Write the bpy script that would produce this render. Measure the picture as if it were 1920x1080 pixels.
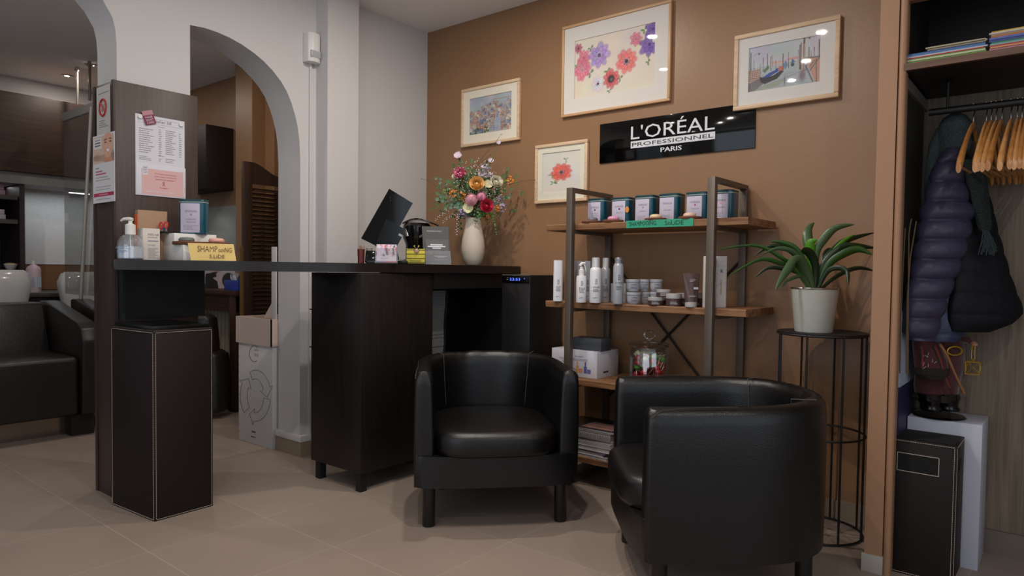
import bpy, bmesh, math, random
import numpy as np
from mathutils import Vector, Matrix
random.seed(7)
rng = np.random.default_rng(7)
for o in list(bpy.data.objects): bpy.data.objects.remove(o)
SC = bpy.context.scene
COL = SC.collection
R_ = math.radians
# ------------------------------------------------------------------ camera
FPX, CYP = 1290.68, 552.24
PITCH, ROLL, YAW = 0.0347136, 0.0130533, 0.682286
cp, sp = math.cos(PITCH), math.sin(PITCH); cr, sr = math.cos(ROLL), math.sin(ROLL); cy_, sy_ = math.cos(YAW), math.sin(YAW)
M0 = np.array([[cr, -sr, 0], [sr, cr, 0], [0, 0, 1]]) @ np.array([[1, 0, 0], [0, cp, -sp], [0, sp, cp]])
WM = np.c_[M0 @ np.array([cy_, 0, -sy_]), M0 @ np.array([sy_, 0, cy_]), M0 @ np.array([0, -1, 0])]
CH = 1.0
cam = bpy.data.cameras.new('camera'); camo = bpy.data.objects.new('camera', cam); COL.objects.link(camo)
cam.sensor_width = 36; cam.lens = FPX / 1920 * 36; cam.shift_y = (CYP - 540) / 1920
rot = Matrix([[WM[0][i], -WM[1][i], -WM[2][i]] for i in range(3)])
camo.matrix_world = Matrix.Translation((0, 0, CH)) @ rot.to_4x4()
SC.camera = camo
# ------------------------------------------------------------------ light
SC.view_settings.view_transform = 'Standard'; SC.view_settings.look = 'None'; SC.view_settings.gamma = 1
SC.view_settings.exposure = .5
w = bpy.data.worlds.new('world'); SC.world = w; w.use_nodes = True
w.node_tree.nodes['Background'].inputs[0].default_value = (.75, .85, 1, 1)
w.node_tree.nodes['Background'].inputs[1].default_value = .35
def area(name, loc, rotv, sx, sy, power, col):
    l = bpy.data.lights.new(name, 'AREA'); l.shape = 'RECTANGLE'; l.size = sx; l.size_y = sy; l.energy = power; l.color = col
    o = bpy.data.objects.new(name, l); COL.objects.link(o); o.location = loc; o.rotation_euler = rotv; return o
def spot(name, loc, power, col, size=.052):
    l = bpy.data.lights.new(name, 'AREA'); l.shape = 'DISK'; l.size = size; l.energy = power; l.color = col
    o = bpy.data.objects.new(name, l); COL.objects.link(o); o.location = (loc[0], loc[1], 2.4625); return o
# daylight through the two shop windows behind the photographer
area('window_daylight', (-.6, -2.18, 1.35), (R_(90), 0, 0), 3.4, 1.9, 18, (.80, .90, 1))
area('window_daylight', (2.08, .2, 1.35), (R_(90), 0, R_(90)), 2.6, 1.9, 10, (.78, .88, 1))
WARM = (1, .92, .83)
SPOTS = [(-1.22, 1.56), (-1.46, 1.03), (-1.69, .60), (-2.07, 2.11), (-2.33, 1.44), (-2.6, -.57), (.4, 1.0), (-.4, -.8)]  # last two are added to light the right floor, recess and chair sides
SPW = [8.2, 6.2, 3.2, 9.0, 1.1, .9, 6, 4.5]
for (x, y), p_ in zip(SPOTS, SPW): spot('downlight', (x, y, 2.44), p_ * 1.0, WARM)
for (x, y), p_ in zip([(-6.11, 2.0), (-5.64, 2.0), (-4.3, .7), (-4.0, 2.0)], [1.6, 1.8, 6, 4]): spot('downlight', (x, y, 2.44), p_ * 1.0, (1, .9, .8))  # last two are added lamps that brighten the salon's back panel

# ------------------------------------------------------------------ pixel <-> place helpers (photo frame 1920 x 1080)
def ray(x, y): return Vector(WM.T @ np.array([(x - 960) / FPX, (y - CYP) / FPX, 1.]))
def at(x, y, d): return Vector((0, 0, CH)) + ray(x, y) * d
def PX(x, y, X): r = ray(x, y); return Vector((0, 0, CH)) + r * (X / r.x)
def PY(x, y, Y): r = ray(x, y); return Vector((0, 0, CH)) + r * (Y / r.y)
def PZ(x, y, z): r = ray(x, y); return Vector((0, 0, CH)) + r * ((z - CH) / r.z)
def depth(P): return float(WM[2] @ np.array([P[0], P[1], P[2] - CH]))
FW = Vector((WM[2][0], WM[2][1], 0)).normalized(); RT = Vector((-FW.y, FW.x, 0)) * -1
UP = Vector((0, 0, 1))
def stand(x0, x1, yt, yb, z=None, d=None):
    """base centre, radius, height of an upright round thing seen between x0..x1, yt..yb"""
    xc = (x0 + x1) / 2; ym = (yt + yb) / 2
    if d is not None and d < .9: d = depth(PY(xc, yb, 2.672)) + d
    if d is None:
        P = PZ(xc, yb, z); df = depth(P); r = (x1 - x0) / 2 * df / FPX; d = df + r
    P = at(xc, ym, d); r = (x1 - x0) / 2 * d / FPX
    top = at(xc, yt, d).z
    if z is None: z = at(xc, yb, d).z
    return Vector((P.x, P.y, z)), r, top - z

# ------------------------------------------------------------------ materials
def s2l(c): return tuple((v / 12.92 if v <= .04045 else ((v + .055) / 1.055) ** 2.4) for v in c)
def hx(h): h = h.lstrip('#'); return s2l(tuple(int(h[i:i + 2], 16) / 255 for i in (0, 2, 4)))
MATS = {}
def mat(name, col, rough=.5, metal=0, var=.08, vscale=30, bump=0, bscale=80, spec=.5, coat=0, stretch=(1, 1, 1), emit=0, sheen=0):
    if name in MATS: return MATS[name]
    m = bpy.data.materials.new(name); m.use_nodes = True; N = m.node_tree.nodes; L = m.node_tree.links
    b = N['Principled BSDF']; c = hx(col) if isinstance(col, str) else col
    tc = N.new('ShaderNodeTexCoord'); mp = N.new('ShaderNodeMapping'); mp.inputs['Scale'].default_value = stretch
    L.new(tc.outputs['Object'], mp.inputs[0])
    nz = N.new('ShaderNodeTexNoise'); nz.inputs['Scale'].default_value = vscale; nz.inputs['Detail'].default_value = 5
    L.new(mp.outputs[0], nz.inputs['Vector'])
    mx = N.new('ShaderNodeMix'); mx.data_type = 'RGBA'
    mx.inputs[6].default_value = (*[max(0, v * (1 - var)) for v in c], 1); mx.inputs[7].default_value = (*[min(1, v * (1 + var)) for v in c], 1)
    L.new(nz.outputs[0], mx.inputs[0]); L.new(mx.outputs[2], b.inputs['Base Color'])
    b.inputs['Roughness'].default_value = rough; b.inputs['Metallic'].default_value = metal
    b.inputs['Specular IOR Level'].default_value = spec; b.inputs['Coat Weight'].default_value = coat
    if sheen: b.inputs['Sheen Weight'].default_value = sheen
    if bump:
        n2 = N.new('ShaderNodeTexNoise'); n2.inputs['Scale'].default_value = bscale; n2.inputs['Detail'].default_value = 4
        L.new(mp.outputs[0], n2.inputs['Vector']); bp = N.new('ShaderNodeBump'); bp.inputs['Strength'].default_value = bump; bp.inputs['Distance'].default_value = .01
        L.new(n2.outputs[0], bp.inputs['Height']); L.new(bp.outputs[0], b.inputs['Normal'])
    if emit:
        b.inputs['Emission Color'].default_value = (*c, 1); b.inputs['Emission Strength'].default_value = emit
    MATS[name] = m; return m
def wood(name, c1, c2, scale=6, axis='X', rough=.5, bump=.15, dark=None, spec=.5):
    """streaky grain along the given axis"""
    if name in MATS: return MATS[name]
    m = bpy.data.materials.new(name); m.use_nodes = True; N = m.node_tree.nodes; L = m.node_tree.links; b = N['Principled BSDF']
    g = N.new('ShaderNodeNewGeometry'); mp = N.new('ShaderNodeMapping')
    s = {'X': (.6, 9, 9), 'Y': (9, .6, 9), 'Z': (9, 9, .35)}[axis]; mp.inputs['Scale'].default_value = s
    L.new(g.outputs['Position'], mp.inputs[0])
    n1 = N.new('ShaderNodeTexNoise'); n1.inputs['Scale'].default_value = scale; n1.inputs['Detail'].default_value = 8; n1.inputs['Distortion'].default_value = .6
    L.new(mp.outputs[0], n1.inputs['Vector'])
    r = N.new('ShaderNodeValToRGB'); r.color_ramp.elements[0].position = .3; r.color_ramp.elements[1].position = .68
    r.color_ramp.elements[0].color = (*hx(c1), 1); r.color_ramp.elements[1].color = (*hx(c2), 1)
    if dark: e = r.color_ramp.elements.new(.42); e.color = (*hx(dark), 1)
    L.new(n1.outputs[0], r.inputs[0]); L.new(r.outputs[0], b.inputs['Base Color']); b.inputs['Roughness'].default_value = rough
    b.inputs['Specular IOR Level'].default_value = spec
    bp = N.new('ShaderNodeBump'); bp.inputs['Strength'].default_value = bump; bp.inputs['Distance'].default_value = .005
    L.new(n1.outputs[0], bp.inputs['Height']); L.new(bp.outputs[0], b.inputs['Normal'])
    MATS[name] = m; return m
def glassy(name, tint=(1, 1, 1), alpha=.12, rough=.02, frost=0, ior=1.5):
    """thin clear pane or vessel: see-through with a fresnel gloss"""
    if name in MATS: return MATS[name]
    m = bpy.data.materials.new(name); m.use_nodes = True; N = m.node_tree.nodes; L = m.node_tree.links
    N.remove(N['Principled BSDF']); out = N['Material Output']
    t = N.new('ShaderNodeBsdfTransparent'); t.inputs[0].default_value = (*tint, 1)
    g = N.new('ShaderNodeBsdfGlossy'); g.inputs['Roughness'].default_value = rough
    fr = N.new('ShaderNodeFresnel'); fr.inputs[0].default_value = ior
    mx = N.new('ShaderNodeMixShader'); 
    geo = N.new('ShaderNodeNewGeometry'); mul = N.new('ShaderNodeMath'); mul.operation = 'MULTIPLY_ADD'; mul.inputs[1].default_value = 1.0; mul.inputs[2].default_value = alpha * .3
    inv = N.new('ShaderNodeMath'); inv.operation = 'MULTIPLY'
    sub = N.new('ShaderNodeMath'); sub.operation = 'SUBTRACT'; sub.inputs[0].default_value = 1; L.new(geo.outputs['Backfacing'], sub.inputs[1])
    L.new(fr.outputs[0], inv.inputs[0]); L.new(sub.outputs[0], inv.inputs[1])
    L.new(inv.outputs[0], mul.inputs[0]); L.new(mul.outputs[0], mx.inputs[0])
    if frost:
        d = N.new('ShaderNodeBsdfDiffuse'); d.inputs[0].default_value = (*tint, 1)
        m2 = N.new('ShaderNodeMixShader'); m2.inputs[0].default_value = frost; L.new(t.outputs[0], m2.inputs[1]); L.new(d.outputs[0], m2.inputs[2]); L.new(m2.outputs[0], mx.inputs[1])
    else: L.new(t.outputs[0], mx.inputs[1])
    L.new(g.outputs[0], mx.inputs[2]); L.new(mx.outputs[0], out.inputs[0])
    MATS[name] = m; return m
def vcol_mat(name='printed_paper', rough=.7):
    if name in MATS: return MATS[name]
    m = bpy.data.materials.new(name); m.use_nodes = True; N = m.node_tree.nodes; L = m.node_tree.links; b = N['Principled BSDF']
    a = N.new('ShaderNodeVertexColor'); a.layer_name = 'Col'; L.new(a.outputs[0], b.inputs['Base Color']); b.inputs['Roughness'].default_value = rough
    MATS[name] = m; return m

# ------------------------------------------------------------------ objects
WORLD = {}
def tag(o, label=None, cat=None, group=None, kind=None):
    if label: o['label'] = label
    if cat: o['category'] = cat
    if group: o['group'] = group
    if kind: o['kind'] = kind
    return o
def thing(name, label, cat, loc=(0, 0, 0), rotz=0, group=None):
    o = bpy.data.objects.new(name, None); COL.objects.link(o); o.empty_display_size = .05
    o.location = loc; o.rotation_euler = (0, 0, rotz)
    WORLD[o.name] = Matrix.Translation(loc) @ Matrix.Rotation(rotz, 4, 'Z')
    return tag(o, label, cat, group)
def basis(ux, uy, o=(0, 0, 0)):
    ux = Vector(ux).normalized(); uy = Vector(uy); uy = (uy - ux * uy.dot(ux)).normalized(); uz = ux.cross(uy)
    m = Matrix((ux, uy, uz)).transposed().to_4x4(); m.translation = Vector(o); return m
TXT = {}
def text_mesh(s, bold=False):
    k = s
    if k not in TXT:
        c = bpy.data.curves.new('t', 'FONT'); c.body = s; c.resolution_u = 2; c.size = 1
        o = bpy.data.objects.new('t', c); COL.objects.link(o)
        dg = bpy.context.evaluated_depsgraph_get(); me = bpy.data.meshes.new_from_object(o.evaluated_get(dg))
        vs = [v.co.copy() for v in me.vertices]; fs = [tuple(p.vertices) for p in me.polygons]
        bpy.data.objects.remove(o); bpy.data.curves.remove(c); bpy.data.meshes.remove(me)
        x0 = min(v.x for v in vs); x1 = max(v.x for v in vs); y0 = min(v.y for v in vs); y1 = max(v.y for v in vs)
        TXT[k] = ([(v.x - x0, v.y - y0) for v in vs], fs, x1 - x0, y1 - y0)
    return TXT[k]
class MB:
    def __init__(s): s.bm = bmesh.new()
    def _merge(s, t, m=None, mi=0):
        if m is not None: t.transform(m)
        mp = {}
        for v in t.verts: mp[v] = s.bm.verts.new(v.co)
        for f in t.faces:
            try: nf = s.bm.faces.new([mp[v] for v in f.verts]); nf.material_index = mi
            except ValueError: pass
        t.free(); return s
    def raw(s, vs, fs, mi=0):
        b = [s.bm.verts.new(v) for v in vs]
        for f in fs:
            try: s.bm.faces.new([b[i] for i in f]).material_index = mi
            except ValueError: pass
        return s
    def box(s, a, b, bev=0, seg=2, mi=0, m=None):
        t = bmesh.new(); bmesh.ops.create_cube(t, size=1)
        a = Vector(a); b = Vector(b); d = b - a
        bmesh.ops.scale(t, vec=[abs(v) for v in d], verts=t.verts); bmesh.ops.translate(t, vec=(a + b) / 2, verts=t.verts)
        if bev: bmesh.ops.bevel(t, geom=list(t.edges), offset=bev, segments=seg, profile=.5, affect='EDGES')
        return s._merge(t, m, mi)
    def prism(s, pts, axis, a, b, mi=0, m=None, bev=0):
        """polygon pts (2-tuples) in the plane normal to axis, extruded a..b"""
        t = bmesh.new()
        def P(p, h):
            return {'X': (h, p[0], p[1]), 'Y': (p[0], h, p[1]), 'Z': (p[0], p[1], h)}[axis]
        lo = [t.verts.new(P(p, a)) for p in pts]; hi = [t.verts.new(P(p, b)) for p in pts]; n = len(pts)
        t.faces.new(lo[::-1]); t.faces.new(hi)
        for i in range(n): t.faces.new((lo[i], lo[(i + 1) % n], hi[(i + 1) % n], hi[i]))
        if bev: bmesh.ops.bevel(t, geom=[e for e in t.edges], offset=bev, segments=2, profile=.5, affect='EDGES')
        bmesh.ops.recalc_face_normals(t, faces=t.faces)
        bmesh.ops.triangulate(t, faces=[f for f in t.faces if len(f.verts) > 4])
        return s._merge(t, m, mi)
    def lathe(s, prof, n=24, o=(0, 0, 0), mi=0, m=None, sx=1, sy=1, power=2, a0=0):
        """prof: [(r, z)] bottom to top; power>2 gives a squarish section"""
        vs = []; fs = []
        for r, z in prof:
            for i in range(n):
                a = a0 + 2 * math.pi * i / n; c, q = math.cos(a), math.sin(a)
                if power != 2:
                    k = (abs(c) ** power + abs(q) ** power) ** (-1 / power); c *= k; q *= k
                vs.append(Vector((c * r * sx, q * r * sy, z)))
        for j in range(len(prof) - 1):
            for i in range(n):
                k = (i + 1) % n; fs.append((j * n + i, j * n + k, (j + 1) * n + k, (j + 1) * n + i))
        if prof[0][0] > 1e-6: fs.append(tuple(range(n))[::-1])
        if prof[-1][0] > 1e-6: fs.append(tuple((len(prof) - 1) * n + i for i in range(n)))
        mm = Matrix.Translation(Vector(o)) @ (m if m is not None else Matrix())
        t = bmesh.new(); bb = [t.verts.new(v) for v in vs]
        for f in fs:
            try: t.faces.new([bb[i] for i in f])
            except ValueError: pass
        bmesh.ops.remove_doubles(t, verts=t.verts, dist=1e-6)
        return s._merge(t, mm, mi)
    def cyl(s, a, b, r, r2=None, n=14, mi=0):
        return s.tube([a, b], [r, r if r2 is None else r2], n, mi)
    def tube(s, pts, rad, n=8, mi=0, closed=False, flat=None):
        pts = [Vector(p) for p in pts]; k = len(pts)
        if not hasattr(rad, '__len__'): rad = [rad] * k
        rings = []; up = None
        for i, p in enumerate(pts):
            if closed: d = pts[(i + 1) % k] - pts[i - 1]
            else: d = pts[min(i + 1, k - 1)] - pts[max(i - 1, 0)]
            d.normalize()
            if up is None: up = d.orthogonal().normalized()
            up = (up - d * up.dot(d)).normalized(); q = d.cross(up)
            rings.append([s.bm.verts.new(p + (up * math.cos(2 * math.pi * j / n) + q * math.sin(2 * math.pi * j / n)) * rad[i]) for j in range(n)])
        for i in range(k if closed else k - 1):
            A, B = rings[i], rings[(i + 1) % k]
            for j in range(n):
                s.bm.faces.new((A[j], A[(j + 1) % n], B[(j + 1) % n], B[j])).material_index = mi
        if not closed:
            s.bm.faces.new(rings[0][::-1]).material_index = mi; s.bm.faces.new(rings[-1]).material_index = mi
        return s
    def ball(s, c, r, sc=(1, 1, 1), n=2, mi=0, m=None):
        t = bmesh.new(); bmesh.ops.create_icosphere(t, subdivisions=n, radius=r)
        bmesh.ops.scale(t, vec=sc, verts=t.verts)
        if m is not None: t.transform(m)
        return s._merge(t, Matrix.Translation(Vector(c)), mi)
    def quad(s, a, b, c, d, mi=0): return s.raw([a, b, c, d], [(0, 1, 2, 3)], mi)
    def text(s, txt, o, ux, uy, h, w=None, mi=0, th=.0006, align='L', font_h=None):
        """letters of height h starting at o; w stretches the line to that width"""
        vs, fs, tw, thh = text_mesh(txt); ky = h / thh; kx = (w / tw) if w else ky
        B = basis(ux, uy, o); off = {'L': 0, 'C': -tw * kx / 2, 'R': -tw * kx}[align]
        return s.raw([B @ Vector((x * kx + off, y * ky, th)) for x, y in vs], fs, mi)
    def bars(s, o, ux, uy, w, h, rows, mi=0, fill=.35, seed=0, th=.0005, lo=.5):
        """tiny print too small to read"""
        rr = random.Random(seed); B = basis(ux, uy, o)
        for i in range(rows):
            y = h - (i + .5) * h / rows; hh = h / rows * fill / 2; x = 0; end = w * rr.uniform(lo, 1)
            while x < end:
                l = min(end - x, w * rr.uniform(.06, .2))
                s.raw([B @ Vector(p) for p in ((x, y - hh, th), (x + l, y - hh, th), (x + l, y + hh, th), (x, y + hh, th))], [(0, 1, 2, 3)], mi); x += l + w * .025
        return s
    def build(s, name, mats, parent=None, local=False, loc=None, smooth=35, mods=None):
        me = bpy.data.meshes.new(name)
        o = bpy.data.objects.new(name, me)
        pm = Matrix()
        if parent is not None: pm = WORLD[parent.name]; o.parent = parent
        if not local: s.bm.transform(pm.inverted())
        if parent is None and loc is not None:
            s.bm.transform(Matrix.Translation(-Vector(loc))) if not local else None
            o.location = loc
        s.bm.normal_update(); s.bm.to_mesh(me); s.bm.free()
        for m_ in (mats if isinstance(mats, (list, tuple)) else [mats]): me.materials.append(m_)
        me.polygons.foreach_set('use_smooth', [True] * len(me.polygons))
        if smooth is not None: me.set_sharp_from_angle(angle=R_(smooth))
        COL.objects.link(o)
        WORLD[o.name] = (pm if parent is not None else (Matrix.Translation(Vector(loc)) if loc is not None else Matrix()))
        return o
def struct(name, mb, m, loc=None):
    o = mb.build(name, m, loc=loc); o['kind'] = 'structure'; return o
def subsurf(o, lv=2):
    md = o.modifiers.new('s', 'SUBSURF'); md.levels = lv; md.render_levels = lv; return o
def copy_thing(o, loc=None, rotz=None, label=None, parent=None):
    c = o.copy(); COL.objects.link(c)
    if parent is not None: c.parent = parent
    if loc is not None: c.location = loc
    if rotz is not None: c.rotation_euler = (0, 0, rotz)
    if label: c['label'] = label
    for ch in list(o.children): copy_thing(ch, parent=c)
    return c

# ------------------------------------------------------------------ little paintings: a pixel grid whose cells carry their own pigment
class Canvas:
    def __init__(s, w, h, bg): s.w, s.h = w, h; s.a = np.ones((h, w, 3)) * np.array(bg); s.Y, s.X = np.mgrid[0:h, 0:w]; s.X = (s.X + .5) / w; s.Y = (s.Y + .5) / h; s.asp = h / w
    def wash(s, amt, sc=4, seed=0):
        r = np.random.default_rng(seed); g = r.normal(size=(sc + 2, sc + 2, 3)); xi = s.X * sc; yi = s.Y * sc; x0 = xi.astype(int); y0 = yi.astype(int); fx = (xi - x0)[..., None]; fy = (yi - y0)[..., None]
        s.a += amt * ((g[y0, x0] * (1 - fx) + g[y0, x0 + 1] * fx) * (1 - fy) + (g[y0 + 1, x0] * (1 - fx) + g[y0 + 1, x0 + 1] * fx) * fy)
    def put(s, mask, c): s.a = s.a * (1 - mask[..., None]) + np.array(c) * mask[..., None]
    def ell(s, cx, cy, rx, ry, c, rot=0, op=1, soft=.15):
        x = s.X - cx; y = (s.Y - cy) * s.asp; q, t = math.cos(rot), math.sin(rot)
        u = (x * q + y * t) / rx; v = (-x * t + y * q) / ry; d = np.sqrt(u * u + v * v)
        s.put(np.clip((1 - d) / soft, 0, 1) * op, c)
    def rect(s, x0, y0, x1, y1, c, op=1): s.put(((s.X >= x0) & (s.X < x1) & (s.Y >= y0) & (s.Y < y1)).astype(float) * op, c)
    def line(s, x0, y0, x1, y1, wd, c, op=1):
        ax, ay = x1 - x0, (y1 - y0) * s.asp; L2 = ax * ax + ay * ay + 1e-12; px, py = s.X - x0, (s.Y - y0) * s.asp
        t = np.clip((px * ax + py * ay) / L2, 0, 1); d = np.hypot(px - t * ax, py - t * ay); s.put(np.clip((wd - d) / (wd * .4), 0, 1) * op, c)
    def poly(s, pts, c, op=1):
        ins = np.zeros(s.X.shape, bool); n = len(pts)
        for i in range(n):
            (x0, y0), (x1, y1) = pts[i], pts[(i + 1) % n]
            k = ((y0 > s.Y) != (y1 > s.Y)) & (s.X < (x1 - x0) * (s.Y - y0) / ((y1 - y0) or 1e-9) + x0); ins ^= k
        s.put(ins.astype(float) * op, c)
    def anemone(s, cx, cy, R, pet, edge, ctr, n=9, halo=(.85, .82, .84), seed=0, layers=2):
        r = random.Random(seed)
        for l in range(layers):
            k = 1 - .3 * l
            for i in range(n):
                a = 2 * math.pi * (i + .5 * l) / n + r.uniform(-.15, .15); rr = R * k * r.uniform(.42, .5); dx = math.cos(a) * R * k * .55; dy = math.sin(a) * R * k * .55
                s.ell(cx + dx, cy + dy / s.asp, rr, rr * .66, edge, a, .55, .35)
                s.ell(cx + dx * .97, cy + dy * .97 / s.asp, rr * .9, rr * .55, [min(1, v * r.uniform(.92, 1.12)) for v in pet], a, .8, .7)
                s.line(cx + dx * .5, cy + dy * .5 / s.asp, cx + dx * 1.5, cy + dy * 1.5 / s.asp, R * .018, edge, .3)
        s.ell(cx, cy, R * .34, R * .34, halo, 0, .75, .7)
        for i in range(26):
            a = r.uniform(0, 6.28); q = R * r.uniform(.2, .34); s.ell(cx + math.cos(a) * q, cy + math.sin(a) * q / s.asp, R * .03, R * .03, ctr, 0, .9, .4)
        s.ell(cx, cy, R * .17, R * .17, ctr, 0, 1, .3)
    def leaf(s, cx, cy, R, c=(.36, .47, .36), seed=0):
        r = random.Random(seed)
        for i in range(6):
            a = r.uniform(0, 6.28); s.ell(cx + math.cos(a) * R * .5, cy + math.sin(a) * R * .5 / s.asp, R * .5, R * .18, [v * r.uniform(.75, 1.2) for v in c], a, .85, .4)
    def mesh(s, mb_corners, name, parent, m=None):
        """mb_corners: top-left, top-right, bottom-left world points"""
        tl, tr, bl = [Vector(p) for p in mb_corners]; inv = WORLD[parent.name].inverted()
        h, w = s.h, s.w; gx, gy = np.meshgrid(np.linspace(0, 1, w), np.linspace(0, 1, h))
        P = np.array(tl)[None, None] + gx[..., None] * np.array(tr - tl) + gy[..., None] * np.array(bl - tl)
        iv = np.array(inv); P = P @ iv[:3, :3].T + iv[:3, 3]
        me = bpy.data.meshes.new(name); nv = w * h; nf = (w - 1) * (h - 1)
        me.vertices.add(nv); me.vertices.foreach_set('co', P.reshape(-1).astype(np.float32))
        idx = np.arange(nv).reshape(h, w); F = np.stack([idx[:-1, :-1], idx[1:, :-1], idx[1:, 1:], idx[:-1, 1:]], -1).reshape(-1)
        me.loops.add(nf * 4); me.loops.foreach_set('vertex_index', F.astype(np.int32))
        me.polygons.add(nf); me.polygons.foreach_set('loop_start', np.arange(0, nf * 4, 4, dtype=np.int32))
        me.update(calc_edges=True); me.validate()
        a = np.clip(s.a, 0, 1); a = np.where(a <= .04045, a / 12.92, ((a + .055) / 1.055) ** 2.4)
        ca = me.color_attributes.new('Col', 'FLOAT_COLOR', 'POINT'); ca.data.foreach_set('color', np.concatenate([a, np.ones((h, w, 1))], -1).reshape(-1).astype(np.float32))
        me.materials.append(m or vcol_mat()); o = bpy.data.objects.new(name, me); COL.objects.link(o); o.parent = parent; WORLD[o.name] = WORLD[parent.name]; return o

# ------------------------------------------------------------------ materials used by many things
def tile_mat(name, col, gr, pitch, x0, y0, rough):
    m = bpy.data.materials.new(name); m.use_nodes = True; N = m.node_tree.nodes; L = m.node_tree.links; b = N['Principled BSDF']
    g = N.new('ShaderNodeNewGeometry'); sx = N.new('ShaderNodeSeparateXYZ'); L.new(g.outputs['Position'], sx.inputs[0])
    def mth(op, a, b_=None):
        n = N.new('ShaderNodeMath'); n.operation = op
        for i, v in enumerate((a, b_)):
            if v is None: continue
            if isinstance(v, (int, float)): n.inputs[i].default_value = v
            else: L.new(v, n.inputs[i])
        return n.outputs[0]
    ds = []; fl = []
    for out, o0 in ((sx.outputs[0], x0), (sx.outputs[1], y0)):
        u = mth('DIVIDE', mth('SUBTRACT', out, o0), pitch); fr = mth('FRACT', mth('ADD', u, 100)); fl.append(mth('FLOOR', u))
        ds.append(mth('MULTIPLY', mth('SUBTRACT', .5, mth('ABSOLUTE', mth('SUBTRACT', fr, .5))), pitch))
    d = mth('MINIMUM', ds[0], ds[1]); line = mth('LESS_THAN', d, .0017)
    cb = N.new('ShaderNodeCombineXYZ'); L.new(fl[0], cb.inputs[0]); L.new(fl[1], cb.inputs[1]); wn = N.new('ShaderNodeTexWhiteNoise'); L.new(cb.outputs[0], wn.inputs[0])
    nz = N.new('ShaderNodeTexNoise'); nz.inputs['Scale'].default_value = 3.5; nz.inputs['Detail'].default_value = 6; L.new(g.outputs['Position'], nz.inputs['Vector'])
    f = mth('ADD', mth('MULTIPLY', nz.outputs[0], .7), mth('MULTIPLY', wn.outputs[0], .3))
    mx = N.new('ShaderNodeMix'); mx.data_type = 'RGBA'; c = hx(col); mx.inputs[6].default_value = (*[v * .84 for v in c], 1); mx.inputs[7].default_value = (*[v * 1.14 for v in c], 1); L.new(f, mx.inputs[0])
    m2 = N.new('ShaderNodeMix'); m2.data_type = 'RGBA'; L.new(line, m2.inputs[0]); L.new(mx.outputs[2], m2.inputs[6]); m2.inputs[7].default_value = (*hx(gr), 1)
    L.new(m2.outputs[2], b.inputs['Base Color']); b.inputs['Roughness'].default_value = rough
    bp = N.new('ShaderNodeBump'); bp.inputs['Strength'].default_value = .3; bp.inputs['Distance'].default_value = .002; L.new(mth('SUBTRACT', 1, line), bp.inputs['Height']); L.new(bp.outputs[0], b.inputs['Normal'])
    MATS[name] = m; return m
floor_m = tile_mat('beige_floor_tile', '#918277', '#a3968a', .4475, -2.4725, 1.05, .42)
wallw = mat('white_wall_paint', '#c8c5c4', .85, var=.03, vscale=2)
ceil_m = mat('ceiling_paint', '#f0eeeb', .9, var=.02, vscale=2)
brown = mat('brown_satin_paint', '#906c4d', .40, var=.10, vscale=2.2, bump=.05, bscale=60, spec=.5)
brown2 = mat('light_brown_paint', '#9c7456', .5, var=.05, vscale=2)
bbm = mat('taupe_skirting_tile', '#8d7c69', .5, var=.08, vscale=6)
wenge = wood('dark_wenge_laminate', '#0d0908', '#1b1310', 10, 'Z', .45, .12)
wengeX = wood('dark_wenge_worktop', '#110c0a', '#1e1612', 10, 'Y', .35, .08)
pillarw = wood('brown_pillar_laminate', '#33251f', '#43322b', 12, 'Z', .45, .06)
leather = mat('black_leather', '#090808', .34, var=.2, vscale=20, bump=.12, bscale=260, spec=.5)
leather2 = mat('dark_brown_faux_leather', '#1a100f', .6, var=.1, bump=.1, bscale=300, spec=.3)
stitch = mat('cream_stitching', '#a89c90', .8)
blackm = mat('matt_black', '#0d0c0c', .55)
blackg = mat('gloss_black', '#050505', .06, spec=.4)
white_p = mat('white_plastic', '#dcdad6', .35, var=.02)
paper = mat('white_paper', '#cfcfd8', .8, var=.02)
ink = mat('dark_print', '#3a3638', .8)
greyink = mat('grey_print', '#8b8890', .8)
redink = mat('magenta_print', '#b0264c', .7)
chrome = mat('brushed_chrome', '#b9b6b0', .25, 1)
rust = wood('reclaimed_oak', '#5a3a25', '#98704c', 5, 'X', .6, .5, dark='#7c5435')
steel = mat('bronze_steel', '#5f544b', .42, .35, var=.08)
beech = wood('beech_frame', '#c9a987', '#dcc0a0', 8, 'X', .5, .05)
clear = glassy('clear_glass', (.93, .95, .94), alpha=.25, ior=1.9)
pane = glassy('picture_glass', alpha=.02)

# ================================================================== the setting
XW, YB, ZC = -3.156, 3.02, 2.47
struct('floor', MB().box((-7.2, -2.3, -.06), (2.2, 3.3, 0)), floor_m)
struct('ceiling', MB().box((-7.2, -2.3, ZC), (2.2, 3.3, ZC + .08)), ceil_m)
struct('wall_back', MB().box((XW, YB, 0), (-.50, YB + .1, ZC)), brown)
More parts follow.
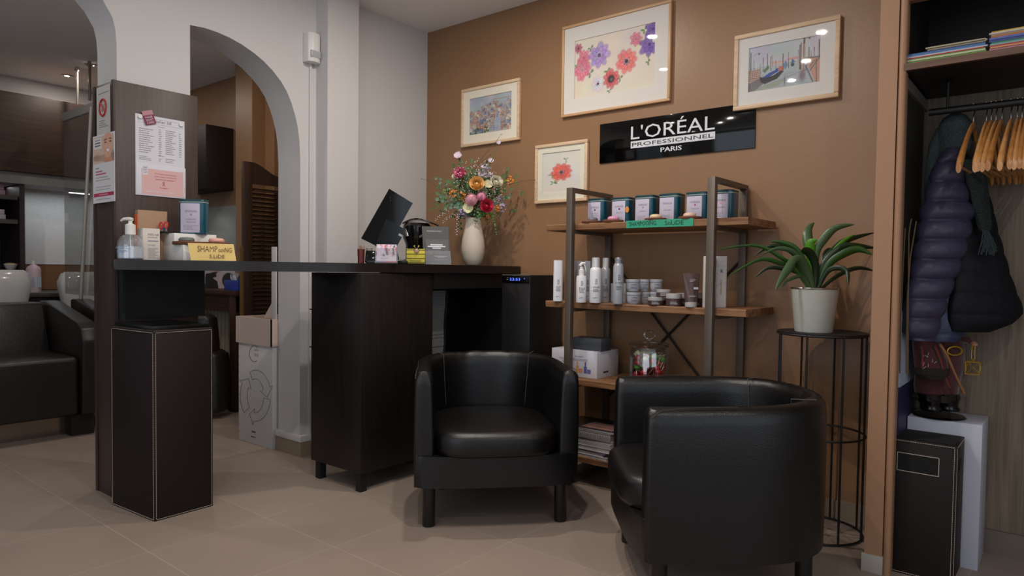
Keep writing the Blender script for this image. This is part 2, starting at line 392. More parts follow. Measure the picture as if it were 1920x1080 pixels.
# white wall with its two arched openings
arch = [(1.531, 2.100), (1.60, 2.106), (1.66, 2.103), (1.72, 2.094), (1.78, 2.079), (1.85, 2.052), (1.90, 2.026), (1.95, 1.991), (1.996, 1.949), (2.03, 1.905), (2.058, 1.85), (2.08, 1.79), (2.096, 1.73), (2.106, 1.66), (2.111, 1.56)]
larch = [(-.25, 1.93), (-.23, 2.03), (-.16, 2.14), (-.02, 2.24), (.2, 2.305), (.48, 2.325), (.75, 2.305), (.95, 2.255), (1.08, 2.188), (1.167, 2.10), (1.204, 2.039), (1.215, 1.99), (1.219, 1.93)]
outl = [(YB, 0), (YB, ZC), (-2.2, ZC), (-2.2, 0), (-.25, 0)] + larch + [(1.219, 0), (1.531, 0)] + arch + [(2.111, 0)]
struct('wall_left', MB().prism(outl, 'X', XW, -3.36), wallw)
struct('trim_1', MB().box((XW, 2.206, 0), (-3.054, 2.407, ZC)), wallw)                                     # pilaster
struct('trim_2', MB().box((-3.366, 2.1, .0), (-3.13, 2.3, .078)).box((XW, 2.196, 0), (-3.044, 2.417, .078)), bbm)
struct('trim_3', MB().box((-3.37, 2.096, .078), (-3.126, 2.2, .112), bev=.003), wallw)
# laminate-clad foot of the arch pillar
PC = -3.126
mb = MB().box((-3.34, 1.197, 0), (PC, 1.551, 1.775), bev=.0015)
mb.box((-3.345, 1.193, 0), (-3.322, 1.2, 1.775)); mb.box((-3.145, 1.192, 0), (-3.122, 1.2, 1.775))
struct('trim_4', mb, pillarw)
struct('trim_5', MB().box((-3.2, 1.551, .0), (-3.114, 1.60, .115), bev=.003), pillarw)
struct('baseboard_back', MB().box((XW, YB - .01, 0), (-.53, YB, .076)), bbm)
# stub wall beside the wardrobe recess, with round casing
struct('wall_right', MB().box((-.517, 2.545, 0), (-.462, 3.12, ZC)), brown2)
struct('baseboard_right', MB().box((-.524, 2.538, 0), (-.459, 2.56, .062), bev=.002).box((-.524, 2.55, 0), (-.516, 3.01, .062)), mat('pale_skirting_tile', '#a59c90', .5))
mb = MB(); mb.tube([(-.449, 2.556, 0), (-.449, 2.556, 1.9)], .012, 14); mb.tube([(-.449, 2.556, 1.9), (1.4, 2.556, 1.9)], .012, 14); mb.box((-.462, 2.565, 0), (-.44, 2.6, 1.9)); mb.box((-.462, 2.55, 1.9), (1.4, 2.62, 1.93))
struct('trim_6', mb, brown2)
struct('wall_front', MB().box((-.462, 2.56, 1.93), (2.2, 2.62, ZC)), brown2)
closetw = wood('grey_oak_wallpaper', '#5f5346', '#7d6e5d', 9, 'Z', .7, .03)
struct('wall_closet', MB().box((-.46, 3.012, 0), (2.0, 3.1, 2.4)), closetw)
struct('baseboard_closet', MB().box((-.44, 3.0, 0), (1.9, 3.012, .088)), mat('closet_skirting', '#6b5f54', .6))
struct('wall_window', MB().box((-3.2, -2.3, 0), (2.2, -2.22, .35)).box((-3.2, -2.3, 2.3), (2.2, -2.22, ZC)).box((-3.2, -2.3, .35), (-2.4, -2.22, 2.3)).box((1.2, -2.3, .35), (2.2, -2.22, 2.3)), wallw)
struct('wall_street', MB().box((2.12, -2.3, 0), (2.2, 3.3, .35)).box((2.12, -2.3, 2.3), (2.2, 3.3, ZC)).box((2.12, -2.3, .35), (2.2, -1.1, 2.3)).box((2.12, 1.5, .35), (2.2, 3.3, 2.3)), wallw)
darkfr = mat('dark_window_frame', '#2b2725', .5)
struct('window_1', MB().box((-2.4, -2.29, .35), (1.2, -2.24, .4)).box((-2.4, -2.29, 2.25), (1.2, -2.24, 2.3)).box((-.65, -2.29, .35), (-.59, -2.24, 2.3)), darkfr)
struct('window_2', MB().box((2.13, -1.1, .35), (2.17, 1.5, .4)).box((2.13, -1.1, 2.25), (2.17, 1.5, 2.3)).box((2.13, .17, .35), (2.17, .23, 2.3)), darkfr)
# the salon beyond the arches
area('added_cabinet_fill', (-6.22, 1.2, 1.575), (0, 0, 0), .10, 2.3, 1.7, (.95, .98, 1))  # added fill under the wall cabinet, brightens the white back panel
struct('wall_salon', MB().box((-7.2, -2.3, 0), (-6.5, 3.3, ZC)), wallw)
struct('wall_annex', MB().box((-6.5, 2.80, 0), (-4.72, 2.9, ZC)), brown)
mb = MB().box((-4.72, 2.62, 0), (-4.5, 2.9, ZC)); mb.box((-4.5, 2.72, 0), (-4.38, 2.9, ZC)); mb.box((-4.38, 2.98, 0), (-3.36, 3.06, ZC)); 
struct('trim_7', mb, brown)
struct('baseboard_annex', MB().box((-6.5, 2.79, 0), (-4.72, 2.8, .075)), bbm)
lit = bpy.data.materials.new('lit_lens'); lit.use_nodes = True; b = lit.node_tree.nodes['Principled BSDF']; b.inputs['Emission Color'].default_value = (1, .93, .82, 1); b.inputs['Emission Strength'].default_value = 10
def downlight(x, y, label, k=0):
    t = thing('ceiling_spotlight', label, 'ceiling light', (x, y, ZC - .001), group='recessed ceiling spotlights' if k else None)
    MB().lathe([(.016, -.003), (.024, -.006), (.043, -.006), (.047, -.001), (.047, .0)], 28, (x, y, ZC)).build('bezel', chrome, t)
    MB().lathe([(.0001, -.0035), (.016, -.0045), (.016, -.001)], 24, (x, y, ZC)).build('lens', lit, t)
for i, (x, y) in enumerate(SPOTS + [(-4.3, .7), (-4.0, 2.0)]): downlight(x, y, 'recessed round ceiling spotlight above the reception, out of the picture', 1)
downlight(-6.11, 2.0, 'recessed round ceiling light seen through left arch, left of the support rods')
downlight(-5.641, 2.008, 'recessed ceiling light with silver bezel where the right support rod meets the ceiling')
for (x, y, z), q in zip([(-5.774, 1.958, 0), (-5.551, 1.962, 0)], ('left', 'right')):
    t = thing('support_rod', 'thin %s rod hanging from the ceiling to the brown wall cabinet' % ('bright left' if q == 'left' else 'darker right'), 'rod', (x, y, 2.2))
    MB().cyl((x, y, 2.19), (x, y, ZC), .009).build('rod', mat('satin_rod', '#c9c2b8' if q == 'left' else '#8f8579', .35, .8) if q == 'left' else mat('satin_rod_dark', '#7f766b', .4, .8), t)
    MB().lathe([(.022, 0), (.022, .006), (.012, .03), (.009, .03)], 16, (x, y, ZC - .035), m=Matrix.Rotation(0, 4, 'X')).build('ceiling_mount', chrome, t)

# motion detector and its cable trunk on the white wall
c0 = PX(588, 90, -3.15)
t = thing('motion_detector', 'small white motion detector high on the white wall beside the pilaster', 'motion detector', (XW, c0.y, 2.1))
a = PX(575, 114, -3.12); b = PX(600, 67, -3.12)
tm = MB(); 
pts = [(XW, a.y), (XW + .045, a.y + .004), (XW + .058, (a.y + b.y) / 2 - .015), (XW + .058, (a.y + b.y) / 2 + .015), (XW + .045, b.y - .004), (XW, b.y)]
tm.prism(pts, 'Z', a.z, b.z, bev=.004).build('body', white_p, t)
MB().box((XW + .05, a.y + .012, a.z + .022), (XW + .0605, b.y - .012, a.z + .058), bev=.002).build('lens', mat('grey_lens', '#a9adb0', .3), t)
yc = (a.y + b.y) / 2
t2 = MB().box((XW, yc - .004, .11), (XW + .012, yc + .008, a.z)).build('cable_trunk', wallw, loc=(XW, yc, .11)); tag(t2, 'narrow white cable trunk running down the wall from the motion detector', 'cable trunk')

# ================================================================== counter
EDGE = [(-2.97, 1.127), (-2.945, 1.118), (-2.925, 1.145), (-2.84, 1.29), (-2.76, 1.41), (-2.685, 1.51), (-2.625, 1.60), (-2.565, 1.71), (-2.505, 1.82), (-2.46, 1.93), (-2.432, 2.07), (-2.412, 2.25), (-2.40, 2.45), (-2.392, 2.7), (-2.39, 3.015)]
def smooth_poly(p, k=5):
    out = []
    for i in range(len(p) - 1):
        p0, p1, p2, p3 = [Vector(p[max(0, min(len(p) - 1, j))]) for j in (i - 1, i, i + 1, i + 2)]
        for s in range(k):
            t = s / k; out.append(tuple(.5 * ((2 * p1) + (-p0 + p2) * t + (2 * p0 - 5 * p1 + 4 * p2 - p3) * t * t + (-p0 + 3 * p1 - 3 * p2 + p3) * t ** 3)))
    out.append(tuple(p[-1])); return out
ZT = 1.0243
ct = thing('counter', 'long dark wenge reception counter with curved front edge, from pillar to brown wall', 'counter', (-2.7, 2.1, 0))
MB().prism([(PC + .001, 1.2), ] + smooth_poly(EDGE) + [(-2.86, 3.015), (-2.86, 1.95), (-2.95, 1.75), (PC + .001, 1.552)], 'Z', ZT - .041, ZT, bev=.0012).build('worktop', wengeX, ct)
# cabinet under the counter
CX0, CX1, CY0, CY1, CZ0, CZ1 = -2.802, -2.43, 1.937, 2.375, .083, .9795
kb = thing('cabinet', 'dark wenge cabinet on square black legs under the counter', 'cabinet', (-2.6, 2.15, 0))
MB().box((CX0, CY0, CZ0), (CX1, CY1, CZ1), bev=.0015).build('body', wenge, kb)
MB().box((CX0 - .012, CY0 + .02, .30), (CX0 - .002, CY1 - .02, CZ1 - .01)).build('drawer_front', wenge, kb)
for z in (.62, .80):
    MB().box((CX0 - .022, CY0 + .004, z), (CX0 - .004, CY0 + .2, z + .006)).build('handle', chrome, kb)
for x in (CX0 + .03, CX1 - .04):
    for y in (CY0 + .005, CY1 - .045): MB().box((x, y, 0), (x + .035, y + .035, CZ0)).build('leg', blackm, kb)
# dark panels closing the knee space
kp = ct
MB().box((-2.83, 2.66, 0), (-2.8, 3.01, .982)).build('back_panel', blackm, kp)
MB().box((-2.83, 2.376, .905), (-2.42, 3.01, .982)).build('apron', blackm, kp)
rp = thing('paper_stack', 'tall grey ribbed stack in the gap beside the cabinet, with a black cable', 'stack', (-2.62, 2.6, 0))
mb = MB(); A_ = Vector((-2.66, 2.45)); 
for i in range(150):
    z = .02 + i * .0058; j = rng.uniform(-.0015, .0015); mb.box((-2.78, 2.40 + j, z), (-2.60 + j * 2, 2.635 + rng.uniform(-.003, .003), z + .0048))
mb.build('sheets', mat('grey_paper_stack', '#8f928f', .7, var=.1), rp)
mb = MB(); pp = [PX(837 - 6 * k / 10 + .8 * math.sin(k), 545 + 12.5 * k, -2.594) for k in range(11)]; mb.tube([p + Vector((.004, 0, 0)) for p in pp], .005).build('cable', blackm, rp)
# black panel box on the pillar below the worktop
t = ct
mb = MB(); mb.box((PC + .002, 1.215, .772), (PC + .014, 1.575, .982)); mb.build('end_panel', mat('scuffed_black_panel', '#17181a', .38, var=.35, vscale=14), t)
mb = MB().box((PC + .002, 1.205, .772), (PC + .05, 1.216, .982)); mb.build('side_panel', blackm, t)
# tower with the blue clock
pa, pb = PY(941.5, 515, 2.72), PY(994, 516.5, 2.72)
tw = thing('tower_cooler', 'slim black tower appliance with blue 23:53 clock at the end of the counter', 'appliance', ((pa.x + pb.x) / 2, 2.85, 0))
MB().box((pa.x, 2.72, .012), (pb.x, 3.0, .9785), bev=.004).build('body', mat('black_metal_case', '#161515', .42, bump=.05), tw)
MB().box((pa.x + .004, 2.715, .938), (pb.x - .004, 2.722, .976), bev=.002).build('display_panel', blackg, tw)
MB().box((pa.x + .01, 2.73, 0), (pb.x - .01, 2.99, .012)).build('base', blackm, tw)
MB().box((pa.x + .002, 2.718, .9765), (pb.x - .002, 2.99, .9795)).build('top_trim', mat('grey_trim', '#6a6561', .4), tw)
blue = mat('blue_led', '#5a78ff', .5, var=0, emit=1.1)
mb = MB(); ww = pb.x - pa.x; mb.text('23:53', (pa.x + ww * .30, 2.7145, .950), (1, 0, 0), (.18, 0, 1), .013, ww * .38, th=.0006)
mb.ball((pa.x + ww * .825, 2.7145, .9605), .0022); mb.build('clock_digits', blue, tw)
MB().box((pa.x + ww * .2, 2.7142, .962), (pa.x + ww * .25, 2.715, .9635)).box((pa.x + ww * .19, 2.7142, .9535), (pa.x + ww * .25, 2.715, .955)).build('button_mark', mat('white_mark', '#c8c8c8', .5), tw)

MB().box((-2.86, 2.99, 0), (-2.40, 3.012, .905)).build('end_panel', blackm, kp)  # black sheet over the wall, stands in for shade in the open knee space
# ---------------- leather waste boxes
def leather_bin(name, label, c, h, slot=False, lid=False):
    """c: four floor corners, first = nearest"""
    t = thing(name, label, 'waste bin', (sum(p[0] for p in c) / 4, sum(p[1] for p in c) / 4, 0))
    P = [Vector((x, y, 0)) for x, y in c]; H = Vector((0, 0, h))
    cen = sum(P, Vector()) / 4
    def ins(p, k): return p + (cen - p).normalized() * k
    mb = MB(); mb.prism([tuple(p[:2]) for p in P], 'Z', 0, h - (.0 if lid else .0), bev=.002)
    mb.build('body', leather2, t)
    mb = MB()
    for i in range(4):
        a, b = P[i], P[(i + 1) % 4]; n = (b - a).cross(UP).normalized()
        if n.dot(a - cen) < 0: n = -n
        for q in (a + (b - a).normalized() * .006, b - (b - a).normalized() * .006):
            k = int(h / .0075)
            for j in range(k):
                z = .008 + j * (h - .016) / k; mb.box((-.0008, -.0008, 0), (.0008, .0008, .0055), m=Matrix.Translation(q + n * .0012 + UP * z))
        L = (b - a).length; k = int(L / .0075); u = (b - a).normalized(); B = basis(u, UP, a)
        for zz in (.006, h - .006):
            for j in range(k): mb.box((.006 + j * (L - .012) / k, zz - .0008, -.002), (.006 + j * (L - .012) / k + .0055, zz + .0008, .002), m=B)
    mb.build('stitching', stitch, t)
    return t, P, H
t, P, H = leather_bin('waste_box', 'tall dark leather waste box with white stitching and black lid, standing before the pillar', [(-2.752, 1.19), (-3.085, 1.163), (-3.091, 1.40), (-2.758, 1.429)], .746, lid=True)
cen = sum(P, Vector()) / 4
MB().prism([tuple((p + (cen - p) * .06)[:2]) for p in P], 'Z', .747, .7655, bev=.003).build('lid', mat('black_lid', '#0c0c0d', .3), t)
MB().prism([tuple((p + (cen - p) * .02)[:2]) for p in P], 'Z', .744, .7485, bev=.001).build('rim', mat('worn_rim', '#3b322c', .5), t)
t, P, H = leather_bin('waste_basket', 'open dark brown leather bin with stitched handle slots, in front of the white plinth', [(-.268, 2.603), (-.458, 2.603), (-.458, 2.782), (-.266, 2.782)], .455)
# flat near-black plates paint the shade of the well and handle slots
MB().box((-.450, 2.611, .4554), (-.275, 2.775, .4562)).build('opening_shade', mat('bin_inside_shade', '#0b0706', .8), t)
mb = MB(); 
x0, x1, z0, z1 = -.432, -.320, .352, .404
mb.box((x0, 2.6016, z0), (x1, 2.6026, z1)); mb.build('handle_slot_shade', mat('slot_shade', '#070504', .9), t); MB().box((-.2665, 2.66, .36), (-.2655, 2.72, .395)).build('handle_slot_shade', mat('slot_shade', '#070504', .9), t)
mb = MB()
for (a, b) in (((x0 - .004, z0 - .004), (x1 + .004, z0 - .004)), ((x0 - .004, z1 + .004), (x1 + .004, z1 + .004)), ((x0 - .004, z0 - .004), (x0 - .004, z1 + .004)), ((x1 + .004, z0 - .004), (x1 + .004, z1 + .004))):
    mb.tube([(a[0], 2.6015, a[1]), (b[0], 2.6015, b[1])], .0013, 6)
mb.build('slot_stitching', stitch, t)

# ================================================================== tub armchairs
def armchair(label, ox, oy, th, fold_seed):
    t = thing('armchair', label, 'armchair', (ox, oy, 0), th)
    W, D, YS, Z0, ZA = .32, .603, .26, .165, .612
    def ring_xy(s, off):
        """s in 0..1 around the U (front left, round the back, front right); off = inset from the outer face"""
        a, bq = W - off, D - YS - off; L1 = YS; arc = math.pi * math.sqrt((a * a + bq * bq) / 2); tot = 2 * L1 + arc; d = s * tot
        if d < L1: return -a, d
        if d > L1 + arc: return a, tot - d
        ph = math.pi - (d - L1) / arc * math.pi; e = .86; c, q = math.cos(ph), math.sin(ph)
        return a * math.copysign(abs(c) ** e, c), YS + bq * abs(q) ** e
    n = 72; T = .068
    prof = [(0, Z0), (0, Z0 + .02), (-.002, .30), (-.002, .45), (.0, ZA - .05), (.004, ZA - .022), (.014, ZA - .006), (.028, ZA), (T - .028, ZA), (T - .012, ZA - .007), (T - .002, ZA - .025), (T + .002, ZA - .06), (T + .006, .45), (T + .008, .36), (T + .008, .24), (T + .008, Z0)]
    mb = MB(); vs = []; fs = []; rr = random.Random(fold_seed); folds = [(rr.uniform(.40, .60), rr.uniform(.0016, .0035), rr.uniform(.004, .008)) for _ in range(9)]
    for i in range(n + 1):
        s = i / n
        for j, (o, z) in enumerate(prof):
            x, y = ring_xy(s, 0)
            x2, y2 = ring_xy(s, T)
            k = o / T; px = x + (x2 - x) * k; py = y + (y2 - y) * k
            zz = z + (.014 * math.sin(math.pi * s) ** 2 if z > .5 else 0)
            if 7 <= j <= 12: zz -= sum(A * math.exp(-((s - c) / wd) ** 2) for c, A, wd in folds) * (1.6 if j < 11 else .5)
            if i == 0 or i == n:
                py += 0
            vs.append(Vector((px, py, zz)))
    m = len(prof)
    for i in range(n):
        for j in range(m - 1): fs.append((i * m + j, (i + 1) * m + j, (i + 1) * m + j + 1, i * m + j + 1))
    # rounded front faces of both arms
    for i, sg in ((0, 1), (n, -1)):
        base = [vs[i * m + j] for j in range(m)]; cen = sum(base, Vector()) / m; r1 = len(vs)
        for v in base: vs.append(v + (cen - v) * .08 + Vector((0, -.008, 0)))
        r2 = len(vs)
        for v in base: vs.append(v + (cen - v) * .3 + Vector((0, -.011, 0)))
        rows = [[i * m + j for j in range(m)], list(range(r1, r1 + m)), list(range(r2, r2 + m))]
        for a, b in zip(rows, rows[1:]):
            for j in range(m):
                q = (a[j], a[(j + 1) % m], b[(j + 1) % m], b[j]); fs.append(q if sg > 0 else q[::-1])
        cap = tuple(rows[2]); fs.append(cap if sg > 0 else cap[::-1])
    mb.raw(vs, fs); bmesh.ops.recalc_face_normals(mb.bm, faces=mb.bm.faces)
    mb.build('backrest', leather, t, local=True, smooth=50)
    # apron + base below the cushion
    mb = MB(); pts = [(-.257, -.004)] + [(x, y) for x, y in [ring_xy(i / 30, T) for i in range(31)]][1:-1] + [(.257, -.004)]
    mb.prism([(-.314 + .628 * k / 24, -.0095 - .028 * (1 - (2 * k / 24 - 1) ** 4)) for k in range(25)] + [(.314, .02), (-.314, .02)], 'Z', Z0 + .001, .288, bev=.005)
    mb.prism(pts, 'Z', Z0 + .002, .283)
    mb.build('apron', leather, t, local=True, smooth=40)
    # seat cushion: D-shaped, domed
    mb = MB(); vs = []; fs = []; na = 64
    def dsh(k, ins):
        a = 2 * math.pi * k / na; ax, ay = .250 - ins, .262 - ins; c, q = math.cos(a), math.sin(a); e = .32 if q < 0 else .62
        return ax * math.copysign(abs(c) ** (e if q < 0 else .7), c), .243 + (ay if q > 0 else ay) * math.copysign(abs(q) ** e, q)
    lv = [(.012, .284), (.002, .292), (0, .305), (0, .352), (.004, .366), (.014, .376), (.03, .381), (.08, .387), (.15, .390), (.22, .391)]
    for ins, z in lv:
        for k in range(na): x, y = dsh(k, ins); vs.append(Vector((x, y - .042 * max(0, 1 - (x / .25) ** 4) * max(0, 1 - (y + .02) / .25) ** 1.5, z)))
    for j in range(len(lv) - 1):
        for k in range(na): fs.append((j * na + k, j * na + (k + 1) % na, (j + 1) * na + (k + 1) % na, (j + 1) * na + k))
    fs.append(tuple(range(na))[::-1]); fs.append(tuple((len(lv) - 1) * na + k for k in range(na)))
    mb.raw(vs, fs); mb.build('seat_cushion', leather, t, local=True, smooth=60)
    # seams
    for s0 in (.335, .665):
        mb = MB(); pts = []
        for z in (.37, .42, .47, .52, .56, .590, .610):
            x, y = ring_xy(s0 + (.018 if s0 < .5 else -.018) * (1 - (z - .37) / .24), 0); x2, y2 = ring_xy(s0 + (.018 if s0 < .5 else -.018) * (1 - (z - .37) / .24), T + .004)
            pts.append(Vector((x2 + (x2 - 0) * -.004, y2 - .003, z + .003 + (.01 if z > .55 else 0))))
        x, y = ring_xy(s0, .0); pts.append(Vector((x * .96, y * .985, ZA + .016))); mb.tube(pts, .0011, 6)
        mb.build('seam', mat('grey_seam_thread', '#57524c', .7), t, local=True)
    for sg in (-1, 1):
        mb = MB(); mb.tube([(sg * .318, .0, ZA - .028), (sg * .314, .03, ZA - .004), (sg * .306, .12, ZA + .002), (sg * .306, .25, ZA + .006)], .0012, 6)
        mb.build('piping', mat('dark_piping', '#2a2522', .5), t, local=True)
    for x, y in ((-.262, .042), (.262, .042), (-.19, .50), (.19, .50)):
        MB().lathe([(.023, 0), (.025, .004), (.025, Z0 + .01)], 20, (x, y, 0)).build('leg', mat('black_leg', '#0e0c0b', .35), t, local=True)
    return t
armchair('black leather tub armchair facing the camera in front of the counter', -1.711, 2.028, R_(47.1), 3)
armchair('black leather tub armchair turned sideways, nearest the camera, beside the plant stand', -1.115, 2.008, R_(-50.9), 5)

# ================================================================== shelving unit
SY0, SY1 = 2.672, 2.995; SXL, SXR = -1.963, -.988
su = thing('shelving_unit', 'shelving unit of bronze steel frames and reclaimed oak boards against the brown wall', 'shelf unit', (-1.48, 2.82, 0))
for x in (-1.812, -1.128):
    fr = MB(); fr.box((x - .016, 2.640, 0), (x + .016, 2.668, 1.386), bev=.0015); fr.box((x - .016, 2.985, 0), (x + .016, 3.005, 1.386), bev=.0015)
    fr.box((x - .016, 2.668, 1.368), (x + .016, 2.985, 1.386)); fr.box((x - .016, 2.668, 0), (x + .016, 2.985, .02))
    for z in (1.222, .858, .50, .141): fr.box((x - .016, 2.668, z - .045), (x + .016, 2.985, z - .0305))
    fr.build('frame', steel, su)
for z in (1.222, .858, .50, .141):
    mb = MB(); n = 40; vs = []; fs = []
    for i in range(n + 1):
        x = SXL + (SXR - SXL) * i / n; j = .002 * math.sin(i * 1.3 + z * 9) + rng.uniform(-.001, .001)
        for (yy, zz) in ((SY0 + .002 + j, z - .028), (SY0 + j * .5, z - .004), (SY0 + .004 + j, z), (SY1, z), (SY1, z - .030), (SY0 + .006, z - .030)): vs.append(Vector((x, yy, zz)))
    for i in range(n):
        for k in range(6): fs.append((i * 6 + k, i * 6 + (k + 1) % 6, (i + 1) * 6 + (k + 1) % 6, (i + 1) * 6 + k))
    fs.append(tuple(range(6))[::-1]); fs.append(tuple(n * 6 + k for k in range(6))); mb.raw(vs, fs); bmesh.ops.recalc_face_normals(mb.bm, faces=mb.bm.faces)
    mb.build('shelf_board', rust, su)
mb = MB()
for (p_, q_), yy_ in ((((1217, 580), (1310, 706)), 3.0), (((1290, 590), (1253, 628)), 3.008)):
    a, b = PY(*p_, yy_), PY(*q_, yy_); k_ = (b.z - a.z) / (b.x - a.x); ends = [Vector((x_, yy_, a.z + (x_ - a.x) * k_)) for x_ in (-1.80, -1.14)]; mb.cyl(ends[0], ends[1], .0055)
mb.build('cross_brace', blackm, su)
# ================================================================== pictures and sign on the brown wall
YW = YB - .0005
def picture(name, label, tl, br, fw, matw, canvas, fm, depth_=.022, cat='picture', matcol='#dcd6cc', off=0):
    """tl, br: photo pixels of the outer frame corners"""
    A = PY(tl[0], tl[1], YB - depth_); B = PY(br[0], br[1], YB - depth_); x0, z1, x1, z0 = A.x, A.z, B.x, B.z; yf = YB - depth_ - off
    t = thing(name, label, cat, ((x0 + x1) / 2, YB, z0))
    mb = MB()
    for a, b in (((x0, z0), (x1, z0 + fw)), ((x0, z1 - fw), (x1, z1)), ((x0, z0 + fw), (x0 + fw, z1 - fw)), ((x1 - fw, z0 + fw), (x1, z1 - fw))):
        mb.box((a[0], yf, a[1]), (b[0], YW, b[1]), bev=.003)
    mb.build('frame', fm, t)
    l, r, tp, bt = matw
    ix0, ix1, iz0, iz1 = x0 + fw, x1 - fw, z0 + fw, z1 - fw; mx0, mx1, mz0, mz1 = ix0 + l, ix1 - r, iz0 + bt, iz1 - tp
    mb = MB(); ym = yf + .008
    for a, b in (((ix0, iz0), (ix1, mz0)), ((ix0, mz1), (ix1, iz1)), ((ix0, mz0), (mx0, mz1)), ((mx1, mz0), (ix1, mz1))): mb.box((a[0], ym, a[1]), (b[0], ym + .004, b[1]))
    mb.build('mat_board', mat('mat_board_' + matcol[1:], matcol, .8, var=.01), t)
    canvas.mesh(((mx0 - .001, ym + .0045, mz1 + .001), (mx1 + .001, ym + .0045, mz1 + .001), (mx0 - .001, ym + .0045, mz0 - .001)), 'artwork', t)
    MB().quad((ix0, yf + .004, iz0), (ix1, yf + .004, iz0), (ix1, yf + .004, iz1), (ix0, yf + .004, iz1)).build('glass', pane, t)
    return t, (mx0, mx1, mz0, mz1)
PINK, DPINK, RED_, DRED = (.88, .55, .62), (.72, .30, .42), (.86, .45, .45), (.66, .2, .24)
LIL, DLIL, PUR, DPUR, DK = (.72, .62, .82), (.50, .38, .68), (.52, .40, .72), (.32, .20, .52), (.20, .17, .24)
def big_flowers():
    c = Canvas(340, 220, (.86, .82, .76)); c.wash(.012, 6, 1)
    for q in ((.28, .25), (.64, .38), (.30, .85), (.72, .12)): c.ell(q[0], q[1], .16, .10, (.80, .76, .82), 0, .5, 1)
    c.leaf(.21, .60, .06); c.leaf(.03, .42, .05); c.leaf(.21, .18, .045); c.leaf(.43, .62, .05); c.leaf(.59, .78, .045); c.leaf(.92, .60, .035); c.leaf(.87, .08, .05); c.leaf(.46, .95, .04); c.leaf(.06, .10, .03)
    c.anemone(.12, .32, .10, PINK, DPINK, DPINK, 8, (.85, .6, .66), 2); c.anemone(.10, .52, .13, PINK, DPINK, (.7, .5, .55), 9, (.85, .7, .74), 3)
    c.anemone(.045, .14, .065, (.72, .42, .5), DPINK, DK, 7, (.5, .45, .5), 4)
    c.anemone(.32, .33, .155, LIL, DLIL, (.35, .3, .45), 8, (.82, .78, .86), 5)
    c.anemone(.31, .80, .095, (.86, .84, .87), (.72, .70, .78), DK, 8, (.8, .8, .84), 6)
    c.anemone(.66, .52, .145, (.90, .52, .50), (.78, .34, .38), DK, 10, (.72, .68, .76), 7)
    c.anemone(.475, .76, .115, RED_, DRED, (.16, .13, .15), 9, (.34, .30, .30), 8); c.ell(.475, .76, .05, .05, (.22, .18, .19), 0, .9, .3); c.ell(.48, .77, .02, .02, (.42, .36, .36), 0, 1, .3)
    c.anemone(.77, .20, .085, PINK, DPINK, (.7, .4, .5), 7, (.85, .62, .68), 9)
    c.anemone(.97, .10, .11, PUR, DPUR, DPUR, 7, (.5, .4, .7), 10); c.anemone(.93, .33, .14, PUR, DPUR, DPUR, 7, (.55, .5, .7), 11); c.ell(.985, .28, .03, .03, (.8, .8, .74), 0, 1, .4)
    c.line(.92, .5, .925, .66, .005, (.4, .5, .38)); return c
def one_flower():
    c = Canvas(130, 170, (.84, .82, .78)); c.wash(.01, 5, 2); c.leaf(.25, .55, .12, (.45, .55, .42), 1); c.leaf(.3, .75, .12, (.42, .52, .38), 2); c.leaf(.62, .22, .1, (.5, .58, .45), 3)
    c.anemone(.50, .50, .31, (.90, .42, .36), (.74, .24, .24), (.24, .18, .24), 10, (.74, .62, .66), 4); c.ell(.5, .5, .05, .05, (.3, .24, .3), 0, 1, .4); return c
def hill_town():
    c = Canvas(150, 120, (.66, .68, .72)); c.wash(.03, 6, 3); c.ell(.2, .1, .3, .2, (.56, .60, .66), 0, .6, 1); r = random.Random(11)
    c.ell(.6, .9, .9, .62, (.62, .60, .56), 0, .6, .2)
    pal = [(.80, .74, .66), (.74, .58, .46), (.72, .50, .44), (.60, .62, .66), (.84, .80, .74), (.52, .58, .68), (.70, .64, .58), (.40, .46, .58)]
    for k in range(230):
        y = .20 + .68 * (k / 230) + r.uniform(-.03, .03); x = r.uniform(-.02, 1); wd = r.uniform(.035, .08) * (.6 + y); hh = r.uniform(.05, .10) * (.5 + y)
        if y < .34 and x < .25: continue
        cc = r.choice(pal); c.rect(x, y, x + wd, y + hh, cc, .9); c.rect(x + wd * .78, y, x + wd, y + hh, [v * .7 for v in cc], .8); c.poly([(x - .004, y), (x + wd / 2, y - .03), (x + wd + .004, y)], r.choice([(.62, .42, .36), (.5, .52, .58), (.72, .56, .46)]), .85)
        for a in (.25, .6):
            c.rect(x + wd * a, y + hh * .3, x + wd * (a + .12), y + hh * .5, (.3, .3, .36), .75)
    c.rect(.27, .12, .31, .3, (.70, .70, .72), .8); c.line(.29, .05, .29, .14, .006, (.5, .5, .55)); c.rect(.55, .12, .95, .15, (.68, .50, .44), .6)
    for k in range(8): c.leaf(r.uniform(0, .45), r.uniform(.86, 1), .07, (.26, .32, .28), k)
    c.leaf(.3, .28, .03, (.2, .22, .24)); c.leaf(.47, .52, .03, (.22, .24, .26)); c.rect(.6, .62, .74, .96, (.62, .66, .74), .8); c.rect(.64, .5, .7, .62, (.5, .54, .64), .9); return c
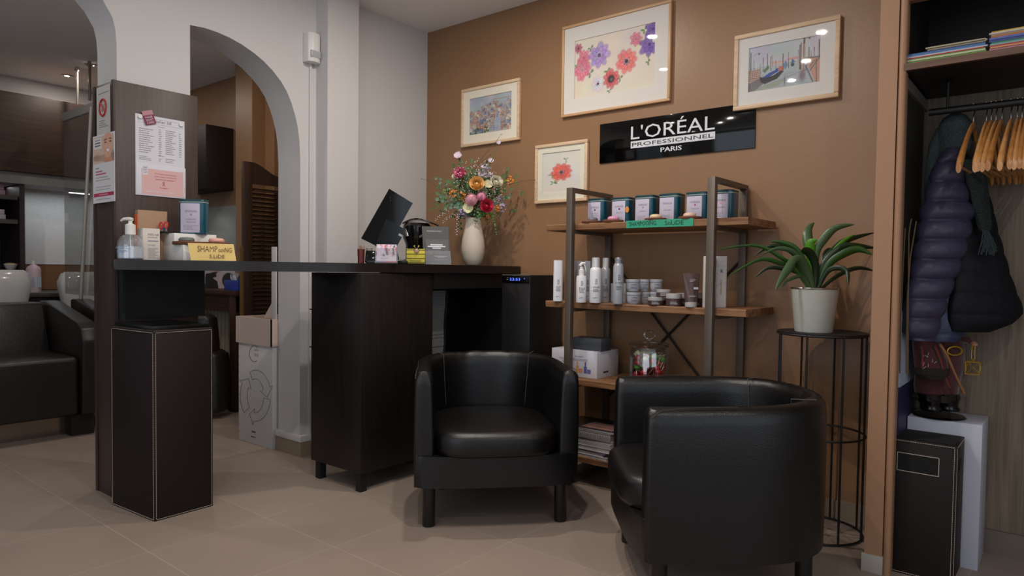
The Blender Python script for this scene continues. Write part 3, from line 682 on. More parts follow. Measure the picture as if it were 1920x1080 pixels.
def gondolas():
    c = Canvas(190, 130, (.74, .76, .79)); c.wash(.025, 5, 4); c.ell(.3, .15, .4, .2, (.66, .71, .77), 0, .5, 1)
    c.rect(0, .46, 1, 1, (.66, .68, .70), .7)
    for i in range(60):
        r = random.Random(i); c.line(r.uniform(0, .9), r.uniform(.6, 1), r.uniform(0, 1), r.uniform(.6, 1), .008, r.choice([(.56, .58, .62), (.50, .56, .66), (.70, .72, .72)]), .25)
    c.rect(.33, .40, .48, .44, (.82, .58, .50), .7); c.rect(.55, .38, .70, .42, (.82, .56, .48), .7); c.rect(.33, .44, .7, .5, (.78, .72, .68), .5)
    c.poly([(0, .80), (.22, .68), (.30, .76), (.10, .97), (0, 1)], (.42, .40, .42), .8); c.poly([(0, 1), (.3, .86), (.55, .80), (.42, .95), (.1, 1)], (.58, .60, .50), .6)
    for x, t, b, q in ((.03, .12, .55, .008), (.075, .28, .5, .004), (.17, .40, .62, .004), (.21, .27, .55, .005), (.27, .20, .52, .006), (.32, .28, .58, .006), (.34, .24, .5, .003), (.39, .38, .54, .004), (.49, .26, .66, .007), (.565, .25, .58, .004), (.70, .24, .5, .004), (.72, .14, .66, .008), (.735, .1, .66, .007), (.84, .22, .45, .006), (.87, .3, .45, .004), (.91, .24, .42, .005), (.975, .1, .44, .009)):
        c.line(x, t, x + .004, b, q, (.36, .28, .26), .9)
    c.line(.775, -.02, .775, .70, .017, (.66, .52, .44), .95); c.line(.775, -.04, .775, .12, .008, (.2, .2, .22), .9)
    for x, y in ((.15, .17), (.845, .03)): c.ell(x, y, .02, .02, (.3, .34, .36), 0, .8, .6); c.line(x - .08, y + .02, x, y - .03, .003, (.45, .45, .48))
    c.poly([(0, .52), (.17, .50), (.17, .72), (0, .80)], (.74, .62, .54), .6)
    for i in range(6): c.line(0, .54 + i * .04, .17, .52 + i * .045, .005, (.52, .32, .28), .8); c.line(.02 + i * .03, .52, .05 + i * .025, .78, .004, (.55, .38, .34), .8)
    c.poly([(.16, .68), (.22, .72), (.36, .70), (.48, .60), (.49, .66), (.42, .78), (.24, .86), (.18, .80)], (.24, .23, .25), .95)
    c.poly([(.22, .70), (.30, .63), (.42, .57), (.44, .62), (.34, .69), (.24, .73)], (.22, .32, .62), .95); c.ell(.41, .57, .025, .012, (.25, .36, .6)); c.rect(.43, .52, .49, .62, (.78, .42, .36), .9)
    c.poly([(.5, .5), (.53, .40), (.56, .52), (.52, .62)], (.40, .52, .68), .9); c.ell(.625, .53, .03, .035, (.26, .32, .32), 0, .95, .4); c.poly([(.6, .5), (.62, .40), (.66, .48)], (.2, .4, .6), .8)
    c.poly([(.2, .56), (.29, .46), (.30, .52), (.24, .62)], (.36, .44, .34), .8)
    c.poly([(.80, .46), (1, .46), (1, .98), (.93, .98)], (.80, .56, .44), .75)
    for a in ((.80, .44, 1, .46, .014), (.86, .72, .98, .48, .010), (.80, .60, .90, .96, .012), (.94, .5, .95, .98, .009), (.84, .48, .80, .7, .008), (.92, .52, .86, .62, .009)): c.line(*a, (.40, .42, .44), .85)
    c.ell(.76, .80, .06, .11, (.46, .38, .42), 0, .7, .6); c.ell(.52, .86, .012, .10, (.30, .30, .34), 0, .7, .8); return c
picture('picture_frame', 'small framed watercolour of a hillside town, leftmost picture on the brown wall', (864.5, 168.5), (972.5, 261.5), .017, (.045, .045, .045, .05), hill_town(), beech, matcol='#e2dac8')
picture('picture_frame', 'large framed print of pink, red and purple anemones, highest picture on the wall', (1053.8, 51), (1255.1, 188.4), .014, (.064, .072, .072, .072), big_flowers(), mat('gold_beech_frame', '#c79f76', .4, var=.05), matcol='#dbd5cf')
picture('picture_frame', 'small upright framed watercolour of a single red anemone above the shelves', (1003, 273), (1099.5, 376), .018, (.030, .030, .030, .035), one_flower(), beech, matcol='#dcd8c6')
picture('picture_frame', 'framed watercolour of moored gondolas, overlapping the black sign, rightmost on the wall', (1378, 68.2), (1572.5, 181.3), .019, (.045, .057, .045, .055), gondolas(), beech, matcol='#dad6d2', off=.006)
# black gloss sign
A, B = PY(1125, 233.3, YB - .008), PY(1415, 277, YB - .008)
t = thing('shop_sign', 'long black gloss sign with white brand lettering, below the large flower picture', 'sign', ((A.x + B.x) / 2, YB, B.z))
MB().box((A.x, YB - .008, B.z), (B.x, YW, A.z), bev=.0008).build('board', blackg, t)
silver = mat('pale_sign_lettering', '#d8d8de', .45, var=.0)
def sp(px, py): return PY(px, py, YB - .0085)
u, v = Vector((1, 0, 0)), Vector((0, 0, 1))
W_ = B.x - A.x; Hh = A.z - B.z; lx0 = sp(1183, 262).x; lx1 = sp(1341, 248).x; lw = lx1 - lx0
def sl(fr): return A.z - Hh * fr
mb = MB()
z_b, z_t = sp(1184, 262).z, sp(1184, 237.5).z
mb.text("L'ORÉAL", (lx0, YB - .0085, z_b), u, v, (z_t - z_b) * 1.26, lw * .995, th=.001)
mb.build('lettering', silver, t)
zb0, zb1 = sp(1183, 278.6).z, sp(1183, 265.6).z
MB().box((lx0, YB - .0095, zb0), (lx1, YB - .008, zb1)).build('lettering_bar', silver, t)
mb = MB(); mb.text('PROFESSIONNEL', (lx0 + .008, YB - .0100, zb0 + (zb1 - zb0) * .24), u, v, (zb1 - zb0) * .52, lw - .016); mb.build('lettering', blackm, t)
mb = MB(); zp = sp(1240, 285).z; px0, px1 = sp(1239, 280).x, sp(1278, 277).x; hp = sp(1240, 276).z - zp
for dx in (0, .0012, -.0012): mb.text('PARIS', (px0 + dx, YB - .0085, zp), u, v, hp * .93, px1 - px0, th=.001 + dx * .1)
mb.build('lettering', silver, t)

# ================================================================== papers on the pillar
ux, uy = Vector((0, 1, 0)), Vector((0, 0, 1))
def pp(px, py, X=PC + .003): return PX(px, py, X)
a, b, c_ = pp(253.5, 211), pp(346, 230), pp(346, 374)
t = thing('price_list', 'white price list sheet held by two round magnets on the brown pillar', 'notice', (PC, (a.y + b.y) / 2, 1.30))
zt, zb = pp(254, 212).z, pp(346, 373).z; y0, y1 = a.y, b.y; zm = zb + .137
MB().box((PC + .001, y0, zb), (PC + .003, y1, zt)).build('sheet', paper, t)
mb = MB(); X0 = PC + .0033; wd = y1 - y0
mb.text('atelier 58', (X0, y0 + wd * .36, zt - .026), ux, uy, .012, wd * .36)
mb.box((X0, y0 + .01, zt - .034), (X0 + .0003, y1 - .01, zt - .0335)); mb.box((X0, y0 + .01, zt - .012), (X0 + .0003, y1 - .01, zt - .0115)); mb.box((X0, y0 + .01, zt - .034), (X0 + .0003, y0 + .0106, zt - .0115)); mb.box((X0, y1 - .0106, zt - .034), (X0 + .0003, y1 - .01, zt - .0115))
for q, (yy, w_, n_, z_, h_) in enumerate([(.07, .30, 12, .055, .11), (.46, .07, 13, .050, .12), (.60, .22, 13, .050, .11), (.88, .06, 12, .055, .11), (.07, .25, 3, .175, .02), (.46, .07, 2, .178, .016), (.60, .22, 3, .175, .02), (.45, .2, 1, .040, .006), (.45, .2, 1, .166, .006)]):
    mb.bars((X0, y0 + wd * yy, zt - z_ - h_), ux, uy, wd * w_, h_, n_, seed=q, fill=.3)
mb.build('print', greyink, t)
for (px, py) in ((263, 218.5), (339.5, 234)):
    q = pp(px, py, PC + .006); MB().lathe([(.0095, 0), (.0095, .004), (.0075, .006), (.0001, .006)], 20, (PC + .0032, q.y, q.z), m=Matrix.Rotation(R_(90), 4, 'Y')).build('magnet', white_p, t)
t = thing('pink_notice', 'pink and white awareness notice overlapping the foot of the price list', 'notice', (PC, (y0 + y1) / 2, zb))
MB().box((PC + .0036, y0 + .003, zb + .001), (PC + .0046, y1 + .003, zm), bev=.0003).build('sheet', paper, t)
MB().box((PC + .0047, y0 + .024, zb + .006), (PC + .005, y1 - .008, zm - .02)).build('pink_panel', mat('pink_print', '#d2aaaa', .8, var=.04), t)
mb = MB(); X1 = PC + .0052
for i, s_ in enumerate(("Tu coupes mes cheveux", "pour ceux qui luttent", "contre le cancer ?")): mb.text(s_, (X1, (y0 + y1) / 2 + .02, zm - .042 - i * .0115), ux, uy, .0062, .095 - abs(i - .5) * .006, align='C')
mb.text('Tu savais ?', (X1, (y0 + y1) / 2 + .012, zb + .036), ux, uy, .006, .036, align='C')
mb.tube([(X1, (y0 + y1) / 2 + .006, zb + .048), (X1, (y0 + y1) / 2 + .015, zb + .062), (X1, (y0 + y1) / 2 + .011, zb + .067), (X1, (y0 + y1) / 2 + .007, zb + .062), (X1, (y0 + y1) / 2 + .016, zb + .048)], .001, 6)
mb.build('print', redink, t)
mb = MB(); mb.bars((X1, y0 + .045, zb + .016), ux, uy, .12, .006, 1, lo=1, fill=.5); mb.box((PC + .0047, y0 + .027, zm - .047), (PC + .0051, y0 + .05, zm - .006)); mb.build('badge', paper, t)
mb = MB(); 
for i, s_ in enumerate(('HAIR', "DON'T", 'CARE')): mb.text(s_, (X1, y0 + .030, zm - .020 - i * .010), ux, uy, .007, .017)
mb.build('badge_print', greyink, t)
q0, q1, q2 = pp(264.5, 209), pp(284, 206.5), pp(272.5, 235)
t = thing('magenta_tag', 'small magenta tag clipped over the top left of the price list', 'tag', (PC, q0.y, q2.z))
ux2 = (q1 - q0).normalized(); uy2 = (q0 - q2); B_ = basis(ux2, uy2, q2 + Vector((.006, 0, 0))); wdt = (q1 - q0).length; hgt = (q0 - q2).length
MB().box((0, 0, -.0006), (wdt, hgt * .68, .0006), m=B_).build('card', mat('magenta_card', '#7d2145', .4), t)
MB().box((0, hgt * .68, -.0006), (wdt, hgt, .0008), m=B_).build('clip', mat('pink_clear_clip', '#b98a92', .15), t)
mb = MB()
for i, s_ in enumerate(('HAIR', "DON'T", 'CARE')): mb.text(s_, B_ @ Vector((wdt * .16, hgt * (.46 - i * .2), .0012)), ux2, uy2, hgt * .15, wdt * .68)
mb.build('print', paper, t)
# left side of the pillar
YP = 1.192
def py_(x, y): return PY(x, y, YP)
ux, uy = Vector((1, 0, 0)), Vector((0, 0, 1))
a, b = py_(182, 168), py_(207, 259); 
t = thing('no_smoking_sign', 'tall white no smoking notice with red ring on the left face of the pillar', 'sign', ((a.x + b.x) / 2, YP, b.z))
ztn = py_(182, 166).z
MB().box((a.x, YP - .002, b.z - .02), (b.x, YP + .001, ztn)).build('sheet', mat('offwhite_notice', '#c2beb9', .6), t)
mb = MB(); cc = py_(194.3, 202); r0 = .0345
mb.tube([cc + Vector((math.cos(k / 32 * 6.283) * r0, -.003, math.sin(k / 32 * 6.283) * r0)) for k in range(32)], .0045, 6, closed=True)
mb.tube([cc + Vector((-r0 * .7, -.003, r0 * .72)), cc + Vector((r0 * .7, -.003, -r0 * .72))], .0042, 6); mb.build('ring', mat('sign_red', '#b23330', .5), t)
mb = MB(); mb.tube([cc + Vector((-.018, -.0025, -.012)), cc + Vector((.012, -.0025, .014)), cc + Vector((.02, -.0025, .012))], .0012, 6); mb.tube([cc + Vector((-.012, -.0025, -.018)), cc + Vector((.018, -.0025, .005))], .0012, 6); mb.build('cigarette_drawing', greyink, t)
mb = MB(); mb.bars((a.x + .02, YP - .0022, ztn - .035), ux, uy, .11, .01, 1, lo=.9); mb.bars((a.x + .03, YP - .0022, cc.z - .085), ux, uy, .09, .035, 4, seed=3); mb.build('print', greyink, t)
a, b = PY(174, 257, 1.186), PY(214, 250, 1.186); zb = PY(214, 377, 1.186).z
t = thing('poster', 'narrow poster with smiling face and magenta stripe on the left face of the pillar', 'poster', ((a.x + b.x) / 2, 1.186, zb))
c = Canvas(110, 150, (.84, .83, .84)); c.rect(.03, .03, .97, .42, (.80, .70, .62)); c.poly([(.03, .36), (1, .44), (1, .3), (.03, .3)], (.70, .58, .50)); c.ell(.2, .33, .22, .1, (.62, .50, .42), 0, .8, .8); c.ell(.92, .33, .14, .14, (.50, .46, .46), 0, .8, .8)
c.poly([(.55, .42), (.58, .2), (.8, .2), (.92, .43)], (.78, .55, .46)); c.ell(.70, .17, .22, .27, (.84, .64, .54), 0, 1, .1); c.ell(.70, .20, .16, .18, (.88, .70, .60), 0, .6, .9)
c.ell(.60, .13, .05, .016, (.25, .15, .12)); c.ell(.82, .13, .05, .016, (.25, .15, .12)); c.line(.54, .095, .66, .085, .012, (.35, .22, .16)); c.line(.76, .085, .88, .095, .012, (.35, .22, .16)); c.line(.71, .15, .70, .21, .008, (.74, .50, .42)); c.ell(.71, .26, .09, .04, (.95, .93, .9)); c.line(.6, .245, .71, .285, .01, (.74, .36, .34)); c.line(.71, .285, .82, .245, .01, (.74, .36, .34))
c.rect(.05, .05, .42, .2, (.86, .84, .84)); c.rect(.10, .07, .36, .09, (.6, .58, .6)); c.rect(.10, .11, .36, .125, (.35, .33, .36)); c.rect(.10, .15, .36, .17, (.35, .33, .36)); c.poly([(.03, .38), (1, .47), (1, .42), (.5, .42)], (.84, .83, .84), 1)
for yy, x1, cl in ((.48, .3, (.4, .4, .42)), (.53, .45, (.72, .30, .40)), (.57, .62, (.72, .30, .40)), (.62, .7, (.6, .56, .58)), (.66, .8, (.62, .6, .62)), (.76, .85, (.66, .64, .66)), (.80, .8, (.66, .64, .66)), (.94, .8, (.62, .6, .62))): c.rect(.14, yy, x1, yy + .016, cl)
c.rect(.04, .855, .96, .905, (.70, .16, .32)); c.rect(.3, .873, .7, .888, (.85, .6, .68))
MB().box((a.x, 1.1865, zb), (b.x, 1.1885, a.z)).build('backing', paper, t)
c.mesh(((a.x, 1.186, a.z), (b.x, 1.186, a.z), (a.x, 1.186, zb)), 'printed_face', t)

# ================================================================== goods on the shelves
Z1, Z2, Z3, Z4 = 1.2222, .8585, .5003, .1413
teal = mat('teal_tin', '#0f4a5c', .3, var=.12, coat=.3)
lav = mat('lavender_label', '#b9b3c6', .6, var=.02)
def tin(label, x0, yfront, z, w, dp, h, mark, words, rot=0, name='tin', group='teal shampoo tins'):
    """squarish tin with rounded corners, lid and a front label"""
    cx, cyy = x0 + w / 2, yfront + dp / 2
    t = thing(name, label, 'tin', (cx, cyy, z), rot, group)
    MB().lathe([(w / 2 * .97, 0), (w / 2, .003), (w / 2, h - .012)], 48, (0, 0, 0), sy=dp / w, power=5).build('body', teal, t, local=True, smooth=40)
    MB().lathe([(w / 2 * 1.015, h - .012), (w / 2 * 1.02, h - .002), (w / 2 * .98, h), (.0001, h)], 48, (0, 0, 0), sy=dp / w, power=5).build('lid', mat('dark_teal_lid', '#153f47', .35), t, local=True, smooth=40)
    MB().lathe([(w / 2 * 1.022, h - .0145), (w / 2 * 1.03, h - .0125), (w / 2 * 1.022, h - .0105)], 48, (0, 0, 0), sy=dp / w, power=5).build('rim', mat('pale_tin_rim', '#8f9a94', .4), t, local=True)
    lw_ = w * .72; yl = -dp / 2 - .0006
    MB().box((-lw_ / 2 - .004, yl - .0004, .006), (lw_ / 2 - .004, yl + .0012, h - .018), bev=.0003).build('label', lav, t, local=True)
    mb = MB(); mb.text('INTENSSIA', (0, yl - .0006, h * .62), (1, 0, 0), (0, 0, 1), h * .065, lw_ * .62, align='C')
    for i, wd in enumerate(words): mb.text(wd, (0, yl - .0006, h * (.40 - i * .08)), (1, 0, 0), (0, 0, 1), h * .04, lw_ * .5, align='C')
    mb.bars((-lw_ * .4, yl - .0006, h * .10), (1, 0, 0), (0, 0, 1), lw_ * .78, h * .16, 4, seed=int(x0 * 1000), fill=.25); mb.build('print', greyink, t, local=True)
    MB().lathe([(.0045, 0), (.0001, .0006)], 12, (0, yl - .0004, h * .555), m=Matrix.Rotation(R_(90), 4, 'X')).build('mark', mark, t, local=True)
    return t
mk = [mat('mark_' + n, c_, .6) for n, c_ in (('violet', '#3c3358'), ('plum', '#3a3049'), ('grey', '#8a8796'), ('beige', '#c9b3a2'), ('crimson', '#b83a4a'), ('coral', '#d08a6c'))]
tins = [(1099, 'first teal shampoo tin from the left on the top shelf, behind the grey soap', ['SOIN LAVANT', 'MULTI']), (1144, 'teal tin with a round orange sticker on its right edge, on the top shelf', ['NEUTRE']), (1187.5, 'third teal tin from the left on the top shelf, grey mark on its label', ['CHEVEUX']), (1232.5, 'fourth teal tin from the left, behind the yellow soap, beige mark on its label', ['SENSIBLE']), (1283, 'fifth teal tin from the left, behind the pale pink soap, crimson mark on its label', ['COLOR']), (1330, 'rightmost teal tin, partly hidden by the right steel post, coral mark on its label', ['SOIN'])]
for i, (px, lb, wds) in enumerate(tins):
    yf = 2.775; x0 = PY(px, 400, yf).x; hgt = PY(px + 15, (372, 370, 366, 363, 360, 356)[i], yf).z - Z1
    t_ = tin(lb, x0 + .001, yf, Z1, .0955, .088, hgt, mk[i], wds)
    if i == 1: MB().lathe([(.014, 0), (.014, .0012)], 24, (.041, -.0445, hgt * .52), m=Matrix.Rotation(R_(90), 4, 'X'), sx=.7).build('sticker', mat('orange_sticker', '#d98a3a', .5), t_, local=True)
woodslice = wood('soap_dish_wood', '#7a4a32', '#a8704c', 14, 'X', .6, .2)
bark = mat('dark_bark', '#5c3422', .8, bump=.4)
def soap(px0, px1, py, z, colr, lb, sx0, sx1, yy, d=None):
    if d is None: P = PY((px0 + px1) / 2, py, yy)
    else: P = at((px0 + px1) / 2, py, d)
    dd = depth(P); r = (px1 - px0) / 2 * dd / FPX
    t = thing('soap_dish', 'round wood-slice dish under the ' + lb + ' soap', 'soap dish', (P.x, P.y, z), group=None)
    k = MB(); prof = [(r * .94, 0), (r, .002), (r, .010), (r * .97, .0125), (.0001, .0125)]; k.lathe(prof, 28, (0, 0, 0)).build('slice', woodslice, t, local=True)
    MB().lathe([(r * .985, .001), (r * 1.012, .003), (r * 1.012, .0095), (r * .985, .0115)], 28, (0, 0, 0)).build('bark_edge', bark, t, local=True)
    rs = (sx1 - sx0) / 2 * dd / FPX; q = P + RT * (((sx0 + sx1) / 2 - (px0 + px1) / 2) * dd / FPX)
    o = MB().lathe([(rs * .9, 0), (rs, .004), (rs * .96, .010), (rs * .75, .0155), (rs * .3, .0175), (.0001, .0175)], 28, (q.x, q.y, z + .0127)).build('soap', mat('soap_' + lb.split()[0] + lb.split()[-1], colr, .5, var=.05), loc=(q.x, q.y, z + .0127), smooth=60)
    tag(o, lb + ' solid shampoo soap on its wood-slice dish', 'soap')
soap(1091, 1128.5, 414, Z1, '#6d6a78', 'dark grey top-shelf', 1101, 1121, 2.715)
soap(1130, 1169, 412, Z1, '#d192b4', 'bright pink top-shelf', 1139, 1161, 2.715)
soap(1209, 1250, 409, Z1, '#d9bf9b', 'cream yellow top-shelf', 1218, 1241, 2.715)
soap(1272, 1316, 406, Z1, '#dcb7a6', 'pale pink top-shelf', 1281, 1305, 2.715)
# green strip
a, b = PY(1174, 428, SY0 - .002), PY(1300, 412, SY0 - .002)
t = thing('tape_label', 'green handwritten SHAMPOOING SOLIDE strip on the edge of the top shelf', 'label', ((a.x + b.x) / 2, SY0, 1.2))
MB().box((a.x, SY0 - .0025, Z1 - .029), (b.x, SY0 - .0015, Z1 + .003)).build('tape', mat('green_tape', '#2f9a78', .5, var=.06), t)
mb = MB(); mb.text('SHAMPOOING', (a.x + .015, SY0 - .003, Z1 - .021), (1, 0, .02), (.1, 0, 1), .018, .13); mb.text('SoLiDE', (a.x + .185, SY0 - .003, Z1 - .021), (1, 0, .0), (.1, 0, 1), .018, .085); mb.build('writing', mat('marker_ink', '#143c34', .7), t)

hair_w = mat('pearl_white_bottle', '#e2e0e4', .3, var=.02); hair_g = mat('silver_grey_can', '#a6a8ae', .3, .15, var=.03); silv = mat('silver_grey_jar', '#a6a8b0', .35, var=.02); brownj = mat('brown_cosmetic', '#4b3632', .35); clearcap = glassy('clear_cap', (.85, .85, .87), .3, .1, frost=.55)
def label_on(t, r, h, z0, lines, m_, wfrac=.9, local=True, flat=None):
    """printed words on the side facing the room's front (towards the camera)"""
    mb = MB(); n = Vector((-FW.x, -FW.y, 0)); uxx = RT; o = n * (r + .0006)
    for (s_, zz, hh, ww) in lines:
        if s_: mb.text(s_, o + UP * (z0 + zz * h) , uxx, UP, hh, ww, align='C')
        else: mb.bars(o - uxx * ww / 2 + UP * (z0 + zz * h), uxx, UP, ww, hh, 3, seed=int(zz * 100))
    mb.build('print', m_, t, local=True)
def can(name, lb, cat, x0, x1, yt, yb, body, cap, shape, z=Z2, d=None, group=None, lines=None):
    P, r, h = stand(x0, x1, yt, yb, z if d is None else None, d)
    if d is not None: h += P.z - z; P.z = z
    t = thing(name, lb, cat, (P.x, P.y, z), group=group)
    o = (0, 0, 0)
    if shape == 'mousse':
        MB().lathe([(r * .93, 0), (r, .004), (r, h * .70), (r * .9, h * .755), (r * .68, h * .785)], 28, o).build('body', body, t, local=True)
        MB().lathe([(r * .60, h * .785), (r * .60, h * .83), (r * .42, h * .88), (r * .42, h * .93), (r * .2, h * .965), (.0001, h * .97)], 24, o).build('nozzle', white_p, t, local=True)
        MB().lathe([(r * .70, h * .785), (r * .68, h * .985), (r * .55, h), (.0001, h)], 24, o).build('cap', cap, t, local=True)
    elif shape == 'spraycan':
        MB().lathe([(r * .95, 0), (r, .004), (r, h * .80), (r * .86, h * .85), (r * .74, h * .875)], 28, o).build('body', body, t, local=True)
        MB().lathe([(r * .76, h * .875), (r * .76, h * .90), (r * .72, h * .905), (r * .72, h * .975), (r * .6, h), (.0001, h)], 28, o).build('cap', cap, t, local=True)
    elif shape == 'flat':
        MB().lathe([(r * .97, 0), (r, .004), (r, h * .69)], 36, o, sy=.62, power=3.2, m=Matrix.Rotation(R_(36), 4, 'Z')).build('body', body, t, local=True)
        MB().lathe([(r * .985, h * .692), (r * .985, h * .94), (r * .97, h), (.0001, h)], 36, o, sy=.60, power=3.2, m=Matrix.Rotation(R_(36), 4, 'Z')).build('cap', cap, t, local=True)
    elif shape == 'trigger':
        MB().lathe([(r * .95, 0), (r, .003), (r, h * .60), (r * .9, h * .655), (r * .5, h * .665)], 28, o).build('body', body, t, local=True)
        MB().lathe([(r * .55, h * .665), (r * .55, h * .80), (r * .35, h * .82), (r * .35, h * .88)], 20, o).build('collar', cap, t, local=True)
        q = MB(); q.tube([-RT * r * .35 + UP * h * .90, RT * r * .1 + UP * h * .965, RT * r * .7 + UP * h * .97], [r * .28, r * .34, r * .22], 12); q.build('spray_head', cap, t, local=True)
        q = MB(); q.tube([RT * r * .45 + UP * h * .95, RT * r * .75 + UP * h * .86, RT * r * .85 + UP * h * .77], [r * .17, r * .13, r * .1], 10); q.build('trigger', cap, t, local=True)
    elif shape == 'square':
        MB().lathe([(r * .97, 0), (r, .003), (r, h * .985), (r * .97, h), (.0001, h)], 40, o, sy=.7, power=6, m=Matrix.Rotation(R_(32), 4, 'Z')).build('body', body, t, local=True)
        MB().lathe([(r * 1.004, h * .80), (r * 1.004, h * .803)], 40, o, sy=.7, power=6, m=Matrix.Rotation(R_(32), 4, 'Z')).build('cap_line', greyink, t, local=True)
    if lines: label_on(t, r * (.66 if shape == 'flat' else .76 if shape == 'square' else 1), h, 0, lines, ink)
    return t
TL = lambda w_, b_='VOLUM': [('tec', .50, .007, .009), ('ni', .46, .008, .009), ('ART', .41, .008, .011), (b_, .33, .0075, w_), (None, .24, .016, w_), ('', .18, .004, w_) if 0 else (None, .10, .006, w_)]
B_G = 'tall hair product bottles on the middle shelf'
can('styling_bottle', 'flat white styling bottle at the left end of the middle shelf', 'bottle', 1037.5, 1055.5, 488, 565, hair_w, hair_w, 'flat', group=B_G, lines=TL(.022, 'VOLUM'))
can('styling_bottle', 'flat white bottle half hidden behind the left steel post', 'bottle', 1060, 1078.5, 489.5, 566, hair_w, hair_w, 'flat', d=.05, group=B_G, lines=TL(.022, 'LISS'))
can('styling_bottle', 'silvery flat bottle behind the trigger spray, left of the two', 'bottle', 1079, 1093, 489.5, 562, hair_g, hair_g, 'flat', d=.15, group=B_G)
can('styling_bottle', 'silvery flat bottle behind the trigger spray, right of the two', 'bottle', 1093.5, 1108, 489.5, 562, hair_g, hair_g, 'flat', d=.15, group=B_G, lines=TL(.018, 'TONIC'))
can('trigger_spray', 'white trigger spray bottle on the middle shelf beside the left post', 'spray bottle', 1080.5, 1099.8, 491, 567.5, hair_w, white_p, 'trigger', lines=TL(.024, 'PLI'))
can('mousse_can', 'white mousse bottle with clear cap on the middle shelf', 'bottle', 1105.8, 1127.5, 483, 568.3, hair_w, clearcap, 'mousse', lines=TL(.028, 'VOLUM'))
can('mousse_can', 'grey mousse bottle with clear cap and white price sticker, behind the white one', 'bottle', 1126.5, 1143.8, 483.5, 569, hair_g, clearcap, 'mousse', d=.10, lines=TL(.024, 'FULL'))
can('spray_can', 'silver aerosol spray can with grey cap, right of the mousse bottles', 'spray can', 1149.6, 1169, 483, 570.3, hair_g, mat('grey_cap', '#85878c', .3, .4), 'spraycan', lines=[('tec', .60, .007, .010), ('ni', .56, .008, .010), ('ART', .51, .008, .012), ('FIX DESIGN', .44, .007, .034), (None, .30, .02, .025)])
for x0, x1, lb in ((1144.5, 1151.5, 'left'), (1167, 1173.5, 'right')): can('small_bottle', 'small pale bottle peeking out to the %s behind the silver spray can' % lb, 'bottle', x0, x1, 531, 566, hair_g, hair_g, 'square', d=.16)
can('shampoo_bottle', 'tall square white bottle, left half behind the right steel post', 'bottle', 1318.5, 1340.5, 480.5, 577.3, mat('ivory_bottle', '#c9c2bd', .35), white_p, 'square', group='tall square white bottles')
k_ = can('shampoo_bottle', 'tall square white bottle with letter K, right of the right steel post', 'bottle', 1341, 1361.5, 480.5, 577, mat('ivory_bottle', '#c9c2bd', .35), white_p, 'square', group='tall square white bottles', lines=[('K', .68, .014, .012)])
mb = MB(); n_ = Vector((-FW.x, -FW.y, 0)) * .0185; mb.text('KERATIN', n_ + UP * .055 + RT * .0, UP, -RT, .007, .06); mb.build('side_lettering', mat('amber_print', '#b98a4a', .6), k_, local=True)
JG = 'grey lidded jars on the middle shelf'
def jar(name, lb, x0, x1, yt, yb, style, z=Z2, d=None, group=JG, lab=True):
    P, r, h = stand(x0, x1, yt, yb, z if d is None else None, d)
    if d is not None:
        h = at((x0 + x1) / 2, yt, depth(P)).z - z; P.z = z
    t = thing(name, lb, 'jar', (P.x, P.y, P.z), group=group)
    if style == 'grey':
        MB().lathe([(r * .66, 0), (r * .78, .003), (r * .93, h * .3), (r * .95, h * .72)], 30, (0, 0, 0)).build('body', silv, t, local=True)
        MB().lathe([(r * .97, h * .74), (r, h * .77), (r, h * .95), (r * .97, h), (.0001, h)], 30, (0, 0, 0)).build('lid', silv, t, local=True)
        if lab: label_on(t, r * .95, h, 0, [('', 0, 0, 0)][:0] + [('EXPERT', .52, .005, r * .9), (None, .24, .010, r * 1.0)], ink)
    else:
        MB().lathe([(r * .93, 0), (r, .003), (r, h * .56)], 30, (0, 0, 0)).build('body', brownj, t, local=True)
        MB().lathe([(r * .99, h * .60), (r * 1.0, h * .96), (r * .97, h), (.0001, h)], 30, (0, 0, 0)).build('lid', mat('pale_lid', '#a7a2a0', .35), t, local=True)
        if lab: label_on(t, r, h, 0, [('redken', .18, .007, r * 1.3)][:0] + [(None, .14, .012, r * 1.4)], paper)
    return t, P, r, h
jar('jar', 'grey jar with two-line sticker, bottom of the left front stack', 1174.3, 1201.3, 548, 571, 'grey')
jar('jar', 'grey jar on top of the left front stack of grey jars', 1173.4, 1200.5, 523.7, 547.5, 'grey', z=Z2 + .0555, d=.052)
jar('jar', 'grey jar at the bottom behind the left front stack', 1199.5, 1219, 547.3, 569, 'grey', d=.13)
jar('jar', 'grey jar on top behind the left front stack', 1198.5, 1217.5, 523.7, 546, 'grey', z=Z2 + .0555, d=.13)
jar('jar', 'grey jar at the bottom behind the brown jars', 1218.5, 1237, 547, 566, 'grey', d=.15)
jar('jar', 'grey jar on top at the right end of the grey jars', 1218.3, 1242.6, 523.6, 546, 'grey', z=Z2 + .0555, d=.15)
JB = 'brown jars with pale lids on the middle shelf'
jar('jar', 'small brown jar with pale lid in front, left of the brown jars', 1214.8, 1243.4, 557.3, 573, 'brown', group=JB)
jar('jar', 'larger brown jar with pale lid left of the brown tube', 1248.8, 1278, 550.2, 574.3, 'brown', group=JB)
jar('jar', 'brown jar stacked above the small front brown jar', 1231, 1257.5, 542.7, 556.6, 'brown', z=Z2 + .0365, d=.06, group=JB)
jar('jar', 'brown jar half seen under the raised one', 1236, 1252, 558, 571, 'brown', d=.12, group=JB, lab=False)
jar('jar', 'brown jar hidden behind the larger brown jar', 1268, 1290, 549.6, 571, 'brown', d=.11, group=JB)
jar('jar', 'dark brown jar half hidden right of the brown tube', 1291, 1317, 547.5, 574, 'brown', d=.08, group=JB)
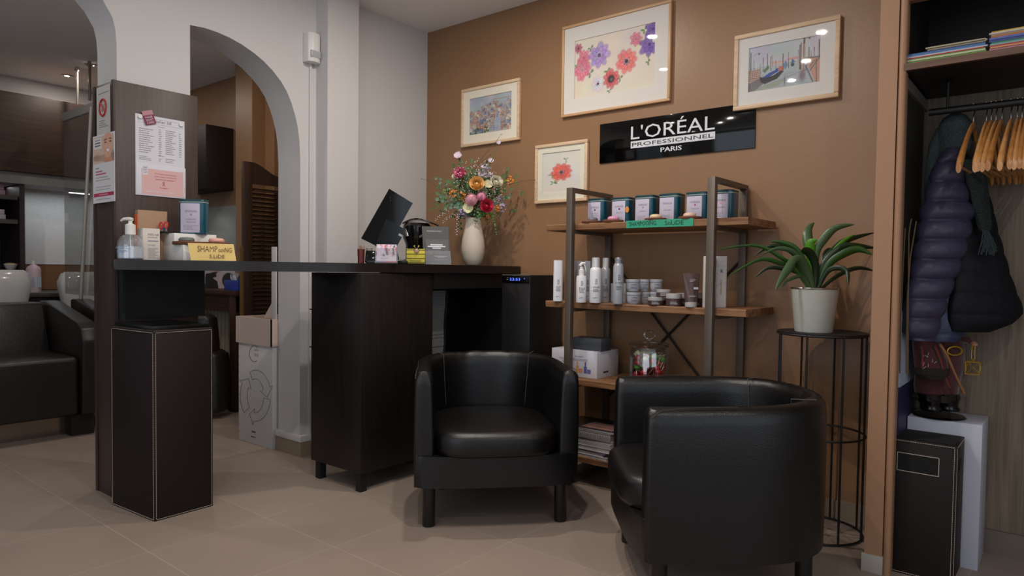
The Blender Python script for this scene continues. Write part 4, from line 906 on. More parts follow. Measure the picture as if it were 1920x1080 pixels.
# tube
P, r, h = stand(1285, 1307, 512.5, 576.3, Z2)
t = thing('cosmetic_tube', 'brown squeeze tube standing on its white cap on the middle shelf', 'tube', (P.x, P.y, Z2))
MB().lathe([(r * .95, 0), (r, .003), (r * .98, h * .155)], 28, (0, 0, 0)).build('cap', mat('pale_tube_cap', '#b8b2ae', .35), t, local=True)
mb = MB(); vs = []; fs = []; n = 28
for j, k in enumerate((.16, .3, .5, .7, .85, .95, 1)):
    for i in range(n):
        a = 2 * math.pi * i / n; wx = r * (1 + .42 * k); wy = r * (1 - .93 * max(0, (k - .16) / .84)); p = RT * math.cos(a) * wx + FW * math.sin(a) * wy + UP * k * h; vs.append(p)
for j in range(6):
    for i in range(n): fs.append((j * n + i, j * n + (i + 1) % n, (j + 1) * n + (i + 1) % n, (j + 1) * n + i))
fs.append(tuple(range(n))[::-1]); fs.append(tuple(6 * n + i for i in range(n))); mb.raw(vs, fs).build('body', mat('brown_tube', '#57423f', .3, .2), t, local=True)
label_on(t, r * 1.0, h, 0, [('marina', .80, .008, .026)][:0] + [(None, .74, .012, .026), (None, .30, .008, .03)], paper)
MB().box((-.0095, -.004, 0), (.0095, .004, .001), m=basis(RT, UP, RT * .014 + UP * h * .56 - FW * r * .82)).build('price_sticker', paper, t, local=True)

# ---------------- third shelf
A, B, C_ = PZ(1119, 711, Z3), PZ(1035, 700, Z3), PZ(1138, 700, Z3)
h = .126; y0, y1 = A.y, C_.y; x0, x1 = B.x, A.x
t = thing('carton', 'white carton with drawings of coloured bottles on the third shelf', 'box', ((x0 + x1) / 2, (y0 + y1) / 2, Z3))
MB().box((x0, y0, Z3), (x1, y1, Z3 + h), bev=.001).build('box', mat('white_carton', '#c9c6cf', .7, var=.01), t)
yy = y0 - .0006; mb = MB(); mb.text('EXPERT', (x0 + .135, yy, Z3 + h * .74), (1, 0, 0), (0, 0, 1), .0075, .052); mb.bars((x0 + .12, yy, Z3 + h * .60), (1, 0, 0), (0, 0, 1), .09, .012, 2, lo=.9); mb.bars((x0 + .045, yy, Z3 + h * .60), (1, 0, 0), (0, 0, 1), .045, .012, 2, lo=.9); mb.build('print', greyink, t)
for i, (xx, cc) in enumerate(((.085, '#c24a4a'), (.150, '#c98a5e'), (.195, '#5d5f9e'))):
    mb = MB(); m_ = mat('bottle_drawing_%d' % i, cc, .7)
    mb.box((x0 + xx - .008, yy - .0002, Z3 + .02), (x0 + xx + .008, yy, Z3 + .052)).box((x0 + xx - .004, yy - .0002, Z3 + .052), (x0 + xx + .004, yy, Z3 + .074)).box((x0 + xx + .010, yy - .0002, Z3 + .02), (x0 + xx + .030, yy, Z3 + .040)); mb.build('bottle_drawing', m_, t)
MB().box((x1 - .0002, y0 + .055, Z3 + .022), (x1 + .0008, y0 + .10, Z3 + .030)).build('barcode', ink, t)
tg = MB().box((x0 + .03, y0 + .02, Z3 + h), (x0 + .10, y1 - .03, Z3 + h + .006), bev=.002).build('tray', mat('pale_flap', '#c9bfb6', .7), t)
a, b = PY(1073, 660, y0 + .025), PY(1127, 637, y0 + .025)
t = thing('dark_box', 'slate grey card box lying on top of the white carton', 'box', ((a.x + b.x) / 2, y0 + .06, Z3 + h))
MB().box((a.x, y0 + .025, Z3 + h), (b.x, y0 + .115, b.z), bev=.0015).build('body', mat('slate_card', '#3d4148', .7), t)
MB().box((a.x - .001, y0 + .024, Z3 + h + .030), (b.x + .001, y0 + .116, b.z + .0015), bev=.001).build('lid', mat('slate_card_lid', '#44484f', .65), t)
# candy jar
P, r, h = stand(1181, 1254, 620, 706, None, .13); d_ = depth(P); zj = Z3
top = at(1217, 619.5, d_).z; hj = top - zj; P.z = zj
JP = P.copy()
t = thing('candy_jar', 'lidded glass jar full of lollipops on the third shelf', 'jar', (P.x, P.y, zj))
zl = at(1217, 645, d_).z - zj
MB().lathe([(r * .86, 0), (r * .99, .008), (r, .02), (r, zl - .035), (r * .93, zl - .022), (r * .9, zl - .012), (r * .98, zl - .006)], 40, (0, 0, 0)).build('glass_body', clear, t, local=True)
MB().lathe([(r * .84, .004), (r * .95, .012), (r * .955, zl - .036), (r * .88, zl - .02)], 40, (0, 0, 0)).build('inner_glass', clear, t, local=True)
lid = MB().lathe([(r * .90, zl - .014), (r * 1.04, zl - .004), (r * 1.05, zl + .001), (r * .96, zl + .006), (r * .5, zl + .014), (r * .22, zl + .017), (r * .20, zl + .022)], 40, (0, 0, 0)).build('lid', clear, t, local=True)
kz = zl + .022; kr = (hj - kz) / 2
mb = MB(); mb.tube([(-RT * kr * 1.25 * math.cos(a) + UP * (kz + kr * 1.0 + kr * .95 * math.sin(a))) for a in [i / 18 * 2 * math.pi for i in range(18)]], .0048, 10, closed=True); o = mb.build('knob', glassy('knob_glass', alpha=.6), lid, local=True)
cols = [mat('candy_red', '#b3162e', .12, coat=.5), mat('candy_cherry', '#c2283c', .15, coat=.5), mat('candy_green', '#5a9a4a', .15), mat('candy_cream', '#d9c9a0', .2)]
stick = mat('lollipop_stick', '#d9d2c6', .6); wrap = glassy('wrapper', (.95, .95, .97), .5, .12)
rl = random.Random(12); lol = []
for i in range(44):
    while True:
        a_ = rl.uniform(0, 6.283); q_ = math.sqrt(rl.uniform(0, 1)) * .74; lz = .012 + .115 * rl.random(); c_ = (q_ * math.cos(a_), q_ * math.sin(a_), lz)
        if all((c_[0] - e[1]) ** 2 + (c_[1] - e[4]) ** 2 + ((lz - e[2]) / .052) ** 2 > .085 for e in lol): break
        if rl.random() < .02: break
    lol.append((rl.choice((0, 0, 1, 1, 0, 2, 3)), c_[0], lz, rl.uniform(0, 6.28), c_[1]))
nm = ['deep red', 'cherry red', 'green', 'cream']
for i, (ci, u_, zz, ph, dep) in enumerate(lol):
    q = JP + RT * u_ * r - FW * dep * r; q.z = zj + zz + .006
    t = thing('lollipop', '%s lollipop heaped with the others in the glass jar' % nm[ci], 'lollipop', tuple(q), group='lollipops in the glass jar')
    MB().ball((0, 0, 0), .0145, (1, 1, .9), 3).build('candy', cols[ci], t, local=True)
    dirv = (RT * math.sin(ph * 1.7) * .8 + FW * math.cos(ph) * .4 + UP * .9).normalized(); L_ = .066 + .012 * math.sin(i)
    e = q + dirv * L_; off = Vector((e.x - JP.x, e.y - JP.y, 0)); 
    if off.length > r * .80: e -= off * (1 - r * .80 / off.length)
    e.z = min(e.z, zj + zl - .045)
    MB().cyl((0, 0, 0), e - q, .0016, n=8).build('stick', stick, t, local=True)
    if i % 2 == 0: MB().lathe([(.004, .016), (.0135, .006), (.0145, -.004), (.006, -.014)], 10, (0, 0, 0)).build('wrapper', wrap, t, local=True)
# books and magazines on the bottom shelf
def mag(lb, x0, x1, yf, dp, z0, z1, rz, cover, pages, name='magazine', cat='magazine', spiral=0, grp='magazines and sample books on the bottom shelf', art=None, cx=None):
    t = thing(name, lb, cat, ((x0 + x1) / 2, yf + dp / 2, z0), R_(rz), grp); w2 = (x1 - x0) / 2; d2 = dp / 2; hh = z1 - z0
    MB().box((-w2 + .003, -d2 + .003, .001), (w2 - .003, d2 - .003, hh - .001)).build('pages', pages, t, local=True)
    MB().box((-w2, -d2, hh - .0012), (w2, d2, hh)).build('cover', cover, t, local=True)
    MB().box((-w2, -d2, 0), (w2, d2, .0012)).build('back_cover', cover, t, local=True)
    if spiral:
        mb = MB(); k = int((x1 - x0) / .0085)
        for i in range(k):
            x = -w2 + .006 + i * .0085; mb.tube([Vector((x, -d2 + hh * .30 + math.cos(a) * hh * .46, hh / 2 + math.sin(a) * hh * .46)) for a in [j / 10 * 6.283 for j in range(10)]], .0011, 5, closed=True)
        mb.build('spiral_binding', mat('spiral_metal', '#b5b0b0', .35, .5), t, local=True)
    if art: MB().box((-w2 * .2, -d2 * .9, hh), (w2 * .9, d2 * .2, hh + .0004)).build('cover_photo', art, t, local=True)
    return t
pg = mat('magazine_pages', '#b4aeb0', .7, var=.1, vscale=200, stretch=(.05, .05, 6)); pgd = mat('dark_pages', '#8b8484', .7, var=.1)
XM0 = PY(1075, 850, 2.70).x - .09
bk = [('white magazine at the bottom of the pile on the lowest shelf', .0, .29, .012, 0, '#a9a3a6', 0), ('thin magazine second from the bottom of the pile', -.01, .27, .010, 1.5, '#cfc9cc', 0), ('magazine with purple back third from the bottom', .0, .28, .010, -1.5, '#4a3d72', 0), ('grey sample book in the middle of the pile', .0, .30, .020, 1, '#bdb7ba', 0), ('spiral-bound catalogue with brown rings below the thick one', .0, .31, .022, -1, '#b8b2b4', 1), ('white ring catalogue under the thick one', .0, .31, .010, .5, '#c6c0c4', 0), ('thick spiral-bound hair sample album', .005, .30, .034, 1.2, '#8a8486', 1)]
z = Z4
for i, (lb, dx, wd, hh, rz, cc, spi) in enumerate(bk):
    mag(lb, XM0 + dx, XM0 + dx + wd, 2.682 + .004 * (i % 3), .21, z, z + hh, rz - 2, mat('cover_%d' % i, cc, .5), pg if i != 6 else pgd, name='spiral_catalogue' if spi else 'magazine', cat='catalogue' if spi else 'magazine', spiral=spi); z += hh + .0006
mag('glossy magazine with teal and portrait cover on top of the pile', XM0 + .005, XM0 + .315, 2.69, .21, z, z + .012, -.5, mat('teal_cover', '#1c2526', .25, var=.9, vscale=9), pg, art=mat('portrait_cover', '#8a6660', .3, var=.6, vscale=16))

# ================================================================== goods on the counter
def solo(name, label, cat, mb, m, loc, **k):
    g = k.pop('group', None); kd = k.pop('kind', None); o = mb.build(name, m, loc=loc, **k); return tag(o, label, cat, g, kd)
ZC0 = ZT + .0004
# pump bottle
P, r, h = stand(222, 267, 410, 486, None, 2.83); P.z = ZC0; h = at(244, 409, 2.83).z - P.z
t = thing('sanitizer_bottle', 'clear hand gel pump bottle at the left end of the counter', 'bottle', tuple(P))
hb = at(244, 438, 2.83).z - P.z; hc = at(244, 427, 2.83).z - P.z
MB().lathe([(r * .92, 0), (r, .005), (r, hb * .55), (r * .93, hb * .72), (r * .72, hb * .88), (r * .42, hb * .97), (r * .36, hb)], 36, (0, 0, 0)).build('bottle', glassy('gel_bottle', (.93, .95, .97), .35, .06, frost=.12), t, local=True)
MB().lathe([(r * .88, .004), (r * .95, .008), (r * .95, hb * .50), (.0001, hb * .5)], 32, (0, 0, 0)).build('gel', glassy('gel', (.80, .86, .93), .2, .3, frost=.6), t, local=True)
MB().lathe([(r * .40, hb * .96), (r * .40, hc + .012), (r * .3, hc + .014), (r * .16, hc + .018), (r * .16, h - .012)], 24, (0, 0, 0)).build('pump', white_p, t, local=True)
mb = MB(); mb.tube([RT * r * .2 + UP * (h - .006), UP * (h - .003) - RT * r * .1, UP * (h - .004) - RT * r * .55, UP * (h - .012) - RT * r * .78], [.007, .0075, .006, .004], 10); mb.build('nozzle', white_p, t, local=True)
mb = MB(); mb.tube([UP * .01, UP * hb], .0022, 6); mb.build('dip_tube', white_p, t, local=True)
label_on(t, r, hb, 0, [(None, .40, .010, r * 1.3), (None, .25, .012, r * 1.1)], mat('blue_print', '#6d8fb4', .7))
# mask carton, paper boxes, scissors holder
def cbox(name, label, cat, px0, px1, ytop, X, ynear, dep, m, z=ZC0, lines=None):
    """box aligned with the room whose +X face starts at pixel px0.. ; ynear from pixel px0 on plane X"""
    a = PX(px0, 470, X); b = PX(px1, 470, X); top = PX(px0, ytop, X).z
    t = thing(name, label, cat, (X - dep / 2, (a.y + b.y) / 2, z)); MB().box((X - dep, a.y, z), (X, b.y, top), bev=.001).build('box', m, t); return t, a.y, b.y, top
t, y0, y1, top = cbox('carton', 'white carton marked FFP2 NR on the counter beside the hand gel', 'box', 268, 300, 427.5, -2.985, 0, .055, mat('cream_carton', '#cdc5bd', .7), lines=1)
mb = MB(); mb.text('FFP2 NR', (-2.9845, y0 + .020, top - .030), (0, 1, 0), (0, 0, 1), .0085, .045); mb.bars((-2.9845, y0 + .020, top - .040), (0, 1, 0), (0, 0, 1), .040, .006, 1); mb.box((-2.985, y0 + .02, top - .054), (-2.9843, y0 + .062, top - .050)); mb.text('CE 0082', (-2.9845, y0 + .02, top - .072), (0, 1, 0), (0, 0, 1), .005, .03); mb.bars((-2.9845, y0 + .02, top - .125), (0, 1, 0), (0, 0, 1), .045, .045, 9, fill=.3); mb.build('print', greyink, t)
kraft = mat('kraft_paper', '#a08068', .8, var=.05, vscale=60)
t, y0, y1, top = cbox('paper_bag_stack', 'pile of brown kraft envelopes with an orange edge behind the FFP2 carton', 'envelopes', 259, 314, 393, -3.05, 0, .03, kraft)
MB().box((-3.078, y0 - .0025, ZC0), (-3.052, y0, top - .02)).build('orange_edge', mat('orange_card', '#d8622e', .6), t)
t = thing('white_organizer', 'white stepped desk organizer on the counter under the large teal tin', 'organizer', (-2.99, 1.46, ZC0))
a = PX(343.5, 470, -2.873); e = PX(436, 470, -2.873); zt1 = PX(343.5, 458.5, -2.873).z; zt2 = at(343, 438.5, 2.98).z
MB().box((-3.11, a.y, ZC0), (-2.873, e.y, zt1), bev=.002).build('front_step', white_p, t)
MB().box((-3.11, a.y + .001, zt1), (-2.955, e.y - .03, zt2), bev=.002).build('rear_box', white_p, t)
# big teal tin on the organizer
q = at(351, 437, 2.99); wd = .112
tb = tin('large teal shampoo tin standing on the white organizer beside the pillar', -wd / 2, -.03, 0, wd, .06, at(351, 374, 2.99).z - zt2, mk[2], ['SHAMPOOING', 'SOLIDE'], group=None)
tb.location = (q.x, q.y + .03, zt2 + .0006); tb.rotation_euler = (0, 0, R_(42)); WORLD[tb.name] = Matrix()
# scissors holder
q = at(312, 437, 2.96); t = thing('scissors_holder', 'small black holder on the white organizer left of the teal tin', 'holder', (q.x, q.y - .01, zt2 + .0004))
MB().box((-.026, -.018, 0), (.026, .018, .008), bev=.002, m=Matrix.Rotation(R_(40), 4, 'Z')).build('base', blackm, t, local=True)
t = thing('scissors', 'red-handled scissors standing in the black holder on the white organizer', 'scissors', (q.x, q.y - .01, zt2 + .009))
for dx, dz, rr_ in ((-.012, .024, .010), (.009, .027, .0095)):
    mb = MB(); mb.tube([RT * (dx + .75 * rr_ * math.cos(a)) + UP * (dz + rr_ * 1.35 * math.sin(a)) for a in [i / 14 * 6.283 for i in range(14)]], .0032, 8, closed=True); mb.build('handle', mat('scissor_red', '#c22a22', .4), t, local=True)
mb = MB(); mb.cyl(UP * .018 - RT * .004, UP * .0005, .003); mb.cyl(UP * .018 + RT * .004, UP * .0005 + RT * .002, .003); mb.build('blade', mat('blue_grip', '#2c3f7a', .4), t, local=True)
# soaps on dishes on the front step
def soap2(px0, px1, lb, colr, sx0, sx1, d, z):
    P = at((px0 + px1) / 2, 460, d); r = (px1 - px0) / 2 * d / FPX
    t = thing('soap_dish', 'round reddish wood dish under the %s soap on the white organizer' % lb, 'soap dish', (P.x, P.y, z))
    MB().lathe([(r * .93, 0), (r, .003), (r, .012), (r * .97, .0145), (.0001, .0145)], 30, (0, 0, 0)).build('slice', woodslice, t, local=True)
    MB().lathe([(r * .985, .001), (r * 1.01, .003), (r * 1.01, .0115), (r * .985, .0135)], 30, (0, 0, 0)).build('bark_edge', bark, t, local=True)
    rs = (sx1 - sx0) / 2 * d / FPX; q = P + RT * (((sx0 + sx1) / 2 - (px0 + px1) / 2) * d / FPX)
    solo('soap', '%s solid shampoo soap on its dish above the yellow note' % lb, 'soap', MB().lathe([(rs * .92, 0), (rs, .004), (rs * .98, .010), (rs * .8, .0165), (.0001, .0185)], 28, (q.x, q.y, z + .0148)), mat('soap_' + lb[:4] + '_counter', colr, .5), (q.x, q.y, z + .0148), smooth=60)
soap2(326, 380, 'slate grey', '#5f6a68', 336, 364, 2.925, zt1 + .0003)
soap2(380, 430, 'salmon pink', '#d2a08f', 392, 420, 2.975, zt1 + .0003)
# yellow note
p0, p1, p2, p3 = at(358, 486.5, 2.845), at(443, 488, 2.93), at(438, 458, 2.93), at(352, 455.5, 2.845)
for q_ in (p0, p1): q_.z = ZC0 + .0005
t = thing('paper_note', 'yellow handwritten note reading SHAMPOOING SOLIDE leaning on the white organizer', 'note', tuple((p0 + p1) / 2))
mb = MB(); n_ = (p1 - p0).cross(p3 - p0).normalized(); rows = []
for i in range(9):
    f_ = i / 8; bow = n_ * (.006 * math.sin(f_ * math.pi)); rows.append((p0.lerp(p1, f_) + bow * .3, p3.lerp(p2, f_) + bow))
vs = [v for r_ in rows for v in r_] + [v - n_ * .0006 for r_ in rows for v in r_]; fs = [(2 * i, 2 * i + 2, 2 * i + 3, 2 * i + 1) for i in range(8)] + [(18 + 2 * i, 18 + 2 * i + 1, 18 + 2 * i + 3, 18 + 2 * i + 2) for i in range(8)]
mb.raw(vs, fs).build('paper', mat('yellow_paper', '#e0c27c', .8, var=.03), t)
mb = MB(); ux3 = (p1 - p0).normalized(); uy3 = ((p2 + p3) / 2 - (p0 + p1) / 2); Wn = (p1 - p0).length; Hn = uy3.length; B_ = basis(ux3, uy3, p0 + n_ * .0045)
mb.text('SHAMP', B_ @ Vector((Wn * .14, Hn * .50, 0)), ux3, uy3, Hn * .34, Wn * .44); mb.text('ooiNG', B_ @ Vector((Wn * .60, Hn * .50, 0)), ux3, uy3, Hn * .26, Wn * .30); mb.text('S.LiDE', B_ @ Vector((Wn * .40, Hn * .13, 0)), ux3, uy3, Hn * .22, Wn * .34)
mb.build('writing', mat('brown_marker', '#6a5238', .8), t)

# right half of the counter
def cd(px, off): return depth(PX(px, 495, -2.40)) + off
# cash register screen, seen from behind
d = cd(715, .20)
t = thing('register_monitor', 'tilted glossy black cash register screen seen from behind on the counter', 'monitor', tuple(at(725, 490, d))[:2] + (ZC0,))
Ac = at(725, 412, d); eu = (at(774, 381, d + .035) - at(729.7, 353.7, d + .01)).normalized(); ev = (at(677, 447, d - .015) - at(729.7, 353.7, d + .01)).normalized(); nrm = eu.cross(ev).normalized()
if nrm.dot(FW) > 0: nrm = -nrm
def onp(px, py, off=0): r_ = ray(px, py); P0_ = Ac + nrm * off; o_ = Vector((0, 0, CH)); return o_ + r_ * ((P0_ - o_).dot(nrm) / r_.dot(nrm))
def slab_px(px, o0, o1):
    A1 = [onp(x, y, o1) for x, y in px]; A0 = [q - nrm * (o1 - o0) for q in A1]; n_ = len(px)
    mb = MB().raw(A1 + A0, [tuple(range(n_)), tuple(range(2 * n_ - 1, n_ - 1, -1))] + [(k, k + n_, (k + 1) % n_ + n_, (k + 1) % n_) for k in range(n_)]); bmesh.ops.recalc_face_normals(mb.bm, faces=mb.bm.faces); return mb
slab_px([(729.7, 353.7), (774, 381), (724, 470), (677, 447)], -.02, 0).build('screen', blackg, t, smooth=20)
slab_px([(724, 410), (761.5, 431), (743, 464), (703, 461)], .0, .022).build('rear_cover', mat('smoke_black', '#0c0f10', .12, spec=.4), t, smooth=20)
H0, H1, H3 = onp(724, 410, .022), onp(761.5, 431, .022), onp(703, 461, .022)
MB().box((-.0095, -.005, 0), (.0095, .005, .001), m=basis((H1 - H0), (H0 - H3), onp(751, 441, .0225))).build('price_sticker', mat('grey_sticker', '#9a9da3', .5), t)
mb = MB(); mb.tube([onp(733, 452, -.02), at(738, 475, d + .04), at(738, 492, d + .04)], [.022, .02, .03], 14); mb.build('stand', blackm, t)
MB().box((-.085, -.06, 0), (.085, .06, .016), bev=.004, m=Matrix.Translation(tuple(at(735, 488, d + .05))[:2] + (ZC0,)) @ Matrix.Rotation(R_(35), 4, 'Z')).build('base', blackm, t)
for w_, (px, py) in enumerate(((731, 372), (731, 377))):
    MB().ball(onp(px, py, .003), .006, (1, .4, 1), 2).build('knob', blackm, t)
# card reader
qd = cd(697, .12); q = at(697, 490, qd)
t = thing('card_reader', 'small tilted black card reader under the register screen', 'card reader', (q.x, q.y, ZC0))
MB().box((-.032, -.012, .004), (.032, .012, .062), bev=.006, m=Matrix.Rotation(R_(38), 4, 'Z') @ Matrix.Rotation(R_(-25), 4, 'X')).build('body', mat('smoke_black', '#101314', .16), t, local=True)
MB().box((-.02, -.02, 0), (.02, .02, .012), bev=.003, m=Matrix.Rotation(R_(38), 4, 'Z')).build('foot', blackm, t, local=True)
# cups
q = at(677, 480, cd(677, .16)); r = 7 * depth(q) / FPX
t = thing('red_cup', 'dark red tumbler holding wooden stirrers, leftmost behind the register', 'cup', (q.x, q.y, ZC0))
hh = at(677, 467, depth(q)).z - ZC0
MB().lathe([(r * .85, 0), (r, hh), (r * .9, hh), (r * .78, .005), (.0001, .005)], 24, (0, 0, 0)).build('cup', mat('dark_red_cup', '#5a1d18', .35, var=.5, vscale=60), t, local=True)
for i in range(6): mb = MB(); mb.box((-.0025, -.0006, .01), (.0025, .0006, hh + .012 + .003 * (i % 3)), m=Matrix.Translation((r * .55 * math.cos(i), r * .5 * math.sin(i), 0)) @ Matrix.Rotation(.12 * math.sin(i * 2), 4, 'Y')); solo('wooden_stirrer', 'thin wooden stirrer standing in the dark red tumbler', 'stirrer', MB().raw([v.co + q.to_2d().to_3d() + UP * ZC0 for v in mb.bm.verts], [[v.index for v in f.verts] for f in (mb.bm.verts.index_update() or mb.bm.faces)]), kraft, (q.x, q.y, ZC0), group='wooden stirrers in the red tumbler')
q = at(692, 475, cd(692, .19)); r = 6.8 * depth(q) / FPX; zc = ZC0
for i in range(11):
    mb = MB().lathe([(r * .80, 0), (r * .97, .0052), (r, .0058), (r * .94, .0062), (r * .75, .001)], 24, (q.x, q.y, zc)); solo('paper_cup', 'white paper cup in the tall stack behind the card reader' if i < 10 else 'topmost white paper cup of the stack behind the card reader', 'cup', mb, mat('cup_white', '#c9c0b6', .6), (q.x, q.y, zc), group='stacked paper cups' if i < 10 else None); zc += .0066
# business card holder
d = cd(724, .035); A, B = at(705.5, 493, d), at(743, 493.5, d + .012)
t = thing('card_holder', 'clear stand of pink and white cards at the front of the counter', 'card holder', ((A.x + B.x) / 2, (A.y + B.y) / 2, ZC0)); uxc = (B - A); uxc.z = 0; wdc = uxc.length; uxc.normalize(); nb = UP.cross(uxc)
if nb.dot(FW) < 0: nb = -nb
tilt = (UP * 1 + nb * .28).normalized(); A.z = ZC0 + .002
hc = (at(722, 458.5, d).z - ZC0) * .98
MB().box((-.006, 0, -.003), (wdc + .006, hc * .38, -.0015), m=basis(uxc, tilt, A)).box((-.006, 0, .012), (wdc + .006, hc * .8, .0135), m=basis(uxc, tilt, A + nb * .012)).build('stand', glassy('acrylic', (.92, .93, .95), .6, .05, frost=.08), t)
c = Canvas(80, 70, (.80, .78, .82)); c.wash(.02, 4, 9); r_g = random.Random(4)
for i in range(40): c.ell(r_g.uniform(0, 1), r_g.uniform(0, .6), r_g.uniform(.04, .12), r_g.uniform(.03, .09), r_g.choice([(.85, .55, .62), (.80, .45, .52), (.86, .70, .74), (.35, .28, .32), (.74, .66, .70), (.82, .3, .36)]), r_g.uniform(0, 3), .8, .3)
c.poly([(.42, .2), (.52, .2), (.6, .6), (.5, .6)], (.2, .16, .18), .8); c.poly([(.78, .2), (.86, .2), (.92, .6), (.84, .6)], (.2, .16, .18), .8); c.rect(0, .68, 1, .93, (.84, .80, .84)); c.rect(.2, .76, .6, .79, (.5, .46, .55)); c.rect(.2, .84, .5, .86, (.6, .56, .62)); c.rect(0, .93, .4, 1, (.45, .45, .62)); c.rect(.4, .93, 1, 1, (.72, .32, .38))
o0 = A + UP * .004; c.mesh((o0 + tilt * hc, o0 + tilt * hc + uxc * wdc, o0), 'card_face', t)
MB().box((0, 0, .001), (wdc, hc, .009), m=basis(uxc, tilt, o0 + nb * .0005)).build('card_stack', paper, t) if False else MB().raw([p + nb * k for k in (.0015, .010) for p in (o0, o0 + uxc * wdc, o0 + uxc * wdc + tilt * hc, o0 + tilt * hc)], [(0, 1, 2, 3), (7, 6, 5, 4), (0, 4, 5, 1), (1, 5, 6, 2), (2, 6, 7, 3), (3, 7, 4, 0)]).build('card_stack', paper, t)
# bee money box
d = cd(785, .055); A = at(780, 489, d); q = A
t = thing('bee_box', 'small yellow and black striped wooden bee box with a smiling face on the counter', 'box', (q.x, q.y, ZC0 + .004))
wb = 34 * d / FPX; hb_ = at(780, 466, d).z - ZC0 - .006; Rz = Matrix.Rotation(R_(42), 4, 'Z'); ye = mat('bee_yellow', '#c9b93a', .5, var=.04)
MB().box((-wb / 2, -.02, 0), (wb / 2, .02, hb_), m=Rz, bev=.0008).build('box', ye, t, local=True)
for z in (.003, hb_ * .32, hb_ * .62, hb_ * .9): MB().box((-wb / 2 - .0005, -.0206, z), (wb / 2 + .0005, .0206, z + .0028), m=Rz).build('stripe', blackm, t, local=True)
face = MB().lathe([(.0105, 0), (.0105, .003), (.009, .0045), (.0001, .005)], 24, (0, 0, 0), m=Rz @ Matrix.Translation((.004, -.021, hb_ * .86)) @ Matrix.Rotation(R_(90), 4, 'X')).build('face', mat('bee_face', '#c99d8c', .5), t, local=True)
MB().lathe([(.0125, 0), (.0125, .002)], 20, (0, 0, 0), m=Rz @ Matrix.Translation((.004, -.0205, hb_ * .9)) @ Matrix.Rotation(R_(90), 4, 'X')).build('hood', blackm, t, local=True)
for sx in (-1, 1):
    MB().ball(Rz @ Vector((.004 + sx * .0038, -.0262, hb_ * .88)), .0014).build('eye', blackm, face, local=True)
    mb = MB(); e_ = Rz @ Vector((.004 + sx * .010, -.022, hb_ + .012)); mb.tube([Rz @ Vector((.004 + sx * .004, -.021, hb_ * .98)), e_], .0012, 6); mb.ball(e_, .0042); mb.build('antenna', ye, t, local=True)
mb = MB(); mb.tube([Rz @ Vector((.004 + .005 * math.cos(a), -.0262, hb_ * .83 + .004 * math.sin(a))) for a in [math.pi + i / 8 * math.pi for i in range(9)]], .0007, 6); mb.build('smile', blackm, face, local=True)
mb = MB(); mb.bars(Rz @ Vector((-wb * .32, -.0204, hb_ * .13)), Rz @ Vector((1, 0, 0)), UP, wb * .62, .006, 1, lo=1, fill=1.2); mb.build('print', mat('olive_print', '#7d7a2a', .6), t, local=True)
for sx in (-1, 1): MB().box((sx * wb * .4 - .004, -.015, -.0038), (sx * wb * .4 + .004, .015, 0), m=Rz).build('foot', blackm, t, local=True)
# coffee machine
d = cd(790, .30); q = at(782, 470, d)
t = thing('coffee_machine', 'glossy black capsule coffee machine behind the grey leaflet display', 'coffee machine', (q.x, q.y, ZC0))
s_ = d / FPX; zt = at(782, 413, d).z - ZC0
MB().lathe([(27 * s_, 0), (27 * s_, .02), (20 * s_, .03), (20 * s_, zt * .45), (25 * s_, zt * .6), (25 * s_, zt * .86), (20 * s_, zt * .93), (.0001, zt * .95)], 36, (0, 0, 0), sy=1.1).build('body', mat('coffee_black', '#100f0f', .15), t, local=True)
mb = MB(); vs = []; k = 14
for i in range(k + 1):
    f_ = i / k; x = (-26 + 66 * f_) * s_; z = zt * (.90 + .13 * math.sin(min(1, f_ * 1.5) * math.pi * .62) - .16 * f_ * f_); w_ = .045 * math.sin(math.pi * (.12 + .8 * f_)) + .012
    for (a, b) in ((-1, 0), (1, 0), (1, .008), (-1, .008)): vs.append(RT * x + FW * a * w_ + UP * (z + b))
fs = [(i * 4 + j, i * 4 + (j + 1) % 4, (i + 1) * 4 + (j + 1) % 4, (i + 1) * 4 + j) for i in range(k) for j in range(4)] + [(3, 2, 1, 0), (k * 4, k * 4 + 1, k * 4 + 2, k * 4 + 3)]
mb.raw(vs, fs).build('lever_cover', mat('gloss_brown_black', '#1c1715', .12), t, local=True)
mb = MB(); mb.tube([RT * -18 * s_ + UP * zt * .78 - FW * .05, RT * -14 * s_ + UP * zt * .62 - FW * .06], .009, 12); mb.build('spout', chrome, t, local=True)
mb = MB(); mb.tube([RT * (8 * s_) - FW * .07 + UP * zt * .60, RT * (24 * s_) - FW * .07 + UP * zt * .72], [.006, .009], 8); mb.build('handle', mat('grey_lever', '#5a5a5c', .3), t, local=True)
MB().box((-26 * s_, -.09, 0), (26 * s_, -.03, .016), bev=.004, m=Matrix.Rotation(R_(39), 4, 'Z')).build('drip_tray', blackm, t, local=True)
q = at(752, 488, cd(752, .10)); t = thing('small_gadget', 'small black gadget with a silver edge between the card stand and the bee box', 'gadget', (q.x, q.y, ZC0))
MB().box((-.024, -.02, 0), (.024, .02, .022), bev=.006, m=Rz).build('body', mat('gadget_black', '#1a1818', .4, bump=.3), t, local=True); mb = MB(); mb.tube([Rz @ Vector((-.018, -.0215, .016)), Rz @ Vector((.014, -.0215, .019))], .0016, 6); mb.build('edge', mat('gadget_silver', '#bdbabb', .3), t, local=True)
